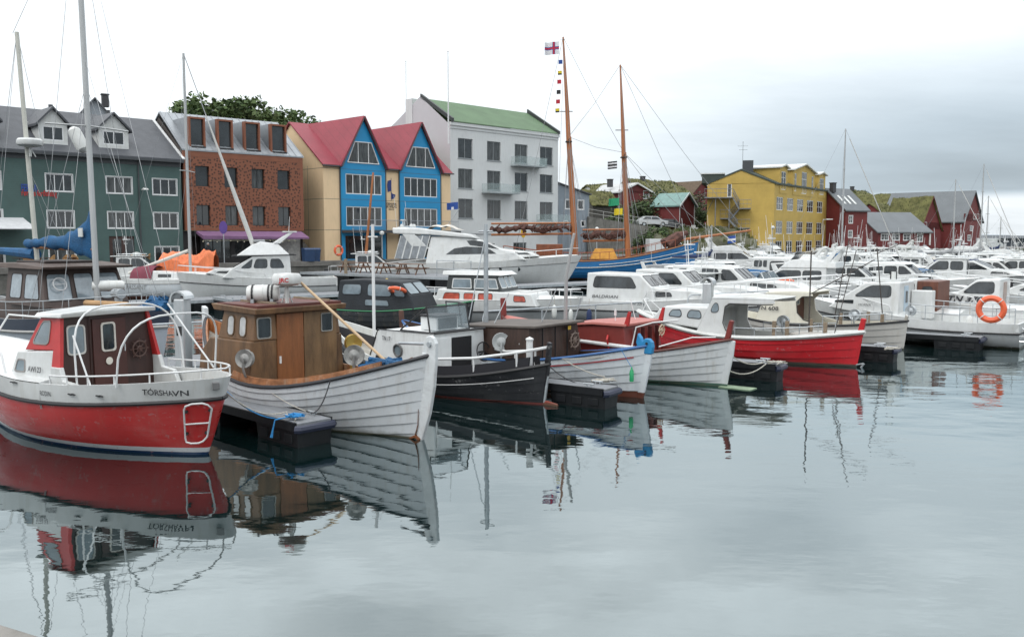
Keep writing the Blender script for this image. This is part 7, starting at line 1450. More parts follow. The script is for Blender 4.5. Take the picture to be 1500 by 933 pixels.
# ---- blue and yellow building
C0, C1 = (-18.2, 86.5), (-6.75, 98.3); fc = Fac(C0, C1); e, L = frame_b('harbour_house', (*C0, 0), (*C1, 0), 'bright blue and pale yellow building with two steep gables and raspberry red roof')
YE = mat('pale_yellow_render', (.78, .58, .36), .8, var=.06, scale=.4, grime=((.35, .25, .14), .25)); BL = mat('bright_blue_cladding', (.012, .25, .50), .5, var=.08, scale=.4); RR = house_mat('raspberry_roof', (.26, .032, .05), horiz=False, pitch=.42, rough=.5, depth=.2, grime=((.12, .02, .03), .4))
EZ = fc.z(477, 240.8); bays = [(fc.x(501), fc.x(565)), (fc.x(586.5), fc.x(645))]; PKZ = [fc.z(534, 173.5), fc.z(618, 182.5)]
m = MB(); segs = [(0, bays[0][0]), (bays[0][1], bays[1][0]), (bays[1][1], L)]
GFZ = 2.75
for a, b in segs: wall_holes(m, a, b, 0, EZ, [])
yg = 11; RZ = EZ+4.3
m.add([(0, 0, 0), (0, yg, 0), (0, yg, EZ), (0, yg/2, RZ+.0), (0, 0, EZ)], [(4, 3, 2, 1, 0)]); m.add([(L, 0, 0), (L, yg, 0), (L, yg, EZ), (L, yg/2, RZ), (L, 0, EZ)], [(0, 1, 2, 3, 4)]); m.build('yellow_wall', YE, e)
RZ2 = RZ+.0
m = MB()
tz = RZ; RZr = fc.z(450, 175) if False else RZ
for i, (a, b) in enumerate(bays):
    xm = (a+b)/2; zp = PKZ[i]; w_ = b-a
    hs_ = [(a+.55, b-.45, EZ-2.75, EZ-1.0+.25), (a+.55, b-.45, EZ-5.9, EZ-3.95), (a+.4, b-.4, .1, GFZ-.35)]
    wall_holes(m, a, b, 0, EZ, hs_, y=-.12)
    m.add([(a, -.12, EZ), (b, -.12, EZ), (xm, -.12, zp)], [(0, 1, 2)]); 
    for x in (a, b): m.add([(x, -.12, 0), (x, .0, 0), (x, 0, EZ), (x, -.12, EZ)], [(0, 1, 2, 3)])
m.build('blue_wall', BL, e)
for i, (a, b) in enumerate(bays):
    hs_ = [(a+.55, b-.45, EZ-2.75, EZ-.75), (a+.55, b-.45, EZ-5.9, EZ-3.95)]
    bwin(e, *hs_[0], WF, gl(), (.2, .4, .6, .8), y=-.12, fw=.1); bwin(e, *hs_[1], WF, gl(), (.2, .4, .6, .8), y=-.12, fw=.1)
    xm = (a+b)/2; zp = PKZ[i]; z0, z1 = EZ+.35, EZ+2.4; f = lambda z: (b-a)/2*(zp-z)/(zp-EZ); fo = MB(); g = MB(); w0, w1 = f(z0)-.6, f(z1)-.35
    q = [(xm-w0, z0), (xm+w0, z0), (xm+w1, z1), (xm-w1, z1)]; g.add([(x, -.14, z) for x, z in q], [(0, 1, 2, 3)])
    for (p0, p1) in zip(q, q[1:]+q[:1]): fo.tube([(p0[0], -.16, p0[1]), (p1[0], -.16, p1[1])], .06, 4)
    for u in (-.33, .33): fo.tube([(xm+u*w0, -.16, z0), (xm+u*w0, -.16, z1)], .05, 4)
    ff = fo.build('gable_window', WF, e); g.build('pane', BG2, ff)
    m = MB(); m.box(a+.4, b-.4, .02, .08, .1, GFZ-.35); m.box(xm-.1, xm+.1, -.12, .0, .1, GFZ-.35); m.build('shop_window', BG, e)
# roof: main slopes with cross gables
m = MB(); yr = yg/2
def quad(p): m.add(p, [tuple(range(len(p)))])
vals = []
pk = [((bays[i][0]+bays[i][1])/2, PKZ[i]) for i in range(2)]
ov = .25
xsL, xsR = -.25, L+.25
def zsl(y): return EZ+(RZ-EZ)*y/yr
# front slope strips between bays, each meeting the cross gables in a valley
def strip(xa, xb): quad([(xa, -ov, EZ-.1), (xb, -ov, EZ-.1), (xb, yr, RZ+.08), (xa, yr, RZ+.08)])
strip(xsL, bays[0][0]); strip(bays[0][1], bays[1][0]); strip(bays[1][1], xsR)
for i in range(2):
    (a, b), (xm, zp) = bays[i], pk[i]
    for xe in (a, b):
        s = -1 if xe == a else 1
        quad([(xe+s*.18, -.45, EZ-.18), (xm, -.45, zp+.12), (xm, yr, max(RZ, zp-.9)+.1), (xe+s*.02, yr, RZ+.05), (xe+s*.02, 0, EZ)])
quad([(xsL, yr, RZ+.08), (xsR, yr, RZ+.08), (xsR, yg+.2, EZ-.1), (xsL, yg+.2, EZ-.1)])
rf = m.build('roof', RR, e); md = rf.modifiers.new('t', 'SOLIDIFY'); md.thickness = .12
m = MB()
for i in range(2):
    (a, b), (xm, zp) = bays[i], pk[i]
    for xe in (a, b): m.tube([(xe, -.42, EZ-.1), (xm, -.42, zp+.04)], .07, 4)
m.tube([(xsL, -.3, EZ-.12), (bays[0][0], -.3, EZ-.12)], .07, 5); m.tube([(bays[0][1], -.3, EZ-.12), (bays[1][0], -.3, EZ-.12)], .07, 5); m.tube([(bays[1][1], -.3, EZ-.12), (xsR, -.3, EZ-.12)], .07, 5)
for x in (bays[0][0]-.12, bays[0][1]+.1, bays[1][0]-.12, bays[1][1]+.1): m.tube([(x, -.1, 0), (x, -.1, EZ-.1)], .05, 5)
m.build('gutters_and_trim', GUT, rf)
m = MB(); m.box(bays[0][0], L-.2, -1.9, -.13, GFZ-.05, GFZ+.18); m.build('canopy_roof', mat('dark_canopy', (.05, .05, .055), .6), e)
m = MB()
for a, b in ((bays[0][0], bays[0][1]+1.2), (bays[1][0], L-.5)):
    m.tube([(a, -1.85, GFZ+1.2), (b, -1.85, GFZ+1.2)], .03, 5); n_ = int((b-a)/.14)
    for i in range(n_+1): m.tube([(lerp(a, b, i/n_), -1.85, GFZ+.18), (lerp(a, b, i/n_), -1.85, GFZ+1.2)], .012, 4)
m.build('balcony_railing', mat('grey_railing', (.25, .27, .3), .5), e)
sx, sz = fc.x(574), fc.z(574, 293)
SB = mat('sign_navy', (.012, .03, .16), .5); m = MB(); ux = lambda u: fc.x(u); uz = lambda r: fc.z(574, r)
m.prism([(ux(574), uz(264)), (ux(569.4), uz(265.5)), (ux(568.6), uz(272)), (ux(569), uz(279)), (ux(569.6), uz(282.5)), (ux(570.5), uz(281)), (ux(574), uz(280))], (0, -.05, 0), (1, 0, 0), (0, 0, 1), (0, 1, 0), .04)
m.prism([(ux(574.6), uz(282)), (ux(576), uz(284)), (ux(580), uz(285)), (ux(580.2), uz(287)), (ux(578.6), uz(290.5)), (ux(574.6), uz(292.5))], (0, -.05, 0), (1, 0, 0), (0, 0, 1), (0, 1, 0), .04)
m.tube([(ux(574.3), -.05, uz(261)), (ux(574.3), -.05, uz(294))], .025, 4); m.build('sail_emblem', SB, e)
wd = ux(582)-ux(566.2)
lettering('TÓRSHAVNAR', .30, (ux(566.2), -.003, uz(300.2)), (1, 0, 0), (0, 0, 1), INK, e, .008, 0, None, wd, 'sign_lettering', .01); lettering('BÁTAFELAG', .42, (ux(566.2), -.003, uz(304.8)), (1, 0, 0), (0, 0, 1), INK, e, .01, 0, None, wd, 'sign_lettering', .01); lettering('FØROYAR', .2, (ux(570.5), -.003, uz(308)), (1, 0, 0), (0, 0, 1), INK, e, .004, 0, None, wd*.5, 'sign_lettering', .01)
m = MB()
for z in (EZ-.35, EZ-3.3, EZ-6.3):
    for (a, b), y in ((segs[0], -.006), (segs[1], -.006), (segs[2], -.006), (bays[0], -.126), (bays[1], -.126)): m.box(a+.01, b-.01, y, y+.004, z, z+.035)
for y in (2.7, 5.5, 8.3): m.box(-.006, -.002, y, y+.035, 0, EZ)
for z in (EZ-.35, EZ-3.3, EZ-6.3): m.box(-.006, -.002, .02, 10.9, z, z+.035)
m.build('panel_joint', mat('dark_joint', (.10, .11, .11), .9), e)  # thin dark strips along the panel joints of the walls
# outside stair by the left gable
m = MB(); n_ = 16
for i in range(n_): m.box(-1.5, -.3, .6+i*.3, .9+i*.3, 0+i*.2, .2+i*.2)
o = m.build('stairs', CONC, None); o.location = e.location; o.rotation_euler = e.rotation_euler; tag(o, 'concrete steps climbing between the copper building and the yellow gable', 'stairs')
# ---- grey building
D0_, D1_ = (-6.95, 101.0), (5.83, 113.8); fc = Fac(D0_, D1_); e, L = frame_b('apartment_building', (*D0_, 0), (*D1_, 0), 'pale grey rendered four-storey building with green roof and glass balconies')
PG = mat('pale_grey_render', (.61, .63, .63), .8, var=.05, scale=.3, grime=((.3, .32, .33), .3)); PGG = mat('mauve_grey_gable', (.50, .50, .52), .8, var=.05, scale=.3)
EZ = fc.z(660, 183); wcols = [(672, 693), (714, 733.5), (754, 772.5), (790.5, 809)]; wr = [(200, 231), (247.5, 276), (296.5, 325)]; holes = []
ztops = [EZ-1.35, EZ-4.75, EZ-8.15]
for c0, c1 in wcols:
    for zt_ in ztops: holes.append((fc.x(c0), fc.x(c1), zt_-2.25, zt_))
holes += [(fc.x(752), fc.x(771), .2, 1.6), (fc.x(690), fc.x(725), .2, 1.5)]
m = MB(); wall_holes(m, 0, L, 0, EZ, holes, dep=.2); m.add([(L, 0, 0), (L, 10, 0), (L, 10, EZ), (L, 0, EZ)], [(0, 1, 2, 3)]); m.build('wall', PG, e)
for a, b, c, d in holes[:12]: bwin(e, a, b, c, d, mat('grey_frame', (.25, .27, .28), .5), gl(), (.5,), dep=.18, fw=.08, sill=.06)
for a, b, c, d in holes[12:]: bwin(e, a, b, c, d, mat('grey_frame', (.25, .27, .28), .5), BG, (.5,), dep=.18)
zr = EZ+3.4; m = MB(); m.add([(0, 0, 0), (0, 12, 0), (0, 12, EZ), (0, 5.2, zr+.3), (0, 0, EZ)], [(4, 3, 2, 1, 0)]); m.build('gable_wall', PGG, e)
m = MB(); m.hexa([(.1, -.25, EZ+.35), (L-.1, -.25, EZ+.35), (L-.1, 5.2, zr), (.1, 5.2, zr)], [(.1, -.25, EZ+.45), (L-.1, -.25, EZ+.45), (L-.1, 5.2, zr+.12), (.1, 5.2, zr+.12)]); m.hexa([(.1, 5.2, zr), (L-.1, 5.2, zr), (L-.1, 12.2, EZ), (.1, 12.2, EZ)], [(.1, 5.2, zr+.12), (L-.1, 5.2, zr+.12), (L-.1, 12.2, EZ+.1), (.1, 12.2, EZ+.1)]); rf = m.build('roof', mat('green_roof', (.095, .16, .085), .7, var=.15, scale=.5), e)
m = MB(); m.box(-.1, L+.1, -.2, 0, EZ-.02, EZ+.34); m.box(0, L, -.08, -.003, EZ-.35, EZ-.03); m.build('cornice', PG, e); m = MB()
for x in (0, L-.3): m.hexa([(x, -.35, EZ+.35), (x+.3, -.35, EZ+.35), (x+.3, 5.2, zr+.1), (x, 5.2, zr+.1)], [(x, -.35, EZ+.75), (x+.3, -.35, EZ+.75), (x+.3, 5.2, zr+.6), (x, 5.2, zr+.6)])
m.build('verge', mat('dark_green_trim', (.03, .035, .035), .5), rf); m = MB(); m.box(-.1, .9, 6.6, 7.8, EZ+.5, zr+.2); ch = m.build('chimney', PG, rf)
m = MB(); m.box(0, fc.x(776), -.06, -.003, 2.55, 2.7); m.build('string_course', mat('grey_band', (.3, .31, .32), .7), e)
GLS = mat('balcony_glass', (.40, .50, .50), .05, var=.1, alpha=.22)
for c0, c1, zf in ((748, 789, EZ-3.9), (706, 750, EZ-7.3), (785, 826, EZ-10.7)):
    x0, x1 = fc.x(c0), fc.x(c1); m = MB(); m.box(x0, x1, -1.4, -.003, zf-.15, zf); b_ = m.build('balcony', mat('balcony_slab', (.3, .34, .35), .6), e); g = MB(); g.box(x0+.02, x1-.02, -1.4, -1.38, zf+.03, zf+1.0); g.box(x0+.0, x0+.02, -1.38, -.05, zf+.03, zf+1.0); g.box(x1-.02, x1, -1.38, -.05, zf+.03, zf+1.0); g.build('glass_balustrade', GLS, b_)
o = empty('signpost', (0, 0, 0)); bpy.data.objects.remove(o)
m = MB(); px0 = fc.x(746); m.prism([(px0+.42*math.cos(a*PI/8), fc.z(746, 341)+.62*math.sin(a*PI/8)) for a in range(16)], (0, -2.4, 0), (1, 0, 0), (0, 0, 1), (0, 1, 0), .05); m.prism([(px0+.16*math.cos(a*PI/4), fc.z(746, 341)+.3*math.sin(a*PI/4)) for a in range(8)], (0, -2.42, 0), (1, 0, 0), (0, 0, 1), (0, 1, 0), .015, 1); m.tube([(px0, -2.36, 0), (px0, -2.36, fc.z(746, 341))], .04, 5, 2)
o = m.build('round_sign', [mat('sign_yellow', (.65, .38, .02), .5), mat('sign_dark_mark', (.15, .04, .02), .5), GALV]); o.location = e.location; o.rotation_euler = e.rotation_euler; tag(o, 'oval yellow sign with dark heart-shaped mark before the pale grey building', 'sign')
# ---- small grey boarded building
a_, b_ = at(815, 117), at(862.5, 120); fc = Fac(a_, b_); e, L = frame_b('boarded_building', (a_.x, a_.y, 0), (b_.x, b_.y, 0), 'small grey boarded building with shallow sloping roof behind the ship mast')
GB = house_mat('grey_boarding', (.24, .28, .32), horiz=False, pitch=.28); za, zb_ = fc.z(816, 269), fc.z(862, 286); hs_ = [(fc.x(828), fc.x(836), fc.z(832, 306), fc.z(832, 293)), (fc.x(846), fc.x(854), fc.z(850, 307), fc.z(850, 294)), (fc.x(825.5), fc.x(831), fc.z(828, 332), fc.z(828, 324)), (fc.x(838), fc.x(843), fc.z(840, 332), fc.z(840, 324)), (fc.x(851), fc.x(856), fc.z(853, 332), fc.z(853, 324))]
m = MB(); wall_holes(m, 0, L, 0, zb_, hs_); m.add([(0, 0, zb_), (L, 0, zb_), (0, 0, za)], [(0, 1, 2)]); m.add([(L, 0, 0), (L, 8, 0), (L, 8, zb_), (L, 0, zb_)], [(0, 1, 2, 3)]); m.build('wall', GB, e)
for q in hs_: bwin(e, *q, WF, BG, fw=.08)
m = MB(); [surround(m, *q, .1) for q in hs_]; m.build('window_surrounds', WF, e)
m = MB(); m.hexa([(-.2, -.3, za+.1), (L+.2, -.3, zb_), (L+.2, 8, zb_), (-.2, 8, za+.1)], [(-.2, -.3, za+.25), (L+.2, -.3, zb_+.15), (L+.2, 8, zb_+.15), (-.2, 8, za+.25)]); m.build('roof', SL, e)
# ---- generic gabled house: gable faces along local y=0..w, ridge along +x or across
def gable_house(px0, px1, Y0, Y1, rbase_z, eave_row, peak_dz, depth, wallm, roofm, label, ridge='along', wins=(), turf=False, name='house', trim=None, wf=WF, zb=None, chim=None, ov=.35, eave=None, thick=.2, dx=0):
    a_, b_ = at(px0, Y0), at(px1, Y1); e, L = frame_b(name, (a_.x, a_.y, 0), (b_.x, b_.y, 0), label, 'house'); e.location.z = rbase_z
    ez = eave if eave else zof(eave_row, Y0)-rbase_z; f = Fac(a_, b_); holes = [(f.x(c0), f.x(c1), zof(r1, Y0+(Y1-Y0)*(c0-px0)/(px1-px0))-rbase_z, zof(r0, Y0+(Y1-Y0)*(c0-px0)/(px1-px0))-rbase_z) for c0, c1, r0, r1 in wins]
    m = MB(); wall_holes(m, 0, L, -1.5, ez, holes); D_ = depth; pz = ez+peak_dz
    if ridge == 'along':
        for x in (0, L): m.add([(x, 0, -1.5), (x, D_, -1.5), (x, D_, ez), (x, D_/2, pz), (x, 0, ez)], [(0, 1, 2, 3, 4)])
    else:
        m.add([(0, 0, ez), (L, 0, ez), (L/2, 0, pz)], [(0, 1, 2)]); [m.add([(x, 0, -1.5), (x, D_, -1.5), (x, D_, ez), (x, 0, ez)], [(0, 1, 2, 3)]) for x in (0, L)]
    m.add([(0, D_, -1.5), (L, D_, -1.5), (L, D_, ez), (0, D_, ez)], [(0, 1, 2, 3)]); m.build('wall', wallm, e)
    for q in holes:
        if q[1]-q[0] > .2 and q[3]-q[2] > .2: bwin(e, *q, wf, gl(), (.5,) if q[1]-q[0] > .8 else (), (.5,), fw=.07, dep=.08)
    if holes: m = MB(); [surround(m, *q, .08) for q in holes]; m.build('window_surrounds', wf, e)
    m = MB()
    def slab2(p0, p1, p2, p3):
        q = [Vector(p) for p in (p0, p1, p2, p3)]; u = Vector((0, 0, thick)); m.hexa(q, [p+u for p in q])
    if ridge == 'along': s_ = peak_dz/(D_/2)*ov; slab2((-ov, -ov, ez-s_), (L+ov, -ov, ez-s_), (L+ov, D_/2, pz), (-ov, D_/2, pz)); slab2((-ov, D_/2, pz), (L+ov, D_/2, pz), (L+ov, D_+ov, ez-s_), (-ov, D_+ov, ez-s_))
    else: s_ = peak_dz/(L/2)*ov; slab2((-ov, -ov, ez-s_), (L/2, -ov, pz), (L/2, D_+ov, pz), (-ov, D_+ov, ez-s_)); slab2((L/2, -ov, pz), (L+ov, -ov, ez-s_), (L+ov, D_+ov, ez-s_), (L/2, D_+ov, pz))
    rf = m.build('roof', roofm, e)
    if turf:
        bm = bmesh.new(); bm.from_mesh(rf.data); bmesh.ops.subdivide_edges(bm, edges=[x for x in bm.edges if x.calc_length() > 1], cuts=24, use_grid_fill=True)
        for v in bm.verts: v.co += Vector((0, 0, 1))*(noise.noise(v.co*.7)*.28+noise.noise(v.co*2.3)*.14)
        bm.to_mesh(rf.data); bm.free(); rf.data.shade_smooth()
        r = random.Random(len(label)); g = MB()
        nt_ = int(40*L*D_/10)
        for _ in range(min(2500, nt_)):
            x = r.uniform(-ov, L+ov); y = r.uniform(-ov, D_/2 if ridge == 'along' else D_+ov)
            z = (lerp(ez, pz, max(-.1, y/(D_/2))) if ridge == 'along' else lerp(ez, pz, 1-abs(x-L/2)/(L/2)))+thick; a = r.uniform(0, PI); h_ = r.uniform(.12, .4); w2 = .1
            g.add([(x-w2*math.cos(a), y-w2*math.sin(a), z-.1), (x+w2*math.cos(a), y+w2*math.sin(a), z-.1), (x+r.uniform(-.1, .1), y, z+h_)], [(0, 1, 2)])
        tag(g.build('turf_grass', GRASS, rf), kind='stuff')
    if trim:
        m = MB()
        if ridge != 'along':
            for s in (-1, 1): xe = -ov if s < 0 else L+ov; m.hexa([(xe, -ov-.06, ez-s_-.02), (L/2, -ov-.06, pz-.02), (L/2, -ov, pz-.02), (xe, -ov, ez-s_-.02)], [(xe, -ov-.06, ez-s_+.24), (L/2, -ov-.06, pz+.24), (L/2, -ov, pz+.24), (xe, -ov, ez-s_+.24)])
        m.box(-.02, .14, -.04, -.003, -1.4, ez-.02); m.box(L-.14, L+.02, -.04, -.003, -1.4, ez-.02); m.build('trim_boards', trim, e)
    if chim: m = MB(); cx, cy, h_ = chim; m.box(cx-.35, cx+.35, cy-.35, cy+.35, pz-.5, pz+h_); m.box(cx-.42, cx+.42, cy-.42, cy+.42, pz+h_, pz+h_+.12); m.build('chimney', mat('dark_chimney', (.05, .05, .055), .7), rf)
    return e, L, ez, f
TURF = mat('turf_roof', (.105, .105, .035), .95, var=.5, scale=.9, bump=1.0, bscale=5, grime=((.17, .13, .06), .5))
DR_ = house_mat('dark_red_boards', (.135, .020, .020), horiz=False, pitch=.2); DRV = house_mat('red_clapboard', (.155, .023, .022), horiz=True, pitch=.16); GRM = mat('grey_metal_roof', (.125, .138, .148), .55, metal=.2, var=.12, scale=.5)
# grey gable and house beyond the green building
gable_house(122, 176, 97, 99, 2, 174, 2.2, 4, mat('pale_grey_boards', (.30, .33, .36), .7), SL, 'pale grey gabled house above the slate roof of the green building', 'across', chim=(3.2, 2, .8))
# hillside houses
gable_house(874, 903, 150, 152, 5, 284, 1.6, 6, WHITE2, TURF, 'turf-roofed hut low on the hill left of the second ship mast', 'along', turf=True)
gable_house(868, 905, 140, 142, 5, 300, 2.2, 6, mat('dark_stone_wall', (.08, .075, .07), .9, var=.4), TURF, 'sagging turf roof low over the retaining wall', 'along', turf=True)
gable_house(905, 955, 145, 150, 5.6, 282, 1.5, 8, DR_, mat('pale_sheet_roof', (.45, .46, .46), .6), 'dark red boarded house with white corner boards between the ship masts', 'across', wins=[(941, 949, 280, 291)], trim=WF, chim=(1.0, 3, .7))
gable_house(955, 1020, 158, 166, 5, 288, 3.2, 12, DR_, TURF, 'broad turf-roofed house beside the yellow building', 'along', turf=True, chim=(4, 6, .7))
gable_house(1012, 1040, 172, 176, 6, 284, 2.4, 8, DR_, mat('brown_shingle', (.10, .07, .045), .9, var=.3), 'small brown-roofed house just left of the yellow building', 'across')
gable_house(994, 1016, 128, 131, 4.9, 300, 1.6, 4.5, DRV, mat('verdigris_roof', (.16, .27, .25), .6, var=.2), 'small red shed with green roof and white bargeboards above the rocks', 'across', trim=WF)
# ---- yellow building
a_, b_, c_ = at(1034, 121.5), at(1131.7, 119.5), at(1208, 139); e, L = frame_b('apartment_building', (a_.x, a_.y, 0), (b_.x, b_.y, 0), 'yellow ochre building with outside steel stairs and white dormer windows')
YO = house_mat('ochre_boards', (.50, .345, .085), horiz=True, pitch=.2, depth=.12, grime=((.35, .22, .05), .2)); f = Fac(a_, b_); EZ = f.z(1131, 269); EZl = f.z(1035, 270); pkx = f.x(1082); PZ = f.z(1082, 250)
hs_ = [(f.x(1062.5), f.x(1069), f.z(1066, 289), f.z(1066, 269)), (f.x(1085), f.x(1091), .4, 2.6)]
m = MB(); wall_holes(m, 0, L, 0, EZ, hs_); m.add([(0, 0, EZ), (L, 0, EZ), (pkx, 0, PZ)], [(0, 1, 2)])
f2 = Fac(b_, c_); ang = math.atan2(c_.y-b_.y, c_.x-b_.x)-math.atan2(b_.y-a_.y, b_.x-a_.x); m.build('gable_wall', YO, e)
for q in hs_: bwin(e, *q, WF, BG, fw=.1)
# side facade: own local frame object under the building
def sub(p): # facade coords (x,y,z) -> building coords
    ca, sa = math.cos(ang), math.sin(ang); return Vector((L+p[0]*ca-p[1]*sa, p[0]*sa+p[1]*ca, p[2]))
def xf(o): o.location = (L, 0, 0); o.rotation_euler = (0, 0, ang); return o
L2 = f2.L; wc = [(1134.5, 1144), (1150, 1159), (1164.5, 1173.5), (1179, 1188), (1193.5, 1201.5)]; holes = []
for c0, c1 in wc:
    for zt_ in (7.45, 4.25, 1.55): holes.append((f2.x(c0), f2.x(c1), max(.1, zt_-1.75+.2), zt_+.2))
m = MB(); wall_holes(m, .003, L2, 0, EZ, holes); m.add([(L2, 0, 0), (L2, 9, 0), (L2, 9, EZ), (L2, 0, EZ)], [(0, 1, 2, 3)]); xf(m.build('front_wall', YO, e))
for q in holes: xf(bwin(e, *q, WF, BG, (.33, .67), (.5,), fw=.09))
for c0, c1, top in ((1138, 1149, 258), (1157, 1189, 257), (1194, 1204, 263)):
    x0, x1 = f2.x(c0), f2.x(c1); zt = EZ+2.0; xm = (x0+x1)/2; big = x1-x0 > 5; m = MB()
    hh_ = [(xm-(x1-x0)*.3, xm+(x1-x0)*.3, EZ-.7, zt-.25)] if not big else [(x0+.7, x0+1.6, EZ-.7, zt-.2), (xm-1.2, xm+1.2, EZ-.9, zt+.2), (x1-1.6, x1-.7, EZ-.7, zt-.2)]
    wall_holes(m, x0, x1, EZ-1.0 if False else EZ-1.2, zt+.25, hh_, y=-.05); m.add([(x0, -.05, zt+.25), (x1, -.05, zt+.25), (xm, -.05, zt+.25+(1.0 if big else .35))], [(0, 1, 2)]); 
    for x in (x0, x1): m.add([(x, -.05, EZ-1.2), (x, 4, EZ+1.0), (x, 4, zt+.25), (x, -.05, zt+.25)], [(0, 1, 2, 3)])
    d_ = xf(m.build('dormer', YO, e)); 
    for q in hh_: bwin(d_, *q, WF, BG, (.5,) if q[1]-q[0] < 2 else (.25, .5, .75), (.33, .67), y=-.05, fw=.1)
    m = MB(); pk_ = 1.0 if big else .35
    for s in (-1, 1): xe = x0-.3 if s < 0 else x1+.3; m.hexa([(xe, -.4, zt+.2), (xm, -.4, zt+.25+pk_), (xm, 4.4, zt+.25+pk_), (xe, 4.4, zt+.2)], [(xe, -.4, zt+.38), (xm, -.4, zt+.43+pk_), (xm, 4.4, zt+.43+pk_), (xe, 4.4, zt+.38)])
    m.build('dormer_roof', WHITE2, d_)
DGR = mat('dark_green_slate', (.045, .06, .05), .7, var=.2); yp = L-pkx; m = MB()
g0 = [(-.0, EZ+.05), (pkx, PZ+.05), (L+.0, EZ+.05)]
dirv = Vector((math.cos(ang), math.sin(ang), 0))*L2
for (p0, p1) in (((-.15, -.1, EZl-.05), (pkx, -.1, PZ+.02)), ((pkx, -.1, PZ+.02), (L+.2, -.1, EZ-.1))):
    q0, q1 = Vector(p0), Vector(p1); m.hexa([q0, q1, q1+dirv, q0+dirv], [q0+Vector((0, 0, .2)), q1+Vector((0, 0, .2)), q1+dirv+Vector((0, 0, .2)), q0+dirv+Vector((0, 0, .2))])
rf = m.build('roof', DGR, e); m = MB(); m.box(pkx+.2, pkx+1.6, .8, 2.0, PZ-.4, PZ+1.4); m.build('chimney', GUT, rf); m = MB(); m.tube([(pkx+.2, 1.6, PZ), (pkx+.2, 1.6, PZ+4)], .04, 4); m.tube([(pkx-.5, 1.6, PZ+3.4), (pkx+.9, 1.6, PZ+3.4)], .03, 4); m.tube([(pkx-.3, 1.6, PZ+2.9), (pkx+.8, 1.6, PZ+2.9)], .03, 4); m.build('aerial', GALV, rf)
m = MB(); m.box(-.8, 2.2, 2, 8, EZ+.3, EZ+1.5); m.build('roof_box', DGR, e); m = MB(); m.box(-1, 2.3, 1.9, 8.1, EZ+1.5, EZ+1.65); m.build('roof_box_top', WHITE2, e)
# steel stairs
ST = mat('grey_steel_stair', (.20, .21, .22), .6, metal=.3, var=.2); m = MB()
def deck_(c0, c1, row, w_=1.6):
    x0, x1 = f.x(c0), f.x(c1); z = f.z((c0+c1)/2, row); m.box(x0, x1, -w_, -.02, z-.12, z)
    for (p, q) in (((x0, -w_, z), (x1, -w_, z)), ((x0, -.05, z), (x0, -w_, z))):
        m.tube([(p[0], p[1], z+1.1), (q[0], q[1], z+1.1)], .03, 4); m.tube([(p[0], p[1], z+.55), (q[0], q[1], z+.55)], .02, 4)
        k = max(2, int((Vector(p)-Vector(q)).length/.5)); [m.tube([Vector(p).lerp(Vector(q), i/k), Vector(p).lerp(Vector(q), i/k)+Vector((0, 0, 1.1))], .015, 4) for i in range(k+1)]
    return x0, x1, z
def flight(x0, z0, x1, z1, y0, y1):
    n_ = 10
    for i in range(n_): u = i/n_; m.box(min(lerp(x0, x1, u), lerp(x0, x1, u+1/n_)), max(lerp(x0, x1, u), lerp(x0, x1, u+1/n_)), y0, y1, lerp(z0, z1, u)-.04, lerp(z0, z1, u)+.02)
    for y in (y0, y1):
        m.hexa([(x0, y-.03, z0-.3), (x1, y-.03, z1-.3), (x1, y+.03, z1-.3), (x0, y+.03, z0-.3)], [(x0, y-.03, z0), (x1, y-.03, z1), (x1, y+.03, z1), (x0, y+.03, z0)])
        for h_ in (.55, 1.05): m.tube([(x0, y, z0+h_), (x1, y, z1+h_)], .025, 4)
        for i in range(8): u = i/7; m.tube([(lerp(x0, x1, u), y, lerp(z0, z1, u)), (lerp(x0, x1, u), y, lerp(z0, z1, u)+1.05)], .015, 4)
d1 = deck_(1030, 1071, 290, 2.2); d2 = deck_(1080, 1097, 305.5, 1.8); d3 = deck_(1053, 1068, 320, 1.8); d4 = deck_(1078, 1096, 334, 1.8); d5 = deck_(1038, 1062, 345, 2.2)
flight(d1[1], d1[2], d2[0], d2[2], -2.1, -1.1); flight(d2[0], d2[2], d3[1], d3[2], -1.0, -.1); flight(d3[1]-.3, d3[2], d4[0], d4[2], -2.0, -1.1); flight(d4[0], d4[2], d5[1], d5[2], -1.0, -.1)
for x in (f.x(1046), f.x(1066)): m.tube([(x, -1.9, 0), (x, -1.9, d1[2])], .07, 5)
m.tube([(f.x(1033), -.1, d1[2]-2), (f.x(1044), -2, d1[2]-.1)], .05, 4); m.build('fire_stairs', ST, e)
m = MB(); m.box(f.x(1036), f.x(1066), -3.0, -.02, 0, d5[2]-.15); m.build('white_base', mat('white_render_base', (.55, .55, .53), .8, var=.12), e)
# ---- red house, red shed and turf-roofed warehouses
e, L, ez, f = gable_house(1236, 1268, 136, 138.6, QZ-.3, 307, 3.2, 7.5, DRV, GRM, 'red house with grey roof and three skylights', 'along', wins=[(1240.5, 1246, 316, 327), (1240.5, 1246, 338, 348)], chim=(.6, 3, .9))
m = MB()
for i in range(3): x = .7+i*1.2; m.hexa([(x, .8, ez+.75), (x+.45, .8, ez+.75), (x+.45, 2.3, ez+2.05), (x, 2.3, ez+2.05)], [(x, .8, ez+.96), (x+.45, .8, ez+.96), (x+.45, 2.3, ez+2.26), (x, 2.3, ez+2.26)])
m.build('skylights', WHITE2, e)
e, L, ez, f = gable_house(1285, 1361, 150, 152, QZ-.3, 340, 3.3, 12, DR_, GRM, 'long low red shed with a wide grey roof', 'along', wins=[(1288.5, 1299, 343, 352), (1305, 1315, 343, 352), (1321, 1331, 343, 352), (1341, 1349, 343, 354)])
m = MB(); m.box(f.x(1358), f.x(1360), -.2, -.05, ez-2.2, ez-.3); m.build('white_post', WHITE2, e)
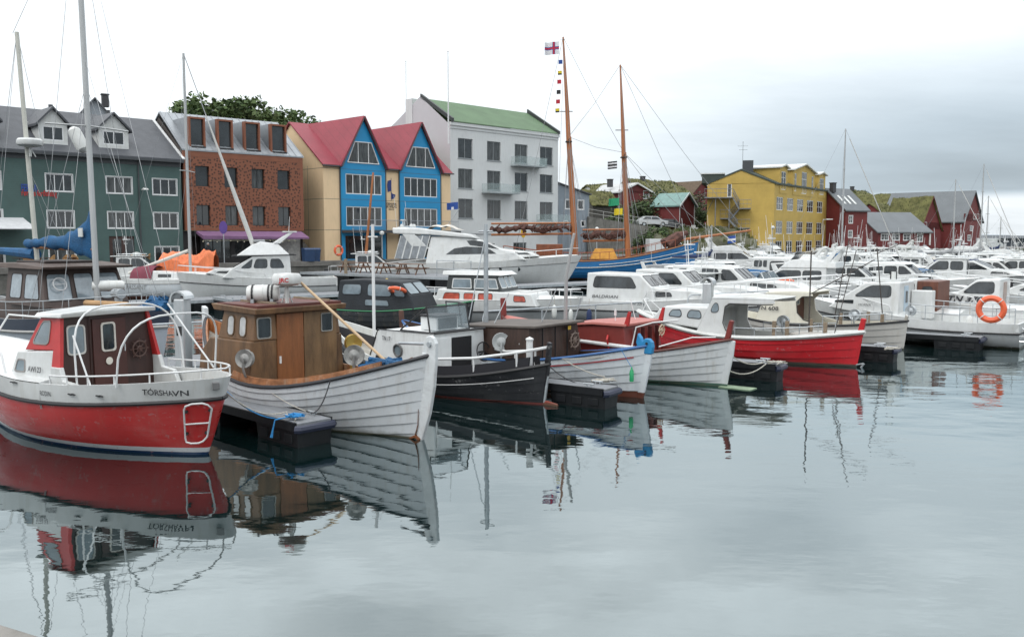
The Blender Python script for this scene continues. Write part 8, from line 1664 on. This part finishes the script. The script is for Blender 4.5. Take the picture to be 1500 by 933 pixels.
gable_house(1262, 1300, 200, 208, 4, 300, 3.5, 12, DRV, TURF, 'red turf-roofed house highest at left behind the grey-roofed shed', 'along', turf=True, chim=(6, 6, .9))
gable_house(1300, 1325, 190, 196, 4, 310, 3.8, 14, DRV, TURF, 'red gable under turf rising behind the shed roof', 'across', turf=True, trim=mat('dark_red_trim', (.12, .015, .015), .6))
e, L, ez, f = gable_house(1318, 1410, 180, 196, QZ, 330, 4.4, 14, DRV, TURF, 'long red warehouse with a thick turf roof and white-framed windows', 'along', turf=True, wins=[(1377, 1386, 330, 340), (1388, 1396, 330, 340), (1398, 1407, 330, 340), (1377, 1386, 345, 354), (1388, 1396, 345, 354), (1398, 1407, 345, 354)])
gable_house(1346, 1377, 172, 176, QZ-.3, 336, 6.2, 8, DR_, TURF, 'projecting red gable in front of the turf-roofed warehouse', 'across', turf=True, wins=[(1349, 1354, 326, 332)], trim=mat('dark_red_trim', (.12, .015, .015), .6))
e, L, ez, f = gable_house(1409, 1436, 176, 185, QZ, 324, 6.0, 16, DRV, GRM, 'tall red gable-ended warehouse with grey roof at the right end', 'across', wins=[(1421.5, 1425, 314, 321), (1426.5, 1430, 314, 321), (1417.5, 1421, 331, 338), (1414.5, 1419, 344.5, 352.5)], chim=None)
gable_house(1362, 1412, 205, 208, 3, 318, 4.8, 14, DRV, GRM, 'grey slate roof behind the turf warehouse with a red brick chimney', 'along')
m = MB(); m.box(-.8, .8, -.8, .8, 0, 2.2); m.box(-.95, .95, -.95, .95, 2.2, 2.5); o = m.build('brick_chimney', mat('red_brick', (.22, .05, .035), .9, var=.3, scale=4)); o.location = at(1400, 211, zof(306, 211)); tag(o, 'square red brick chimney on the ridge of the right-hand warehouses', 'chimney')
# distant grey hall and dark quay shed at right
gable_house(1434, 1478, 300, 330, 2, 345, .8, 40, mat('pale_grey_hall', (.42, .46, .50), .7, var=.05), mat('pale_grey_hall', (.42, .46, .50), .7), 'long pale grey hall on the far quay at the right', 'along', name='warehouse')
e, L, ez, f = gable_house(1436, 1540, 215, 232, 1.0, 350, .6, 14, mat('dark_blue_grey_cladding', (.045, .055, .07), .7, var=.2), mat('dark_flat_roof', (.06, .07, .08), .7), 'dark blue-grey quay shed at the far right behind the masts', 'along', name='quay_shed'); m = MB(); m.box(f.x(1443), f.x(1448), -.03, -.003, ez-2.0, ez-.9); m.build('white_sign', WHITE2, e)
# ------------------------------------------------------------------ trees, bank, cars, street things
LEAF = []
for i, c in enumerate(((.10, .15, .055), (.14, .19, .08), (.06, .095, .04))): LEAF.append(mat(f'foliage_{["mid","light","dark"][i]}', c, .75, var=.35, scale=1.5, spec=.25))
BARK = mat('bark', (.10, .085, .065), .9, var=.3)
def tree(p, h_, rw, label, seed=1, n=3800, leaf=.34, trunk=.25, lobes=9, name='broadleaf_tree', mats=None, low=.35):
    r = random.Random(seed); e = empty(name, p, r.uniform(0, 6), label, 'tree' if 'tree' in name else 'bush'); m = MB(); L_ = []
    m.tube([(0, 0, -.3), (r.uniform(-.2, .2), r.uniform(-.2, .2), h_*.35), (0, 0, h_*.55)], [trunk, trunk*.75, trunk*.5], 8)
    for k in range(lobes):
        a = 2*PI*k/lobes*1.618*2; rr = rw*r.uniform(.25, .72); z = h_*r.uniform(low, .86); s = rw*r.uniform(.30, .5)*(1.15-.4*z/h_); c = Vector((rr*math.cos(a), rr*math.sin(a), z)); L_.append((c, s)); m.tube([(0, 0, h_*.3+.3*(z-h_*.3)), c*.6+Vector((0, 0, z*.38)), c], [trunk*.45, trunk*.3, trunk*.12], 5)
    L_.append((Vector((0, 0, h_*.82)), rw*.45)); m.build('trunk', BARK, e, smooth=True); g = MB()
    for _ in range(n):
        c, s = L_[r.randrange(len(L_))]; d = Vector((r.gauss(0, 1), r.gauss(0, 1), r.gauss(0, 1))).normalized()*s*(r.random()**.33)*r.choice((1, 1, 1.18)); d.z *= .8; q = c+d
        if noise.noise(q*.9+Vector((seed, 0, 0))) < -.22: continue
        u = Vector((r.gauss(0, 1), r.gauss(0, 1), r.gauss(0, .6))).normalized(); v = u.cross(Vector((r.gauss(0, 1), r.gauss(0, 1), r.gauss(0, 1)))).normalized(); l = leaf*r.uniform(.6, 1.3)
        g.add([q-u*l, q-v*l*.55, q+u*l, q+v*l*.55], [(0, 1, 2, 3)], r.choice((0, 0, 1, 2)))
    g.build('crown', mats or LEAF, e); return e
TR = [(266, 100, 18.0, 4.0, 'thin-topped tree left of the tall dormers behind the copper building'), (300, 104, 20.4, 5.4, 'leafy tree rising over the left dormer of the copper building'), (335, 106, 20.0, 5.6, 'leafy tree behind the middle of the copper building, tallest of the group'), (372, 108, 20.6, 5.6, 'leafy tree behind the right dormers of the copper building'), (412, 112, 20.2, 5.2, 'leafy tree between the copper building and the yellow gable'), (440, 118, 20.4, 5.4, 'leafy tree just behind the peak of the yellow gable')]
for i, (px, Y_, top, rw, lb) in enumerate(TR):
    o = tree(at(px, Y_, 3.0), top-1.6-(.6 if px < 280 else 0), rw, lb, i+1, 5200); o['group'] = 'trees behind the copper building'
for i, (px, Y_, zt, rw, lb) in enumerate(((870, 160, 11.5, 3, 'dark bush left of the turf-roofed hut'), (885, 168, 12.0, 3, 'bush behind the turf-roofed hut'), (850, 160, 12.4, 2.6, 'bush above the roof of the small grey boarded building'))):
    tree(at(px, Y_, 6), zt-6, rw, lb, 20+i, 1500, .3, .12, name='garden_tree')
tree(at(958, 134, 4.6), 6.0, 4.6, 'large grey-green shrub with a pale bare stem left of the small red shed', 31, 5200, .22, .16, 12, 'garden_tree', [mat('grey_green_leaf', (.06, .08, .04), .8, var=.4), mat('olive_leaf', (.09, .10, .045), .8, var=.4), LEAF[2]], .15)
tree(at(940, 133, 4.4), 4.4, 3.6, 'lower shrub above the parked cars', 32, 3000, .22, .12, 9, 'garden_tree', [mat('grey_green_leaf', (.06, .08, .04), .8, var=.4), LEAF[0], LEAF[2]], .15)
tree(at(1024, 140, 4.8), 6.5, 2.6, 'thin grey tree between the red shed and the yellow building', 33, 1700, .22, .12, 8, 'garden_tree', [mat('bare_twigs', (.10, .09, .07), .85, var=.3), mat('olive_leaf', (.09, .10, .045), .8, var=.4), BARK], .2)
for i, (px, Y_, z0, h_, rw, lb) in enumerate(((905, 128, 4.6, 3.2, 2.6, 'low bush at the left end of the parked cars'), (922, 131, 4.6, 4.2, 3.0, 'dark round bush behind the silver parked car'), (972, 137, 4.8, 5.0, 3.2, 'dark bush directly left of the small red shed'), (1002, 121, 2.6, 2.6, 2.2, 'scrubby bush on the rocky bank below the red shed'), (960, 118, 2.8, 2.2, 2.4, 'scrubby bush on the rocky bank below the parked cars'), (945, 116, 2.4, 2.0, 2.0, 'scrubby bush low on the rocky bank right of the second mast'), (1028, 132, 4.0, 5.2, 2.2, 'dark bush against the left edge of the yellow building'))):
    tree(at(px, Y_, z0), h_, rw, lb, 50+i, 1800, .2, .08, 7, 'garden_bush', [mat('grey_green_leaf', (.06, .08, .04), .8, var=.4), LEAF[0], LEAF[2]], .1)
# retaining wall and rocky bank
m = MB(); a_, b_ = at(862, 119), at(1010, 124); d = (b_-a_).normalized(); L = (b_-a_).length; o = MB()
o.hexa([(0, 0, 0), (L, 0, 0), (L, .6, 0), (0, .6, 0)], [(0, .1, 6.7), (L, .1, 4.5), (L, .6, 4.5), (0, .6, 6.7)]); w_ = o.build('retaining_wall', STONE); w_.location = a_; w_.rotation_euler = (0, 0, math.atan2(d.y, d.x)); tag(w_, 'grey stone retaining wall below the hillside road', 'wall')
def bank(x, y):
    u = (y-108)/10; z = .8+3.9*min(1, max(0, u))**.8+noise.noise(Vector((x*.35, y*.35, 5)))*1.1+noise.noise(Vector((x*1.1, y*1.1, 2)))*.5+noise.noise(Vector((x*3, y*3, 2)))*.16; return lerp(.3, z, min(1, max(0, (x-15.5)/3)))
tag(terrain('rocky_bank', ROCK, 13, 31, 109, 121, bank, 90, 60), kind='structure')
r = random.Random(3); g = MB()
for _ in range(5000):
    x = r.uniform(13, 31); y = r.uniform(110, 121); 
    if noise.noise(Vector((x*.4, y*.4, 9))) < -.05: continue
    z = bank(x, y); a = r.uniform(0, PI); h_ = r.uniform(.1, .4); g.add([(x-.12*math.cos(a), y-.12*math.sin(a), z-.08), (x+.12*math.cos(a), y+.12*math.sin(a), z-.08), (x+r.uniform(-.1, .1), y, z+h_)], [(0, 1, 2)])
tag(g.build('bank_grass', mat('bank_grass_blades', (.085, .10, .03), .9, var=.4)), 'tufts of green grass on the rocky bank', 'grass', kind='stuff')
def fence_line(p0, p1, h_, label, m_=GALV, sp=2.2, name='railing'):
    p0, p1 = Vector(p0), Vector(p1); L = (p1-p0).length; m = MB(); k = int(L/sp)
    for i in range(k+1): q = p0.lerp(p1, i/k)-p0; m.tube([q, q+Vector((0, 0, h_))], .035, 5)
    for f in (1, .5): m.tube([Vector((0, 0, h_*f)), p1-p0+Vector((0, 0, h_*f))], .03, 5)
    o = m.build(name, m_, smooth=True); o.location = p0; return tag(o, label, 'railing')
fence_line(at(862, 119.4, 6.7), at(1010, 124.4, 4.5), 1.0, 'thin rail along the top of the stone retaining wall', mat('pale_rail', (.4, .4, .38), .6))
m = MB(); n_ = 14
for i in range(n_): m.box(i*.35, i*.35+.38, 0, 1.2, 0, 4.8-i*.33)
o = m.build('stairs', mat('white_render_base', (.55, .55, .53), .8)); o.location = at(1014, 122, .8); tag(o, 'white outside steps beside the rocky bank and the yellow building', 'stairs')
# vehicles
def car(p, rz, col, label, van=False, name='parked_car'):
    e = empty(name, p, rz, label, 'van' if van else 'car'); CM = mat('car_paint_'+label.split()[0], col, .3, coat=.5, var=.03)
    prof = [(-2.1, .3), (2.1, .3), (2.15, .75), (1.3, .95), (.6, 1.42), (-1.2, 1.46), (-2.0, 1.0), (-2.15, .8)] if not van else [(-2.3, .35), (2.4, .35), (2.45, 1.0), (1.9, 1.25), (1.3, 2.0), (-2.3, 2.05)]
    H = House(prof, .3, 1.5 if not van else 2.05, .88, .72 if not van else .85); m = MB(); H.add(m); m.build('body', CM, e, bevel=.06); wf, wg = MB(), MB()
    for s in (1, -1):
        if van: H.swin(wf, wg, [(1.0, 1.2), (1.8, 1.25), (1.3, 1.85), (1.0, 1.85)], s, .02)
        else: H.swin(wf, wg, [(-1.5, 1.0), (-.35, 1.0), (-.35, 1.36), (-1.15, 1.38)], s, .02); H.swin(wf, wg, [(-.25, 1.0), (1.0, .98), (.5, 1.36), (-.25, 1.36)], s, .02)
    H.fwin(wf, wg, 3, .06, .94, .08, .92, .02); f = wf.build('windows', BLACK, e); wg.build('panes', GLASS, f)
    for x in (-1.35, 1.35):
        for s in (1, -1): m = MB(); m.tube([(x, s*.70, .33), (x, s*.90, .33)], .33, 14); w2 = m.build('wheel', BLACK, e, smooth=True); m = MB(); m.tube([(x, s*.89, .33), (x, s*.91, .33)], .19, 10); m.build('rim', STEEL, w2)
    for s in (1, -1): m = MB(); m.cbox((2.12, s*.62, .72), (.08, .3, .14)); m.build('headlight', WHITE2, e)
car(at(955, 127, 5.45), .1, (.45, .47, .48), 'silver car parked above the retaining wall'); car(at(979, 128.5, 5.1), .12, (.05, .055, .06), 'dark car parked right of the silver one above the retaining wall')
car(at(975, 108, QZ), .15, (.6, .62, .62), 'white van on the quay behind the bow of the blue ship', True, 'parked_van')
car(at(1449, 168, QZ), .3, (.55, .57, .58), 'small white van on the far right quay before the dark shed', True, 'parked_van')
# picnic pier
pier_a, pier_b = at(472, 70), at(692, 60.5)
e = pontoon('picnic_pontoon', pier_a, pier_b, 4.2, 1.3, 'broad timber pontoon with picnic tables before the blue building', floats=1.8, cat='pontoon')
def picnic(p, rz, label):
    e = empty('picnic_table', p, rz, label, 'picnic table', 'picnic tables on the timber pontoon'); PW = mat('picnic_wood', (.16, .085, .05), .75, var=.3, stretch=(1, 6, 6))
    m = MB(); [m.box(-.95, .95, -.38+i*.155, -.25+i*.155, .72, .76) for i in range(5)]; m.build('table_top', PW, e)
    for s in (1, -1): m = MB(); [m.box(-.95, .95, s*.72-.13+i*.14, s*.72+i*.14, .43, .47) for i in range(2)]; m.build('bench', PW, e)
    for x in (-.7, .7):
        m = MB(); [m.hexa([(x-.03, s*.75-.05, 0), (x+.03, s*.75-.05, 0), (x+.03, s*.75+.05, 0), (x-.03, s*.75+.05, 0)], [(x-.03, s*.25-.05, .72), (x+.03, s*.25-.05, .72), (x+.03, s*.25+.05, .72), (x-.03, s*.25+.05, .72)]) for s in (1, -1)]; m.box(x-.03, x+.03, -.85, .85, .36, .43); m.build('leg_frame', PW, e)
for i, (px, Y_) in enumerate(((518, 68.2), (547, 66.8), (577, 65.4), (604, 64.2))): picnic(at(px, Y_, 1.3), -.42, f'brown picnic table, {ORD[i]} from the left on the timber pontoon')
m = MB(); m.tube([(0, 0, 0), (0, 0, 2.2)], .12, 8); o = m.build('timber_pile', WOODG, smooth=True); o.location = at(507, 65.4, .2); tag(o, 'weathered timber pile at the left end of the picnic pontoon', 'pile')
fence_line(at(640, 60.6, 1.3), at(690, 58.6, 1.3), 1.1, 'thin rail at the right end of the picnic pontoon', sp=1.2)
# cafe furniture in front of the green building
WK = mat('wicker', (.42, .24, .10), .8, var=.3); DK = mat('dark_wood', (.07, .035, .025), .7)
def chair():
    e = empty('cafe_chair', label='x', cat='chair'); m = MB(); m.lathe([(0, 0), (.24, 0), (.24, .05), (0, .06)], (0, 0, .42), 12); m.build('seat', WK, e); m = MB(); A = []
    for i in range(9):
        a = PI*(i/8); x, y = .23*math.cos(a), .23*math.sin(a); A += [(x, y, .45), (x*1.1, y*1.15, .62+.32*math.sin(a))]
    m.add(A, [(2*i, 2*i+2, 2*i+3, 2*i+1) for i in range(8)]); m.tube([(.25*math.cos(PI*i/8), .26*math.sin(PI*i/8), .62+.32*math.sin(PI*i/8)) for i in range(9)], .02, 5); m.build('backrest', WK, e)
    for a in range(4): m = MB(); q = PI/4+a*PI/2; m.tube([(.2*math.cos(q), .2*math.sin(q), 0), (.16*math.cos(q), .16*math.sin(q), .42)], .015, 5); m.build('leg', DK, e)
    return e
c0 = chair(); sn = snapshot(c0)
spots = [(31, 70.5), (38, 69.2), (47, 69.6), (62, 70.2), (86, 71), (96, 71.6), (186, 77.2), (194, 76.6), (205, 77.6), (238, 79.6), (246, 79), (256, 80), (266, 80), (274, 80.4)]
far_edge = []
for i, (px, Y_) in enumerate(spots):
    lb = f'wicker café chair, {ORD[i]} from the left in front of the green building'; p = at(px, Y_-6.6, QZ) if px < 150 else at(px, Y_-8.5, QZ)
    # keep them on the quay side of the kerb
    fcx = Fac(A0, A1); t_ = fcx.x(px); q = Vector((A0[0]+fcx.d.x*t_, A0[1]+fcx.d.y*t_, QZ))-Vector((-fcx.d.y, fcx.d.x, 0))*(1.6+.7*(i % 2))
    if i == 0: c0.location = q; c0.rotation_euler = (0, 0, .7+PI*(i % 2)); c0['label'] = lb; c0['group'] = 'wicker chairs before the green building'
    else: place(sn, q, .7+i*1.3, lb, 'wicker chairs before the green building')
def table(p, label):
    e = empty('cafe_table', p, .8, label, 'table', 'square café tables'); m = MB(); m.box(-.4, .4, -.4, .4, .70, .74); m.build('table_top', DK, e, bevel=.01); m = MB(); m.tube([(0, 0, 0), (0, 0, .7)], .04, 6); m.box(-.25, .25, -.25, .25, 0, .03); m.build('pedestal', BLACK, e)
fcx = Fac(A0, A1)
for i, px in enumerate((18, 56, 91, 200, 250)): t_ = fcx.x(px); table(Vector((A0[0]+fcx.d.x*t_, A0[1]+fcx.d.y*t_, QZ))-Vector((-fcx.d.y, fcx.d.x, 0))*2.0, f'dark square café table, {ORD[i]} from the left before the green building')
# a person in the doorway of the copper building
def person(p, rz, label, top, trousers, hair, sit=False, arm=.5):
    e = empty('person', p, rz, label, 'person'); me = bpy.data.meshes.new('body')
    V = [(0, 0, .95), (0, 0, 1.15), (0, 0, 1.38), (0, 0, 1.50), (.10, 0, .92), (.11, .02, .50), (.12, 0, .08), (.12, -.12, .04), (-.10, 0, .92), (-.11, -.02, .50), (-.12, .02, .08), (-.12, -.10, .04), (.19, 0, 1.40), (.24, -.02, 1.14), (.20, -.2, 1.0), (-.19, 0, 1.40), (-.24, .02, 1.14), (-.2, -.22, 1.12), (0, -.01, 1.60), (0, -.01, 1.70)]
    E = [(0, 1), (1, 2), (2, 3), (0, 4), (4, 5), (5, 6), (6, 7), (0, 8), (8, 9), (9, 10), (10, 11), (2, 12), (12, 13), (13, 14), (2, 15), (15, 16), (16, 17), (3, 18), (18, 19)]
    rad = [.16, .15, .16, .06, .10, .07, .05, .045, .10, .07, .05, .045, .075, .05, .04, .075, .05, .04, .095, .085]
    me.from_pydata(V, E, []); o = bpy.data.objects.new('body', me); COL.objects.link(o); o.parent = e; o.modifiers.new('skin', 'SKIN'); 
    for i, q in enumerate(me.skin_vertices[0].data): q.radius = (rad[i], rad[i]*(.75 if i < 3 else 1)); q.use_root = (i == 0)
    sb = o.modifiers.new('sub', 'SUBSURF'); sb.levels = sb.render_levels = 2; me.materials.append(top)
    m = MB(); m.lathe([(0, .12), (.06, .11), (.10, .05), (.105, 0), (.08, -.07)], (0, .015, 1.69), 12); m.build('hair', hair, e, smooth=True); m = MB(); m.lathe([(0, -.09), (.06, -.08), (.085, -.02), (.08, .05), (0, .07)], (0, -.03, 1.66), 12); m.box(-.015, .015, -.13, -.09, 1.63, 1.66); m.box(-.05, -.02, -.119, -.11, 1.67, 1.68); m.box(.02, .05, -.119, -.11, 1.67, 1.68); m.build('face', mat('skin', (.45, .27, .2), .6), e, smooth=True)
    m = MB(); [m.tube([(s*.10, 0, .95), (s*.11, 0, .5), (s*.12, 0, .1)], [.115, .085, .07], 8) for s in (1, -1)]; m.build('trousers', trousers, e, smooth=True)
fcx = Fac(B0, B1); t_ = fcx.x(298); q = Vector((B0[0]+fcx.d.x*t_, B0[1]+fcx.d.y*t_, QZ))-Vector((-fcx.d.y, fcx.d.x, 0))*1.2
person(q, .9, 'white-haired person in dark clothes standing under the left end of the purple awning', mat('dark_jacket', (.02, .02, .025), .8), mat('dark_trousers', (.02, .022, .03), .8), mat('white_hair', (.6, .6, .58), .8))
# round purple sign, bins, planters, lamps, life ring
m = MB(); m.tube([(0, 0, 0), (0, 0, 2.9)], .04, 6, 1); m.prism([(.35*math.cos(a*PI/10), 3.1+.55*math.sin(a*PI/10)) for a in range(20)], (0, -.06, 0), (1, 0, 0), (0, 0, 1), (0, 1, 0), .04, 0); o = m.build('round_sign', [mat('violet_sign', (.10, .05, .25), .5), GALV]); t_ = fcx.x(314); o.location = Vector((B0[0]+fcx.d.x*t_, B0[1]+fcx.d.y*t_, QZ))-Vector((-fcx.d.y, fcx.d.x, 0))*2.2; tag(o, 'oval violet sign on a post at the left end of the purple awning', 'sign')
def bin_(p, label):
    e = empty('wheeled_bin', p, .6, label, 'bin', 'dark blue bins'); BB = mat('bin_blue', (.02, .05, .12), .5); m = MB(); m.hexa([(-.45, -.35, .1), (.45, -.35, .1), (.45, .35, .1), (-.45, .35, .1)], [(-.5, -.42, 1.15), (.5, -.42, 1.15), (.5, .42, 1.15), (-.5, .42, 1.15)]); m.build('bin_body', BB, e, bevel=.03); m = MB(); m.hexa([(-.53, -.45, 1.16), (.53, -.45, 1.16), (.53, .45, 1.16), (-.53, .45, 1.16)], [(-.5, -.3, 1.3), (.5, -.3, 1.3), (.5, .4, 1.3), (-.5, .4, 1.3)]); m.build('lid', BB, e, bevel=.03)
for i, px in enumerate((452, 460)): bin_(at(px, 79.5+i*.5, QZ), ['left one of two dark blue bins below the yellow gable', 'right one of two dark blue bins below the yellow gable'][i])
lifebuoy(at(496, 84, zof(367, 84)), .8, .42, 'orange lifebuoy on a post at the foot of the yellow corner wall')
def lamp(px, Y_, row_top, label, kind=0, z0=QZ):
    p = at(px, Y_, z0); h_ = zof(row_top, Y_)-z0; e = empty('street_lamp', p, 0, label, 'street lamp', 'lamps along the quay'); m = MB(); m.tube([(0, 0, 0), (0, 0, h_)], [.07, .045], 8); m.build('post', GALV, e, smooth=True); m = MB()
    if kind == 0: m.lathe([(.05, 0), (.22, .1), (.24, .3), (.1, .42), (0, .45)], (0, 0, h_), 12)
    else: m.tube([(0, 0, h_), (1.0, 0, h_+.1)], .04, 6); m.hexa([(.5, -.12, h_), (1.4, -.12, h_+.02), (1.4, .12, h_+.02), (.5, .12, h_)], [(.5, -.08, h_+.14), (1.4, -.08, h_+.1), (1.4, .08, h_+.1), (.5, .08, h_+.14)])
    m.build('lantern', WHITE2, e, smooth=True)
lamp(1131, 112, 336, 'globe street lamp before the corner of the yellow building'); lamp(1204, 128, 322, 'long-headed street lamp right of the yellow building', 1); lamp(874, 107, 338, 'globe street lamp before the stone retaining wall')
lamp(560, 88, 345, 'small globe lamp before the blue building')
# flag poles behind the roofs
for i, (px, Y_, r_, lb) in enumerate(((597, 125, 91, 'slender white flagpole left of the grey gable chimney'), (657, 93.5, 77, 'slender white flagpole fixed at the corner of the pale grey building'))):
    m = MB(); zt = zof(r_, Y_); m.tube([(0, 0, 0), (0, 0, zt-(5 if i == 0 else 13.6))], [.09, .04], 6); m.lathe([(0, 0), (.1, .08), (0, .16)], (0, 0, zt-(5 if i == 0 else 13.6)), 8); o = m.build('flagpole', RAILW, smooth=True); o.location = at(px, Y_, 5 if i == 0 else 13.6); tag(o, lb, 'flagpole')
m = MB(); m.tube([(0, 0, 0), (1.9, 0, 2.6)], .03, 5); o = m.build('flagstaff', GALV); o.location = at(645, 88, zof(345, 88)); tag(o, 'slanting staff on the balcony beside the right blue gable', 'flagstaff'); flag(at(671, 88, zof(296, 88)), 1.1, .7, [FB, FW], 'blue flag drooping from the slanting staff', pat=lambda u, v: 1 if .4 < u < .6 and v > .6 else 0)
flag(at(1078, 95, zof(345, 95)), .9, .8, [FB, FW], 'blue and white flag among the masts below the yellow stairs', pat=lambda u, v: 1 if .4 < v < .6 else 0)
# fishing boat mast in the foreground of the blue building (brown spar) and other lone masts
m = MB(); m.tube([(0, 0, 0), (.9, 0, 8.7)], [.14, .08], 8); m.tube([(.6, -.7, 6.0), (.6, .7, 6.2)], .03, 5)
e = place(SN['p'], at(500, 78)+Vector((-1, 0, 0)), 0.1, 'low white boat carrying the brown wooden mast before the blue building'); o = m.build('wooden_mast', VAR, smooth=True); o.location = (3, 0, .9); o.parent = e
# small red jerry can crate and green bottle float
m = MB(); m.lathe([(0, 0), (.05, .0), (.055, .03), (.055, .24), (.02, .32), (.02, .36), (0, .36)], (0, 0, 0), 12); o = m.build('bottle_float', mat('green_plastic', (.03, .35, .14), .3), smooth=True); pb = W(rb4, (-.02, .36, .45)); o.location = pb; tag(o, 'green plastic bottle hanging on a cord beside the white rudder', 'bottle')
rope([pb+Vector((0, 0, .34)), W(rb4, (.25, .45, 1.25))], 0, ROPEB, .008, 'thin cord holding the green bottle', 3, 'rope')
# fenders hung on the boats
def fender(p, label, s=1.0, m_=WHITE2):
    e = empty('fender', p, 0, label, 'fender', 'fenders hung along the boats'); m = MB(); m.lathe([(0, -.3), (.07, -.27), (.115, -.16), (.115, .14), (.07, .25), (.03, .3), (0, .31)], (0, 0, 0), 12); m.build('fender_body', m_, e, smooth=True); m = MB(); m.tube([(0, 0, .28), (0, .02, .75)], .012, 4); m.build('cord', ROPEM, e); e.scale = (s, s, s)
fender(at(812, 38.5, .75), 'white fender hanging at the bow beside the thin grey mast'); fender(at(836, 38.5, .6), 'square white fender hanging under the name BALDRIAN', .9); fender(at(863, 38.2, .6), 'blue fender hanging below the number TN 229', 1, NAVY); fender(at(630, 40, .35), 'orange and dark buoy hanging on the grey boat side behind the glass shelter', 1, ORANGE)
fender(at(1420, 33.0, .75), 'white fender below the rail at the stern of the HORNX workboat', 1.1); fender(at(1273, 36, .75), 'grey fender at the bow of the HORNX workboat', .9, GREYC); fender(at(1138, 47, .9), 'navy fender on the rail of a crowded white boat', 1, NAVY)
# yellow floats
m = MB(); [m.lathe([(0, -.16), (.12, -.1), (.16, 0), (.12, .1), (0, .16)], c, 12) for c in ((0, 0, 0), (.1, .0, .28), (-.05, .1, .5))]; o = m.build('float_cluster', mat('yellow_float', (.55, .35, .03), .5), smooth=True); o.location = at(568, 38.5, zof(430, 38.5)); tag(o, 'cluster of yellow net floats left of the black-framed wheelhouse boat', 'floats')
# mooring ropes
def fp(px, r_, z=.55): return loc(px, r_, z)
rope([W(rb1, (.0, -.4, 1.35)), fp(420, 603), fp(433, 613)], .28, ROPEM, .014, 'white rope from the red boat stern to the finger pontoon end')
rope([W(rb1, (.1, -.6, 1.25)), fp(440, 606)], .34, ROPEB, .013, 'blue rope from the red boat stern to the finger pontoon')
m = MB(); rr = random.Random(2)
for k in range(12): m.tube([(rr.uniform(-.18, .18), rr.uniform(-.12, .12), rr.uniform(0, .06)) for _ in range(4)], .014, 5)
m.tube([(0, 0, .03), (-.32, -.25, .0), (-.36, -.28, -.2), (-.38, -.3, -.33)], [.012, .014, .016, .03], 5); o = m.build('rope_coil', ROPEB, smooth=True); o.location = fp(432, 611, .53); tag(o, 'tangle of blue rope on the end of the finger pontoon', 'rope')
rope([W(rb2, (1.3, 1.1, 1.15)), fp(455, 605)], .18, mat('dark_rope', (.05, .05, .055), .9), .014, 'dark rope sagging from the clinker boat gunwale to the pontoon end')
rope([W(rb2, (3.2, 1.38, .85)), fp(448, 602)], .05, ROPEM, .01, 'pale thin rope from the clinker boat to the pontoon end')
rope([W(rb5, (-.15, 0, 1.0)), fp(1118, 531)], .18, ROPEM, .018, 'white rope from the red stern post to the third pontoon end')
rope([W(rb5, (-.1, 0, .55)), fp(1122, 533)], .25, ROPEM, .018, 'lower white rope to the third pontoon end')
rope([W(rb4, (.2, .25, 1.15)), W(rb4, (1.6, 1.05, .95)), fp(886, 552)], .06, ROPEM, .014, 'white rope looped along the gunwale of the boat with the blue rudder head')
rope([W(rb3, (.1, -.2, 1.0)), fp(890, 556)], .3, mat('dark_rope', (.05, .05, .055), .9), .012, 'dark rope from the black boat stern to the pontoon end')
rope([W(bpy.data.objects[e.name], (0, 0, 1)), W(bpy.data.objects[e.name], (.5, .2, 1))], 0, ROPEM, .01, 'short rope on the boat with the wooden mast') if False else None
for (q, lb) in ((fp(884, 556), 'tangle of white rope on the second pontoon end'), (fp(1136, 530), 'tangle of pale rope on the third pontoon end'), (fp(1305, 510), 'tangle of pale rope on the fourth pontoon end')):
    m = MB()
    for k in range(9): m.tube([(rr.uniform(-.3, .3), rr.uniform(-.15, .15), rr.uniform(0, .08)) for _ in range(4)], .016, 5)
    o = m.build('rope_coil', ROPEM, smooth=True); o.location = (q.x, q.y, .5); tag(o, lb, 'rope')
fender(W(rb3, (-.1, .3, .3))-Vector((0, 0, 5)), 'x') if False else None
